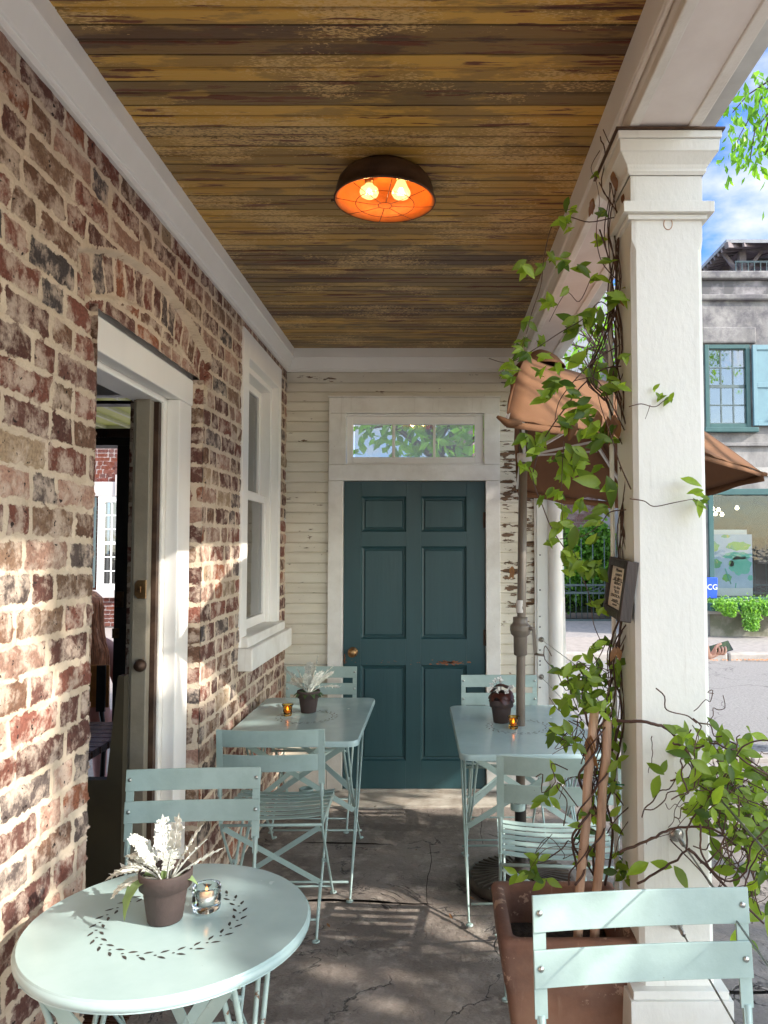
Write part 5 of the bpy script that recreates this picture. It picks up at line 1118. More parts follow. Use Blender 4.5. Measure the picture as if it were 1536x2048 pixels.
mb.build('flowers', MT['petal'], pt)
st = MB(); [st.tube([(0,0,.09),(x,y,z)], .0012, 5) for (x, y, z) in ((-.03,-.02,.195),(-.01,-.03,.205),(.04,-.03,.165),(.05,0,.16),(0,.02,.19))]; st.build('stems', MT['stem'], pt)
# candles
q = Wz(413, 1818, .7112); gc = empty('tealight_glass', q, 0, 'clear thick glass cup holding a lit tea light on the round table', 'candle')
mb = MB(); mb.lathe([(0,0),(.027,0),(.0305,.003),(.0315,.010),(.0315,.050),(.030,.053),(.027,.053),(.0255,.050),(.0245,.018),(.022,.014),(0,.013)], (0,0,0), 40); mb.build('glass_cup', MT['cupglass'], gc)
mb = MB(); mb.lathe([(0,.0138),(.0205,.0138),(.021,.016),(.021,.031),(.0203,.031),(.0203,.027),(0,.0268)], (0,0,0), 32); mb.build('tin_cup', MT['tin'], gc)
mb = MB(); mb.lathe([(0,.0270),(.0200,.0272),(.0200,.0292),(.004,.0285),(0,.028)], (0,0,0), 32); mb.build('wax', MT['wax'], gc)
mb = MB(); mb.lathe([(0,.030),(.0022,.032),(.0034,.037),(.0022,.043),(.0006,.0485),(0,.049)], (0,0,0), 12); mb.build('flame', MT['flame'], gc)
votive = None
for (u, v_, lab) in ((575, 1431, 'small amber glass votive on the left rectangular table beside the fern pot'), (1027, 1457, 'small amber glass votive on the right table beside the umbrella pole')):
    q = Wz(u, v_, .7112)
    if votive is None:
        t = empty('votive', q); votive = t
        mb = MB(); mb.lathe([(0,0),(.020,0),(.021,.004),(.0215,.035),(.026,.050),(.0285,.052),(.0283,.0545),(.024,.0535),(.0195,.036),(.0185,.008),(0,.007)], (0,0,0), 28); mb.build('glass_cup', MT['amber'], t)
        mb = MB(); mb.lathe([(0,.0075),(.0165,.0075),(.0165,.022),(0,.021)], (0,0,0), 20); mb.build('wax', MT['wax'], t)
        mb = MB(); mb.lathe([(0,.023),(.003,.027),(.0036,.031),(.001,.040),(0,.041)], (0,0,0), 10); mb.build('flame', MT['flame'], t)
    else: t = copy_tree(votive); t.location = q
    tag(t, lab, 'candle', 'amber votives')

# ================================================================ CEILING LIGHT
lc = Wz(770, 403, 2.69); lt = empty('ceiling_light', (lc.x, lc.y, 2.69), 0, 'lit rusty bowl ceiling light with a copper inside and two bulbs behind a wire guard', 'ceiling light')
lt.scale = (1.045, 1.045, .71)
mb = MB(); mb.lathe([(.160,0),(.163,.001),(.1645,.005),(.163,.010),(.159,.014),(.157,.05),(.150,.085),(.135,.115),(.113,.132),(.105,.136),(.103,.148),(.0,.148)], (0,0,0), 56, closed=True); mb.build('bowl', MT['bronze'], lt)
mb = MB(); mb.lathe([(.1605,.002),(.1535,.004),(.151,.030),(.149,.034),(.148,.05),(.141,.08),(.127,.108),(.105,.122),(0,.126)], (0,0,0), 56, closed=True); mb.build('reflector', MT['copper'], lt)
mb = MB(); 
def cg(r): return -.004 - .016*(1-(r/.158)**2)
for r_ in (.0215, .094): mb.tube([(r_*math.cos(i*math.pi/20), r_*math.sin(i*math.pi/20), cg(r_)) for i in range(41)], .0012, 5, False)
for k in range(8):
    a = k*math.pi/4 + .2; mb.tube([(r_*math.cos(a), r_*math.sin(a), cg(r_)) for r_ in (.0215, .05, .08, .11, .14, .158)], .0012, 5)
mb.build('wire_guard', MT['wire'], lt)
for (dx, dy, gl, tipz) in ((-.052, .01, 0, .045), (.052, -.01, 1, .012)):
    bl = MB()
    if gl == 0: bl.lathe([(.012,.095),(.014,.085),(.028,.068),(.031,.052),(.027,.036),(.014,.024),(0,.021)], (dx, dy, 0), 24, closed=True)
    else: bl.lathe([(.012,.10),(.014,.09),(.022,.062),(.030,.040),(.0305,.030),(.024,.014),(.012,.006),(0,.004)], (dx, dy, 0), 24, closed=True)
    b_ = bl.build('bulb', MT['bulbglass'], lt)
    fl = MB(); 
    for k in range(4):
        a = k*1.57; r_ = .007 if gl else .010; z0 = .03 if gl else .04; fl.tube([(dx+r_*math.cos(a), dy+r_*math.sin(a), z0), (dx+r_*.5*math.cos(a), dy+r_*.5*math.sin(a), z0+.04 if gl else z0+.022)], .0011, 5)
    fl.build('filament', MT['filament'], b_)
    so_ = MB(); so_.lathe([(.0,.125),(.014,.125),(.015,.09),(0,.09)], (dx, dy, 0), 16); so_.build('socket', MT['brass'], lt)
    L2 = bpy.data.lights.new('bulb_glow', 'POINT'); L2.energy = .5; L2.color = (1,.60,.26); L2.shadow_soft_size = .018
    lo = bpy.data.objects.new('bulb_glow', L2); col.objects.link(lo); lo.parent = lt; lo.location = (dx, dy, .033)
mb = MB(); mb.tube([(-.168, .0, .006), (-.160, 0, .006)], .004, 8); mb.tube([(-.174,0,.006),(-.168,0,.006)], .006, 8); mb.build('thumb_screw', MT['bronze'], lt)

# ================================================================ UMBRELLA
ub = Wz(1040, 1451, .71); UX, UY = ub.x, ub.y; print('umb', ub)
um = empty('patio_umbrella', (UX, UY, 0), 0, 'rust brown half umbrella on a taupe crank pole set through the right table', 'umbrella')
def ch2(o): return child(o, um)
tp = P(1048, 905, UY+.02)
mb = MB(); mb.tube([(UX, UY, .30), (UX+.004, UY, .9), (UX+.01, UY, 1.25), (tp.x, UY, tp.z+.35)], [.021,.021,.0205,.0195], 20); ch2(mb.build('pole', MT['pole']))
def uz(v_): return P(1040, v_, UY).z
cx_ = UX+.004
mb = MB(); mb.lathe([(.024, uz(1311)), (.031, uz(1309)), (.032, uz(1275)), (.033, uz(1272)), (.044, uz(1268)), (.048, uz(1260)), (.0485, uz(1258)), (.0475,uz(1257)), (.0485,uz(1256)), (.0475,uz(1255)),(.0485,uz(1254)), (.046, uz(1250)), (.037, uz(1247)), (.034, uz(1243)), (.034, uz(1234)), (.022, uz(1233))], (cx_, UY, 0), 28); hs = ch2(mb.build('crank_housing', MT['pole']))
mb = MB(); mb.tube([(cx_+.03, UY-.02, uz(1256)), (cx_+.058, UY-.035, uz(1256))], .009, 8); mb.bar((cx_+.056, UY-.035, uz(1252)), (cx_+.064, UY-.04, uz(1308)), .015, .007, (0,1,0)); mb.tube([(cx_+.064, UY-.04, uz(1306)), (cx_+.10, UY-.06, uz(1307))], .006, 8); mb.build('crank_handle', MT['pole'], hs)
mb = MB(); mb.lathe([(.0213, uz(1225)), (.0217, uz(1224)), (.0217, uz(1201)), (.0213, uz(1200))], (cx_+.002, UY, 0), 24, closed=True); sk = ch2(mb.build('sticker', MT['chrome_white']))
mb = MB(); zc_ = uz(1213); mb.add([(cx_+.002+.0219*math.sin(.65+.42*math.cos(t)), UY-.0219*math.cos(.65+.42*math.cos(t)), zc_+.019*math.sin(t)) for t in [i*math.pi/8 for i in range(16)]], [tuple(range(16))]); mb.build('emblem', MT['ink'], sk)
mb = MB(); mb.lathe([(.0,.03),(.022,.03),(.026,.04),(.026,.33),(.029,.34),(.029,.37),(.022,.372)], (UX, UY, 0), 24); ch2(mb.build('base_tube', MT['black']))
bs_ = MB(); bs_.lathe([(0,.002),(.235,.002),(.245,.012),(.243,.032),(.23,.040),(.12,.045),(.07,.055),(.045,.075),(.036,.10),(.027,.105)], (UX, UY, 0), 48)
for k in range(40):
    a = k*2*math.pi/40; bs_.bar((UX+.06*math.cos(a), UY+.06*math.sin(a), .058), (UX+.225*math.cos(a), UY+.225*math.sin(a), .042), .007, .010)
ch2(bs_.build('base', MT['castiron'])); mb = MB(); mb.lathe([(0,-.008),(.006,-.008),(.006,.0),(0,.001)], (UX+.13, UY-.10, .055), 8); ch2(mb.build('base_knob', MT['black']))
AP = P(1068, 722, UY); C1 = P(1013, 842, 2.42); T_ = P(1526, 947, 3.85); F_ = P(1265, 1004, 4.95); C3 = P(1034, 976, 4.55)
MIDN = P(1240, 893, 3.1)
mb = MB()
def panel(a, b, c, sag, edge_sag, n=30, bulge=0.0, wr=.012, seed=0):
    a, b, c = Vector(a), Vector(b), Vector(c); vs = []; idx = {}
    nr = (b-a).cross(c-a).normalized(); nr = nr if nr.z > 0 else -nr
    for i in range(n+1):
        for j in range(i+1):
            f = i/n; g = j/i if i else 0; p = a.lerp(b.lerp(c, g), f)
            s_ = 4*g*(1-g)
            p = p + Vector((0,0,1))*(-edge_sag*s_*f*f) - nr*sag*s_*math.sin(math.pi*f) + Vector((0,0,1))*bulge*math.sin(math.pi*f)
            p += nr*wr*(mnoise.noise(Vector((g*4, f*3, seed)))*2 + .8*abs(mnoise.noise(Vector((g*9+f*3, f*2-g*2, seed+4)))))*f*(1 if 0 < g < 1 else .0)
            idx[i, j] = len(vs); vs.append(p)
    fs = []
    for i in range(n):
        for j in range(i+1):
            fs.append((idx[i, j], idx[i+1, j], idx[i+1, j+1]))
            if j < i: fs.append((idx[i, j], idx[i+1, j+1], idx[i, j+1]))
    mb.add(vs, fs, True)
def rim(b, c, n=14): pass
panel(AP, C1, T_, .02, -.03, bulge=.09, seed=1, wr=.02); panel(AP, T_, F_, .03, .02, bulge=.09, seed=2); panel(AP, F_, C3, .03, .02, bulge=.09, seed=3)
panel(AP, C3, C1, .02, -.35, bulge=.09, seed=4)
cn_ = ch2(mb.build('canopy', MT['canvas'], solid=.004))
# valance hem and rolled corner tufts
mb = MB()
def hem(b, c, es, n=20, drop=.05, ws=0):
    b, c = Vector(b), Vector(c); vs = []
    for i in range(n+1):
        g = i/n; p = b.lerp(c, g) - Vector((0,0,es*4*g*(1-g))); q = Vector((.006*math.sin(g*23+ws), .006*math.cos(g*19+ws), -drop*(1+.15*math.sin(g*17+ws)))); vs += [p, p+q]
    mb.add(vs, [(i*2, i*2+2, i*2+3, i*2+1) for i in range(n)], True)
hem(C1, T_, -.03, drop=.02); hem(T_, F_, .02, drop=.035, ws=2); hem(F_, C3, .02, drop=.04, ws=4)
mb.tube([C1+Vector((-.03,-.02,.01)), C1+Vector((.0,.0,-.005)), C1+Vector((.05,.03,-.0))], [.004,.012,.005], 9)
mb.tube([T_+Vector((.02,0,-.005)), T_+Vector((-.02,0,0)), T_+Vector((-.07,-.0,.012))], [.008,.014,.008], 8)
hm = mb.build('hem', MT['canvas'], cn_, solid=.003)
mb = MB(); mb.lathe([(.12,-.03),(.085,.01),(.05,.035),(.015,.05),(0,.052)], AP+Vector((.03,0,.0)), 10, closed=True); mb.build('vent_cap', MT['canvas'], cn_, solid=.004)
mb = MB(); tie0 = P(1045, 800, 2.75)
for k in range(2):
    tie = [P(u + k*7, v_, 2.66 + (u-1043)*.0012) for u, v_ in ((1043,800),(1048,815),(1060,830),(1075,842),(1085,850),(1093,858))]; mb.tube(tie, .0028, 5)
mb.tube([P(1043,800,2.66), P(1047,794,2.67), P(1051,803,2.67)], .003, 5); mb.build('tie_cord', MT['bronze'], cn_)
hub = Vector((tp.x, UY, P(1048, 912, UY).z)); mb = MB(); mb.lathe([(.021,-.03),(.034,-.028),(.036,0),(.034,.012),(.021,.014)], hub, 16); ch2(mb.build('hub', MT['chrome_white']))
for c_ in (C1, T_, F_, C3, C1.lerp(T_, .5)):
    mid = AP.lerp(c_, .55) + Vector((0,0,-.01)); mb = MB(); mb.bar(hub+Vector((0,0,.0)), mid, .014, .010); mb.bar(AP+Vector((0,0,-.06)), AP.lerp(c_, .5)+Vector((0,0,.04)), .012, .016); mb.bar(AP.lerp(c_, .5)+Vector((0,0,.04)), c_+Vector((0,0,.0)), .012, .016); ch2(mb.build('rib', MT['chrome_white']))

# ================================================================ PLANTER
rl0 = Wz(977, 1764, .55); print('planter', rl0, Wz(1009, 1880, .55))
f0_ = Wz(1009, 1880, .55); PL = empty('terracotta_planter', (f0_.x+.17, f0_.y+.17, 0), 0, 'tall square tapered terracotta planter holding the climbing vine, beside the pillar', 'planter')
mb = MB(); S_ = .335; ccx, ccy = S_/2, .155
def sq(z, e, r=.02): return [(x, y, z) for x, y in rrect(S_/2+e, .165+e, r, 5)]
prof = [(0, -.075), (.01, -.07), (.15, -.045), (.40, -.010), (.44, .0), (.50, .006), (.540, .010), (.55, .006), (.552, -.008), (.545, -.024), (.47, -.03), (.45, -.032)]
vs = []; 
for z, e in prof: vs += sq(z, e)
n = len(rrect(1, 1, .02, 5)); nr_ = len(prof); mb.add(vs, [(r*n+i, r*n+(i+1) % n, (r+1)*n+(i+1) % n, (r+1)*n+i) for r in range(nr_-1) for i in range(n)] + [tuple(range(n))[::-1]], True)
mb.build('pot', MT['terra'], PL); mb = MB(); g_n = 24; vs = []
for i in range(g_n+1):
    for j in range(g_n+1): x = -.137+.274*i/g_n; y = -.134+.268*j/g_n; vs.append((x, y, .445+.012*mnoise.noise(Vector((x*30, y*30, 1)))+.014*mnoise.noise(Vector((x*9, y*9, 1)))))
mb.add(vs, [(i*(g_n+1)+j, (i+1)*(g_n+1)+j, (i+1)*(g_n+1)+j+1, i*(g_n+1)+j+1) for i in range(g_n) for j in range(g_n)], True); mb.build('soil', MT['soil'], PL)
PL.location.x = f0_.x+S_/2+.0; PL.location.y = f0_.y+.165
# stakes
for k, (a, b_, yb) in enumerate((((1148,1770),(1187,1422),2.10), ((1184,1775),(1215,1440),2.06))):
    st_ = MB(); p0, p1 = P(a[0], a[1], 1.99), P(b_[0], b_[1], 1.97); p0.z = .46; pp_ = [p0.lerp(p1, i/7)+Vector((.003*math.sin(i*2.1+k), .002*math.cos(i*1.7), 0)) for i in range(8)]; st_.tube(pp_, [.0125]*8, 7); o = st_.build('wooden_stake', MT['stake'], bevel=.002); tag(o, ['left weathered wooden stake leaning in the planter among the vines', 'right weathered wooden stake leaning in the planter among the vines'][k], 'stake', 'stakes in the planter')
st_ = MB(); st_.bar(P(1172, 1600, 2.09), P(1196, 1632, 2.07), .016, .016, (0,1,0)); o = st_.build('wooden_stake', MT['stake'], bevel=.002); tag(o, 'short wooden cross piece between the two planter stakes', 'stake', 'stakes in the planter')
tie_ = MB(); 
for (u0, u1, v_) in ((1192,1250,1566),(1150,1170,1676),(1190,1215,1455)): tie_.bar(P(u0, v_, 2.04), P(u1, v_+4, 2.04), .004, .001, (0,1,0))
o = tie_.build('plant_ties', simple('green_tape', (.02,.22,.09), (.02,.18,.07), 10, rough=.4)); tag(o, 'green plastic plant ties holding the vine to the stakes', 'tie')

# ================================================================ VINES
def smooth(pts, n=5):
    out = []
    for i in range(len(pts)-1):
        p0 = pts[max(i-1,0)]; p1 = pts[i]; p2 = pts[i+1]; p3 = pts[min(i+2, len(pts)-1)]
        for k in range(n):
            t = k/n; out.append(.5*((2*p1)+(p2-p0)*t+(2*p0-5*p1+4*p2-p3)*t*t+(3*p1-p0-3*p2+p3)*t**3))
    out.append(pts[-1]); return out
def vleaf(mb, p, d, n_, L, W=None, curl=.25):
    W = W or L*.215; d = d.normalized(); s_ = d.cross(n_); s_ = s_.normalized() if s_.length > .05 else d.orthogonal().normalized(); n_ = s_.cross(d).normalized()
    prof = [(0,.0),(.12,.45),(.30,.92),(.48,1.0),(.68,.78),(.86,.36),(1,0)]; vs = []
    for f, w_ in prof:
        c = p + d*L*f - n_*L*curl*f*f; vs += [c - s_*W*w_ + n_*W*w_*.35, c, c + s_*W*w_ + n_*W*w_*.35]
    mb.add(vs, [(i*3+j, i*3+j+1, i*3+4+j, i*3+3+j) for i in range(len(prof)-1) for j in range(2)], True)
def leaf_pair(mb, p, L, k=2, spread=1.0):
    a0 = ru(0, 6.28)
    for i in range(k):
        a = a0 + i*2*math.pi/k + ru(-.5, .5)
        d = Vector((math.cos(a)*ru(.7,1), ru(-.5,.35), math.sin(a)*.8 - .25))
        n_ = Vector((ru(-.6,.6), -1, ru(.1,1.1)))
        vleaf(mb, p + Vector((ru(-.004,.004),)*3), d, n_, L*ru(.65,1.15), None, ru(.0,.4))
def jitter(pts, a): return [p + Vector((ru(-a,a), ru(-a,a), ru(-a,a))) for p in pts]
random.seed(77)
stems = MB(); twigs = MB(); lv = MB(); dry = MB()
mains = [
 [(1150,1775),(1175,1690),(1190,1600),(1178,1520),(1200,1450),(1222,1380),(1228,1300),(1250,1215),(1254,1130),(1246,1050),(1256,960),(1250,880),(1246,800),(1236,720),(1226,640),(1240,560),(1226,480),(1222,400),(1218,330),(1208,270)],
 [(1190,1775),(1185,1700),(1205,1620),(1196,1560),(1212,1480),(1216,1400),(1244,1290),(1258,1200),(1256,1100),(1262,1000),(1246,930),(1254,850),(1228,770),(1240,690),(1232,600),(1236,520),(1232,440),(1208,370),(1222,300)],
 [(1205,1770),(1222,1650),(1200,1560),(1222,1500),(1236,1420),(1224,1340),(1226,1300),(1254,1240),(1258,1170),(1254,1120),(1240,1040),(1264,960),(1262,880),(1240,800),(1256,730),(1244,660),(1222,600),(1230,520)],
 [(1160,1770),(1145,1700),(1170,1640),(1210,1600),(1235,1520),(1240,1430),(1234,1330),(1244,1270),(1254,1180),(1250,1090),(1256,1010),(1258,930),(1238,860),(1210,800),(1180,760),(1200,690),(1226,620),(1224,540),(1216,460),(1228,380),(1215,310)]]
for k, pl_ in enumerate(mains):
    pts = smooth([P(u, v_, 2.02 if v_ < 1300 else 2.06) + Vector((ru(-.008,.008), ru(-.03,.02), 0)) for u, v_ in pl_], 5)
    stems.tube(jitter(pts, .002), [.0034 - .0018*i/len(pts) for i in range(len(pts))], 6)
for k, (x0, x1) in enumerate(((1150, 1187), (1184, 1214), (1150, 1200))):
    pts = []
    for i in range(15):
        f = i/14; cu_ = x0+(x1-x0)*f; pts.append(P(cu_ + 16*math.sin(i*1.25+k*2), 1770-345*f, 1.975 - .03*math.cos(i*1.25+k*2)))
    stems.tube(smooth(pts, 5), .0032-.0006*k, 6)
for k in range(20):
    base = mains[k % 4]; u_off = ru(-10, 8); a = random.randint(2, len(base)-7); seg_ = base[a:a+random.randint(4, 9)]
    stems.tube(smooth([P(u+u_off+ru(-9,9), v_+ru(-10,10), 2.0+ru(-.02,.04)) for u, v_ in seg_], 4), ru(.0012,.0024), 5)
branches = [
 ([(1240,735),(1205,740),(1165,770),(1135,810),(1105,850),(1085,885),(1072,920),(1066,960),(1085,1010),(1105,1060),(1140,1115),(1165,1160),(1182,1200),(1190,1250),(1205,1290)], 2.0, .0022),
 ([(1236,640),(1205,600),(1165,640),(1120,665),(1070,700),(1020,722),(978,716)], 2.0, .0018),
 ([(1225,440),(1180,440),(1135,430),(1105,450),(1090,510),(1082,570),(1062,630),(1045,690),(1012,730),(998,760)], 2.0, .0017),
 ([(1240,690),(1190,720),(1150,760),(1120,800),(1110,840)], 1.98, .002),
 ([(1250,860),(1215,790),(1185,760),(1150,760)], 1.96, .002),
 ([(1258,980),(1240,930),(1222,880),(1206,820),(1195,790)], 1.94, .002),
 ([(1260,812),(1285,806),(1312,812),(1330,800),(1345,792)], 1.86, .0015),
 ([(1300,810),(1296,822),(1291,838)], 1.86, .001),
 ([(1258,998),(1288,1002),(1312,1012),(1345,1006),(1378,1000),(1398,1002)], 1.85, .0016),
 ([(1250,1020),(1222,1024),(1200,1048),(1165,1072),(1120,1078)], 1.98, .0018),
 ([(1130,880),(1124,950),(1122,1010),(1130,1070),(1160,1130)], 1.97, .0012),
 ([(1180,560),(1160,600),(1130,590),(1100,640)], 2.0, .0014),
 ([(1240,560),(1205,520),(1190,470),(1200,400),(1190,350)], 1.98, .0016),
 ([(1205,262),(1222,300),(1240,320),(1250,290),(1262,296)], 1.97, .0014),
 ([(1225,620),(1200,640),(1176,700),(1190,760)], 1.96, .002),
 ([(1200,300),(1180,340),(1190,365)], 1.98, .0012), ([(1244,240),(1236,262),(1228,300)], 2.0, .0012), ([(1150,420),(1100,425),(1060,430),(1030,440)], 2.0, .0007),
 ([(1210,1280),(1190,1320),(1160,1350),(1125,1370)], 2.0, .0016), ([(1220,1340),(1180,1330),(1140,1330)], 2.0, .0014),
 ([(1190,1500),(1150,1490),(1125,1500),(1105,1510)], 1.99, .0014), ([(1180,1460),(1160,1400),(1130,1390)], 2.0, .0013),
 ([(1170,1700),(1130,1690),(1090,1700),(1060,1740)], 1.98, .0012), ([(1120,1600),(1140,1560),(1180,1560)], 1.98, .001),
]
for pl_, Y_, r_ in branches:
    pts = smooth([P(u, v_, Y_) + Vector((0, ru(-.02,.02), 0)) for u, v_ in pl_], 5); twigs.tube(pts, [r_*(1-.5*i/len(pts)) for i in range(len(pts))], 5)
# leaf clusters: (u, v, leaf count, leaf length in metres, spread in px)
clusters = [(1255,295,1,.04,3),(1250,320,2,.02,10),(1190,350,2,.03,6),(1140,415,3,.045,14),(1128,435,4,.05,14),(1135,465,1,.05,6),(1120,520,3,.05,16),(1108,515,2,.055,10),(1050,535,4,.05,12),(1080,535,2,.045,12),(1165,535,2,.06,10),(1130,580,1,.04,5),(1200,480,3,.045,10),(1205,430,2,.04,12),(1195,560,2,.05,12),(1215,520,2,.045,8),
 (1235,595,4,.06,14),(1258,575,1,.03,6),(1098,605,4,.055,14),(1055,645,3,.042,12),(1135,645,2,.055,10),(1185,635,5,.06,22),(1145,660,3,.065,12),(1190,655,4,.05,16),(1042,690,4,.042,14),(1050,715,4,.042,14),(1082,685,2,.06,6),(1085,715,1,.06,5),(1020,735,3,.045,10),(1018,755,5,.042,14),(1040,700,3,.036,14),
 (1115,735,2,.055,6),(1150,725,1,.085,4),(1080,745,3,.038,10),(1102,765,3,.055,12),(1130,765,2,.055,12),(1090,790,4,.055,16),(1110,780,3,.05,12),(1175,740,2,.06,14),(1195,735,3,.055,14),(1220,750,3,.05,12),(1215,780,2,.065,8),(1250,715,2,.05,6),(1265,735,1,.04,5),(1240,770,2,.04,8),
 (1145,800,4,.055,20),(1170,815,5,.055,22),(1150,830,5,.055,22),(1185,840,4,.055,20),(1130,850,3,.05,16),(1195,855,3,.05,14),(1220,855,3,.05,12),(1170,870,3,.055,14),(1200,880,4,.055,14),(1220,878,2,.06,8),
 (1050,880,4,.055,14),(1085,880,4,.055,16),(1070,900,4,.055,12),(1048,930,4,.042,12),(1065,950,2,.045,8),(1095,925,2,.02,10),(1125,920,3,.055,12),(1145,905,4,.055,16),(1155,930,4,.06,14),(1130,945,4,.06,14),(1190,870,3,.05,10),
 (1195,935,1,.05,6),(1185,960,1,.085,5),(1220,970,1,.085,6),(1260,975,2,.03,6),(1105,985,3,.042,8),(1120,990,3,.04,8),(1080,1000,1,.04,5),(1130,1020,2,.055,6),(1165,1010,2,.055,8),(1195,1020,3,.05,10),(1185,1040,3,.05,10),(1205,1015,1,.05,5),(1110,1055,4,.045,14),(1130,1045,1,.05,6),(1145,1070,2,.065,8),(1105,1080,3,.04,10),(1180,1085,1,.045,6),
 (1130,1105,4,.045,16),(1145,1120,4,.045,16),(1165,1130,3,.05,12),(1185,1135,4,.045,14),(1145,1140,3,.04,12),(1175,1150,3,.045,10),(1200,1150,3,.045,12),(1190,1210,3,.035,8),(1200,1225,2,.035,8),(1195,1290,2,.045,8),(1210,1282,2,.045,8),(1190,1300,1,.05,6),
 (1340,795,2,.035,6),(1322,790,2,.028,10),(1310,775,1,.025,3),(1380,962,1,.06,2),(1395,985,1,.045,4),(1400,1008,3,.045,8),(1410,1000,2,.03,6)]
for (u, v_, k, L, sp) in clusters:
    c_ = max(1, round(k*1.5)); L *= .88; Yc_ = 1.86 if u > 1290 else ru(1.93, 2.05)
    for i in range(c_):
        p = P(u+ru(-sp,sp)*.7, v_+ru(-sp,sp)*.7, Yc_+ru(-.03,.03)); d = Vector((ru(-1,1), ru(-.5,.3), ru(-1,.55))); n_ = Vector((ru(-.6,.6), -1, ru(-.1,1.0)))
        vleaf(lv, p - d.normalized()*L*.4, d, n_, L*ru(.8,1.2), None, ru(0,.35))
for (u, v_, L) in ((1200,825,.05),(1150,835,.06),(1235,590,.03),(1215,835,.07),(1225,830,.07),(1245,390,.03),(1022,1135,.035),(1232,1290,.04),(1180,1490,.06),(1178,1470,.05),(1190,400,.04),(1225,345,.04)):
    for i in range(2): vleaf(dry, P(u+ru(-5,5), v_+ru(-5,5), 1.96), Vector((ru(-.4,.4), ru(-.3,.3), -1)), Vector((ru(-1,1), -1, ru(-.3,.3))), L, L*.2, .4)
# bush round the stakes
for k in range(150):
    v_ = random.choice([ru(1320,1420), ru(1320,1480), ru(1440,1760)]); u = 1195 + (ru(-85,45) if v_ < 1440 else random.choice((ru(-90,-20), ru(20,52))) if v_ < 1540 else ru(-30,50) if v_ < 1680 else ru(-60,60))
    p = P(u, v_, 2.04 + ru(-.11,.10)); leaf_pair(lv, p, ru(.022,.048), random.choice((1,2,2)))
for k in range(26):
    u = 1195+ru(-60,40); v_ = ru(1330,1720); pts = [P(u, v_, 2.05+ru(-.08,.08))]
    for i in range(5): pts.append(pts[-1]+Vector((ru(-.05,.05), ru(-.03,.03), ru(-.06,.06))))
    twigs.tube(smooth(pts, 3), ru(.0009,.0018), 4)
for (u, v_) in ((1085,1600),(1100,1590),(1110,1545),(1035,1745),(1060,1740),(1075,1725),(1260,1740),(1275,1760),(1250,1755),(1235,1745),(1090,1760)):
    leaf_pair(lv, P(u, v_, 2.0), .045, 3)
vn = empty('climbing_vine', (.47, 2.03, .46), 0, 'glossy green star jasmine vine climbing from the planter up the pillar to the ceiling', 'vine')
child(stems.build('main_stems', MT['stem']), vn); child(twigs.build('twigs', MT['stem']), vn); child(lv.build('leaves', MT['leaf']), vn); child(dry.build('dry_leaves', MT['leaf_dry']), vn)
# vine along the cables at the right
random.seed(88); stems = MB(); lv = MB(); dry = MB()
runs = [([(1235,1440),(1290,1443),(1340,1462),(1375,1505),(1400,1560),(1440,1600),(1490,1640),(1560,1700)], 1.80, .004), ([(1235,1700),(1300,1672),(1350,1660),(1420,1655),(1470,1690),(1560,1740)], 1.80, .0035), ([(1270,1762),(1330,1735),(1370,1700),(1380,1660),(1410,1600),(1450,1540),(1490,1490),(1560,1480)], 1.78, .0028), ([(1350,1490),(1390,1500),(1440,1490),(1500,1530),(1560,1560)], 1.74, .0025), ([(1400,1650),(1410,1720),(1450,1760),(1490,1740),(1500,1680),(1560,1650)], 1.72, .0025), ([(1340,1560),(1380,1562),(1420,1580),(1480,1560),(1560,1600)], 1.76, .002),
 ([(1380,1700),(1420,1740),(1470,1790),(1530,1850)], 1.76, .0035), ([(1300,1470),(1303,1510),(1300,1550)], 1.82, .0012), ([(1340,1680),(1390,1730),(1440,1790),(1500,1840)], 1.78, .0016), ([(1480,1790),(1500,1760),(1520,1700),(1560,1680)], 1.70, .002)]
for pl_, Y_, r_ in runs:
    pts = smooth([P(u, v_, Y_-(u-1235)*.0005) + Vector((0, ru(-.02,.02), 0)) for u, v_ in pl_], 6); stems.tube(jitter(pts, .0015), [r_*(1-.4*i/len(pts)) for i in range(len(pts))], 6)
for k in range(130):
    u = ru(1370,1560); v_ = 1480 + (u-1380)*.9 + ru(-70,120); pts = [P(u, v_, 1.72+ru(-.1,.1))]; d = Vector((ru(-.6,.6), ru(-.3,.3), ru(-1,.4)))
    for i in range(6): pts.append(pts[-1]+d*.028+Vector((ru(-.015,.015), ru(-.01,.01), ru(-.015,.015))))
    stems.tube(smooth(pts, 3), ru(.0008,.0018), 4)
def dens(u, v_): return math.exp(-((v_-(1465+(u-1330)*1.0))/80)**2)
cnt = 0
while cnt < 190:
    u = ru(1340, 1600); v_ = ru(1440, 1820)
    if rnd() < dens(u, v_)*min(1, (u-1330)/110):
        leaf_pair(lv, P(u, v_, 1.72+ru(-.12,.10)), ru(.02,.052), random.choice((1,2,2))); cnt += 1
for (u, v_, k) in ((1355,1465,2),(1372,1470,3),(1335,1455,1),(1318,1552,2),(1330,1548,1),(1398,1630,2),(1408,1560,1),(1300,1720,1),(1345,1735,2),(1500,1600,5),(1520,1560,5),(1480,1500,5),(1500,1470,4),(1530,1640,4),(1440,1460,2),(1470,1480,3),(1500,1790,3),(1475,1740,3),(1420,1670,2),(1410,1610,2),(1530,1830,3),(1470,1860,2),(1495,1880,2)):
    leaf_pair(lv, P(u, v_, 1.74+ru(-.03,.03)), .055, k)
vn = empty('cable_vine', (.62, 1.8, 1), 0, 'tangled leafy vine wound along the steel cables at the right edge', 'vine')
child(stems.build('stems', MT['stem']), vn); child(lv.build('leaves', MT['leaf']), vn)

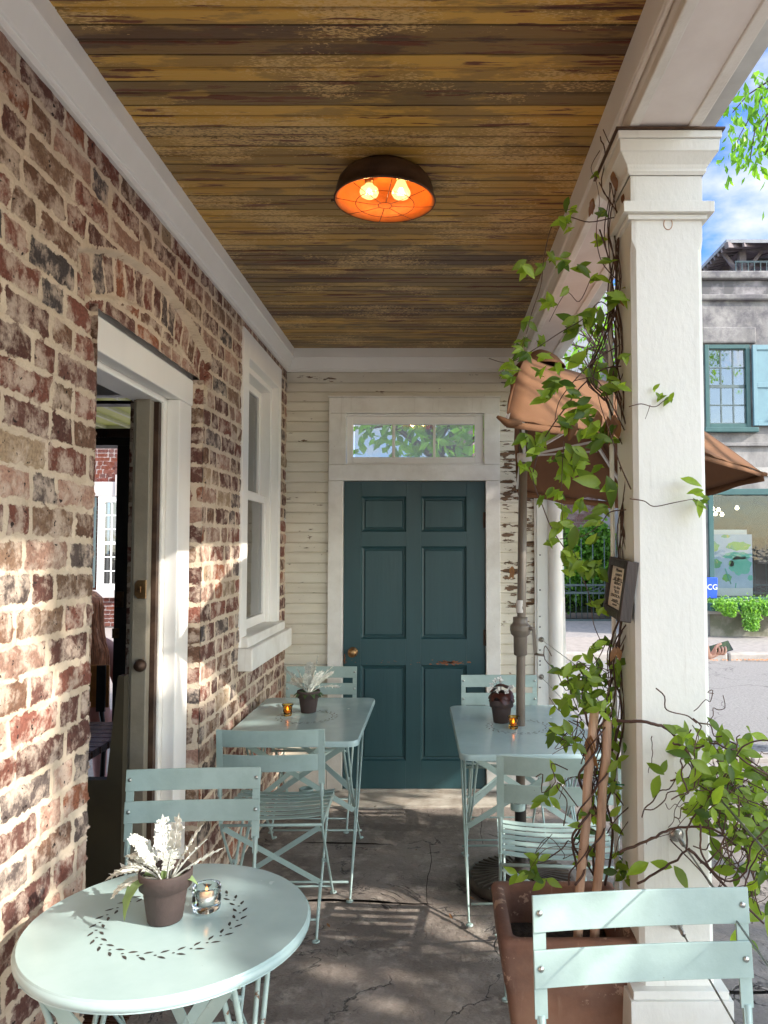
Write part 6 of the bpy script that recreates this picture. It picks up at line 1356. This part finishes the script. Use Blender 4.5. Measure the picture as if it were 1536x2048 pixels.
# ================================================================ FRAMED SIGN on the pillar side
def sgn():
    a, b_, c_, d_ = (1219,1113), (1268,1130), (1250,1247), (1201,1219)
    t = empty('framed_sign', (.455, 1.98, 1.4), 0, 'small dark framed notice hanging on the inner side of the pillar among the vines', 'sign')
    yb, yf = 2.10, 1.93; TL = P(1219, 1112, 2.09); BL_ = P(1204, 1222, 2.09); TR = P(1255, 1122, 1.90)
    ex = (TR-TL); wd = ex.length; ex.normalize(); ez = (TL-BL_); ht = ez.length; ez.normalize(); nrm = ez.cross(ex).normalized()
    if nrm.y > 0 and nrm.x > 0: nrm = -nrm
    nrm = ex.cross(ez); nrm.normalize()
    if nrm.dot(Vector((0,0,H)) - TL + Vector((0,0,0))) < 0: nrm = -nrm
    M = Matrix((( ex.x, ez.x, nrm.x, BL_.x), (ex.y, ez.y, nrm.y, BL_.y), (ex.z, ez.z, nrm.z, BL_.z), (0,0,0,1)))
    fw = .022
    def bx(m_, x0, x1, y0, y1, z0, z1): m_.box(x0, x1, y0, y1, z0, z1, M)
    m_ = MB(); th = .030
    bx(m_, 0, fw, 0, ht, -th, 0); bx(m_, wd-fw, wd, 0, ht, -th, 0); bx(m_, fw, wd-fw, 0, fw, -th, 0); bx(m_, fw, wd-fw, ht-fw, ht, -th, 0); child(m_.build('frame', MT['framewood'], bevel=.002, fix=True), t)
    m_ = MB(); bx(m_, fw-.002, wd-fw+.002, fw-.002, ht-fw+.002, -.02, -.008); child(m_.build('paper', MT['paper'], fix=True), t)
    print('sign', wd, ht, nrm)
    lines = ['Please', 'return', 'all dirty', 'dishes', 'to the', '"BUS', 'STATION"', 'inside', 'thanks!']; ih = ht-2*fw
    SX_ = 2.0
    Xr = Matrix(((ex.x*SX_, ez.x, nrm.x, 0), (ex.y*SX_, ez.y, nrm.y, 0), (ex.z*SX_, ez.z, nrm.z, 0), (0,0,0,1)))
    for i, s_ in enumerate(lines):
        sz = ih/9.2*(.62 if i == 8 else 1.12 if i in (2, 3) else 1); pos = M @ Vector((wd/2, ht-fw-ih*(i+.8)/9.6, -.0072)); MM = Xr.copy(); MM.translation = pos
        o = text('writing', s_, sz, MT['ink'], MM, None, .0003, 1.02 if i != 6 else .9); o.parent = t; o.matrix_parent_inverse = Matrix.Translation(-Vector(t.location))
        if i in (2, 7):
            m_ = MB(); w2 = (wd-2*fw)*(.40 if i == 2 else .28); q = Vector((wd/2, ht-fw-ih*(i+.8)/9.6-sz*.42, -.0076)); bx(m_, q.x-w2, q.x+w2, q.y-.0008, q.y+.0008, -.008, -.0072); child(m_.build('underline', MT['ink'], fix=True), t)
    m_ = MB(); m_.tube([M @ Vector((wd/2, ht-.005, -.028)), Vector((.492, 2.0, (M @ Vector((0, ht, 0))).z+.05))], .001, 4); child(m_.build('hanging_wire', MT['steel']), t)
sgn()

# ================================================================ INSIDE / BEHIND THE BRICK DOORWAY
room = empty('side_room', (-2, 3, 0), 0, 'dark room seen through the open brick doorway', 'room')
def rp(u, v_, Y): return P(u, v_, Y)
RYF = 4.0
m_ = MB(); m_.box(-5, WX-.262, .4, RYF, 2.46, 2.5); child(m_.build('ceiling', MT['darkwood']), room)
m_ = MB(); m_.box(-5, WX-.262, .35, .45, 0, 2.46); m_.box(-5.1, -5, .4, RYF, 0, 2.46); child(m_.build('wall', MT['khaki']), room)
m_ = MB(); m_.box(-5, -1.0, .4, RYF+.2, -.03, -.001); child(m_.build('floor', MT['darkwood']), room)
zA, zB = rp(220, 800, RYF).z, rp(220, 790, RYF).z
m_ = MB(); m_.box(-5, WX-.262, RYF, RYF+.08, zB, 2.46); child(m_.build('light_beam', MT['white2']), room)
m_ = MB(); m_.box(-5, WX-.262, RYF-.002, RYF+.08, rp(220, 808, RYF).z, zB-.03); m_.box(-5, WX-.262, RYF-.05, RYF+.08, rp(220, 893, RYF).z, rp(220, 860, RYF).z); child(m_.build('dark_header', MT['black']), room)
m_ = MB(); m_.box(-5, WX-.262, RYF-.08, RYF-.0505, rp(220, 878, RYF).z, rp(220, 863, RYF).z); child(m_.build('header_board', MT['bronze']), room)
o = text('writing', 'Exit', .062, MT['ink'], Matrix.Translation(rp(199, 869, RYF-.083)) @ Matrix.Rotation(R(90), 4, 'X'), None); child(o, room)
x0, x1 = rp(237, 1098, RYF).x, rp(268, 1098, RYF).x
m_ = MB(); m_.box(x0, x1+.04, RYF-.04, RYF+.03, 0, rp(220, 860, RYF).z); m_.box(x1+.04, WX-.262, RYF-.0, RYF+.08, 0, 2.2); child(m_.build('door_post', MT['black']), room)
m_ = MB(); m_.box(x0+.02, x0+.05, RYF-.07, RYF-.041, 1.22, 1.30); m_.box(x0-.004, x0+.03, RYF-.05, RYF-.0405, 1.06, 1.11); child(m_.build('door_latch', MT['brass']), room)
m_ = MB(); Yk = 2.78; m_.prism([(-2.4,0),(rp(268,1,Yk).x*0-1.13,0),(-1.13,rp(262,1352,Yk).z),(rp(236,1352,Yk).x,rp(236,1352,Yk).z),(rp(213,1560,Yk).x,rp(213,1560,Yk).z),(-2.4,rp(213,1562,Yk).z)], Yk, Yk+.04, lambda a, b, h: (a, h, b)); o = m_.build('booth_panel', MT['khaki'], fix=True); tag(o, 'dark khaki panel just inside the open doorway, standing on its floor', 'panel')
tbl = empty('slatted_table', (-1.9, 3.4, 0), 0, 'dark varnished slatted wooden table inside the doorway', 'table')
m_ = MB()
for k in range(9): m_.box(-2.6, -1.36, 2.90+k*.075, 2.90+k*.075+.068, .69, .72)
child(m_.build('tabletop', MT['darkwood'], bevel=.003), tbl)
for (xx, yy2) in ((-2.55,2.95),(-1.42,2.95),(-2.55,3.5),(-1.42,3.5)): m_ = MB(); m_.box(xx-.025, xx+.025, yy2-.025, yy2+.025, 0, .69); child(m_.build('leg', MT['black']), tbl)
ptio = MB(); ptio.box(-12, -1.0, RYF+.2, 16.5, -.06, -.02); o = ptio.build('courtyard', MT['pave_pink']); tag(o, kind='structure')
# canopy
m_ = MB(); zc0 = rp(220, 853, 6.2).z
ax0, ax1 = -6.5, -1.2; y0_, y1_ = 5.2, 6.6; z0_, z1_ = rp(220, 800, 5.2).z+.05, rp(220, 850, 6.6).z
m_.add([(ax0,y0_,z0_),(ax1,y0_,z0_),(ax1,y1_,z1_),(ax0,y1_,z1_)], [(0,1,2,3)]); yc = empty('yellow_canopy', (-3, 6, 2.9), 0, 'yellow green ribbed metal canopy seen through the doorway', 'canopy'); child(m_.build('sheet', MT['yellowroof'], solid=.02), yc)
m_ = MB()
for k in range(24): x = ax0+.1+k*.22; m_.bar((x, y0_, z0_-.02), (x+.0, y1_, z1_-.02), .03, .03)
m_.box(ax0, ax1, y1_-.03, y1_+.05, z1_-.08, z1_+.02); child(m_.build('ribs', simple('pale_rib', (.62,.62,.4), (.55,.55,.36), 5)), yc)
m_ = MB(); 
for x in (-6.0, -1.5): m_.box(x, x+.06, y1_-.03, y1_+.03, -.02, z1_-.08)
child(m_.build('post', MT['iron']), yc)
# brick building with window
cb = empty('courtyard_building', (-7, 15.5, 0), 0, 'red brick building with a many paned white window beyond the doorway', 'building'); CY = 15.0
o = brick_sheet('brick_face', f_y(CY), -10, -4.5, 0, 5.5, .02, MT['brick_red'], None, seed=9, pal=PAL2, hole=[(rp(196,1,CY).x*0 + rp(196,1098,CY).x, rp(262,1098,CY).x+.35, rp(220,1180,CY).z, rp(220,993,CY).z)]); child(o, cb)
wxa, wxb = rp(196,1098,CY).x, rp(262,1098,CY).x+.35; wza, wzb = rp(220,1180,CY).z, rp(220,993,CY).z
sashwin(cb, wxa, wxb, wza, wzb, CY-.01, 5, 6, .10, MT['white'], MT['glass_refl'], MT['white'])
m_ = MB(); m_.box(-10, wxa-.0, CY+.02, CY+.4, 0, 5.5); m_.box(wxb, -4.5, CY+.02, CY+.4, 0, 5.5); m_.box(wxa, wxb, CY+.02, CY+.4, 0, wza); m_.box(wxa, wxb, CY+.02, CY+.4, wzb, 5.5); m_.box(wxa-.3, wxb+.3, CY+1.2, CY+1.3, 0, 4); child(m_.build('wall_core', MT['darkroom']), cb)
m_ = MB(); m_.box(wxa-.25, wxb+.1, CY-.09, CY-.005, rp(220,1190,CY).z-.05, wza-.002); m_.box(wxa-.25, wxb+.1, CY-.05, CY-.004, wzb+.002, rp(220,966,CY).z+.02); m_.box(wxa+.34, wxa+.62, CY-.08, CY-.0505, wzb+.002, rp(220,950,CY).z+.0); child(m_.build('stone_trim', MT['palestone'], bevel=.01), cb)
m_ = MB(); m_.box(wxa-.34, wxa-.03, CY-.08, CY-.03, wza+.05, wzb-.02)
for k in range(38): m_.box(wxa-.30, wxa-.07, CY-.095, CY-.081, wza+.10+k*.045, wza+.10+k*.045+.02)
child(m_.build('shutter', MT['iron']), cb)

# ================================================================ PEOPLE
def skin_body(name, verts, edges, radii, mt, parent, sub=2):
    me = bpy.data.meshes.new(name); me.from_pydata([tuple(v_) for v_ in verts], edges, []); me.update(); o = bpy.data.objects.new(name, me); col.objects.link(o); me.materials.append(mt); o.parent = parent
    m = o.modifiers.new('skin', 'SKIN'); m.use_smooth_shade = True; s_ = o.modifiers.new('sub', 'SUBSURF'); s_.levels = sub; s_.render_levels = sub
    for i, sv in enumerate(me.skin_vertices[0].data): r_ = radii[i]; sv.radius = r_ if isinstance(r_, tuple) else (r_, r_); sv.use_root = (i == 0)
    return o
def ell(mb, c, rx, ry, rz, seg=18, n=10):
    mb.lathe([(0.0001,-1)] + [(math.cos(t), math.sin(t)) for t in [(-90+180*(i+1)/(n+1))*math.pi/180 for i in range(n)]] + [(.0001,1)], (0,0,0), seg)
    k = (n+2)*seg; base = len(mb.v)-k
    for i in range(base, len(mb.v)): x, y, z = mb.v[i]; mb.v[i] = (c[0]+x*rx, c[1]+y*ry, c[2]+z*rz)
# seated woman beyond the doorway (facing away)
wm = empty('person', (-2.09, 4.55, -.05), 0, 'seated person with long auburn hair seen from behind through the brick doorway', 'person')
V_ = [(0,.05,.52),(0,.0,.70),(0,-.02,.92),(0,-.01,1.02),(0,.0,1.09),(0,.02,1.20),(-.16,-.01,.98),(-.20,.06,.74),(-.12,.28,.70),(.16,-.01,.98),(.20,.06,.74),(.12,.28,.70),(-.09,.07,.51),(-.10,.45,.50),(-.10,.48,.08),(-.10,.60,.04),(.09,.07,.51),(.10,.45,.50),(.10,.48,.08),(.10,.60,.04)]
E_ = [(0,1),(1,2),(2,3),(3,4),(4,5),(3,6),(6,7),(7,8),(3,9),(9,10),(10,11),(0,12),(12,13),(13,14),(14,15),(0,16),(16,17),(17,18),(18,19)]
R_ = [(.15,.12),(.13,.10),(.15,.10),(.10,.075),.05,(.085,.10),.055,.042,.032,.055,.042,.032,.085,.065,.04,.035,.085,.065,.04,.035]
skin_body('body', V_, E_, R_, MT['shirt'], wm)
mb = MB(); ell(mb, (0,.03,1.20), .078, .095, .115); mb.build('head', MT['skin'], wm)
mb = MB(); hv = []; seg = 28; lv_ = [(1.325,.01,.01,.02),(1.315,.055,.06,.0),(1.28,.088,.10,-.005),(1.22,.10,.115,-.01),(1.14,.105,.11,-.02),(1.05,.13,.10,-.045),(.97,.165,.10,-.07),(.90,.175,.09,-.085),(.84,.16,.075,-.095),(.80,.11,.045,-.10)]
for (z, rx, ry, yc_) in lv_:
    for k in range(seg):
        a = 2*math.pi*k/seg; w_ = 1+.07*math.sin(a*9+z*6)+.04*math.sin(a*17+z*3); yy2 = math.sin(a)*ry*w_; 
        if yy2 > 0 and z < 1.24: yy2 *= .25
        hv.append((math.cos(a)*rx*w_, yc_+yy2, z + (.02*math.sin(a*7) if z < .86 else 0)))
n = len(lv_); mb.add(hv, [(i*seg+k, i*seg+(k+1) % seg, (i+1)*seg+(k+1) % seg, (i+1)*seg+k) for i in range(n-1) for k in range(seg)] + [tuple(range((n-1)*seg, n*seg))], True)
random.seed(14)
for k in range(160):
    a = ru(math.pi*.9, math.pi*2.1); pts = []
    for (z, rx, ry, yc_) in lv_[2:]: pts.append((math.cos(a)*rx*1.03+ru(-.004,.004), yc_+math.sin(a)*ry*1.04+ru(-.004,.004), z)); 
    pts.append((pts[-1][0]*1.25+ru(-.02,.02), pts[-1][1], .78+ru(-.03,.03))); mb.tube(pts, .0022, 4)
mb.build('hair', MT['hair'], wm)
cr = empty('wooden_chair', (-2.05, 4.5, 0), 0, 'honey coloured plywood chair with a black frame under the auburn haired person', 'chair')
mb = MB(); mb.box(-.19,.19,-.135,-.12,.62,.86); mb.build('backrest', MT['orangewood'], cr, bevel=.004); mb = MB(); mb.box(-.2,.2,-.08,.32,.435,.45); mb.build('seat', MT['orangewood'], cr, bevel=.004)
for sx in (-1,1):
    mb = MB(); mb.bar((sx*.15,-.145,.86), (sx*.15,-.145,.60), .05, .012, (0,1,0)); mb.tube([(sx*.15,-.14,.62),(sx*.16,-.11,.45),(sx*.18,-.2,0)], .013, 8); mb.build('leg', MT['black'], cr)
    mb = MB(); mb.tube([(sx*.18,.30,.43),(sx*.19,.34,0)], .013, 8); mb.build('leg', MT['black'], cr)
# standing person almost hidden by the pillar, phone in hand
hp = P(1440, 1297, 5.0)
pm = empty('person', (1.52, 5.0, -.045), 0, 'person hidden behind the pillar, only the hand holding a phone shows', 'person')
V_ = [(0,0,.93),(0,0,1.12),(0,0,1.32),(0,0,1.42),(.01,0,1.50),(.03,0,1.60),(0,-.17,1.38),(-.04,-.19,1.10),(.20,-.08,.965),(0,.17,1.38),(-.05,.2,1.10),(-.02,.2,.88),(0,-.09,.90),(.02,-.09,.48),(-.02,-.09,.08),(.09,-.09,.04),(0,.09,.90),(.0,.09,.48),(-.04,.09,.08),(.07,.09,.04)]
R_ = [(.13,.11),(.12,.10),(.14,.11),(.09,.07),.05,.06,.055,.042,.03,.055,.042,.03,.085,.06,.042,.035,.085,.06,.042,.035]
skin_body('body', V_, E_, R_, MT['coral'], pm)
mb = MB(); ell(mb, (.03,0,1.64), .09, .075, .115); ell(mb, (.118,0,1.63), .016, .011, .018, 8, 5); mb.build('head', MT['skin'], pm)
mb = MB(); ell(mb, (.012,0,1.67), .098, .085, .105); mb.build('hair', MT['dark_hair'], pm)
# hand: palm and five curled fingers round the phone
hx, hy, hz2 = hp.x-1.52, 0.0, hp.z+.045
HV = [(.20,-.08,.965-.0),(hx-.085,-.02,hz2-.055),(hx-.045,-.01,hz2-.04),(hx-.015,-.005,hz2-.035)]
HE = [(0,1),(1,2),(2,3)]; HR = [.027,.024,(.034,.018),(.032,.014)]
def fing(root, pts, r):
    i0 = len(HV); HV.extend(pts); HE.append((root, i0)); HR.append(r)
    for k in range(1, len(pts)): HE.append((i0+k-1, i0+k)); HR.append(r*(1-.12*k))
skin_body('hand', HV, HE, HR, MT['skin'], pm)
for j in range(4):
    dx = -.045+.022*j; mb = MB(); L = (.9,1.0,.95,.8)[j]
    mb.tube(smooth([Vector((hx-.03+dx,.0,hz2-.03)), Vector((hx-.012+dx,-.03,hz2-.032)), Vector((hx+.002+dx,-.046*L,hz2-.016)), Vector((hx+.004+dx,-.040*L,hz2+.004)), Vector((hx+.006+dx,-.022*L,hz2+.012))], 3), [.0088-.0002*i for i in range(13)], 8); mb.build('finger', MT['skin'], pm)
mb = MB(); mb.tube(smooth([Vector((hx-.07,-.02,hz2-.045)), Vector((hx-.05,-.03,hz2-.01)), Vector((hx-.03,-.03,hz2+.02)), Vector((hx-.0,-.02,hz2+.034))], 3), [.011-.0003*i for i in range(10)], 8); mb.build('thumb', MT['skin'], pm)
ph = empty('phone', (hp.x, hp.y, hp.z), 0, 'dark smartphone tilted in the hand beside the pillar', 'phone')
MM = Matrix.Rotation(R(-17), 4, 'Y') @ Matrix.Rotation(R(52), 4, 'X')
mb = MB(); mb.box(-.074,.074,-.037,.037,-.0045,.0045, MM); mb.build('shell', MT['phone'], ph, bevel=.004)
mb = MB(); mb.box(-.068,.068,-.033,.033,.0046,.0052, MM); mb.build('screen', simple('phone_screen', (.10,.16,.05), (.02,.03,.02), 18, rough=.1), ph)

# small debris on the porch floor
random.seed(99)
for k in range(7):
    u, v_ = [(795,1845),(660,1855),(905,1838),(1010,1838),(830,1700),(700,1800),(950,1800)][k]; p = Wz(u, v_, .004); mb = MB(); vleaf(mb, Vector((0,0,0)), Vector((ru(-1,1), ru(-1,1), .1)), Vector((0,0,1)), ru(.02,.035), .006, -.3); o = mb.build('fallen_leaf', MT['leaf_dry']); o.location = p
    tag(o, 'small dry leaf lying on the dark porch paving', 'leaf', 'fallen leaves on the paving')
mb = MB(); 
for k in range(260):
    x = ru(3.4, 10); y = 11.36+random.gauss(0, .03); mb.add([(x, y, -.13), (x+ru(.02,.05), y+ru(-.02,.02), -.125), (x+ru(0,.03), y+.03, -.11)], [(0,1,2)])
o = mb.build('gutter_leaves', simple('orange_litter', (.45,.20,.09), (.35,.14,.06), 9)); tag(o, 'line of orange leaf litter along the far kerb', 'litter', kind='stuff')
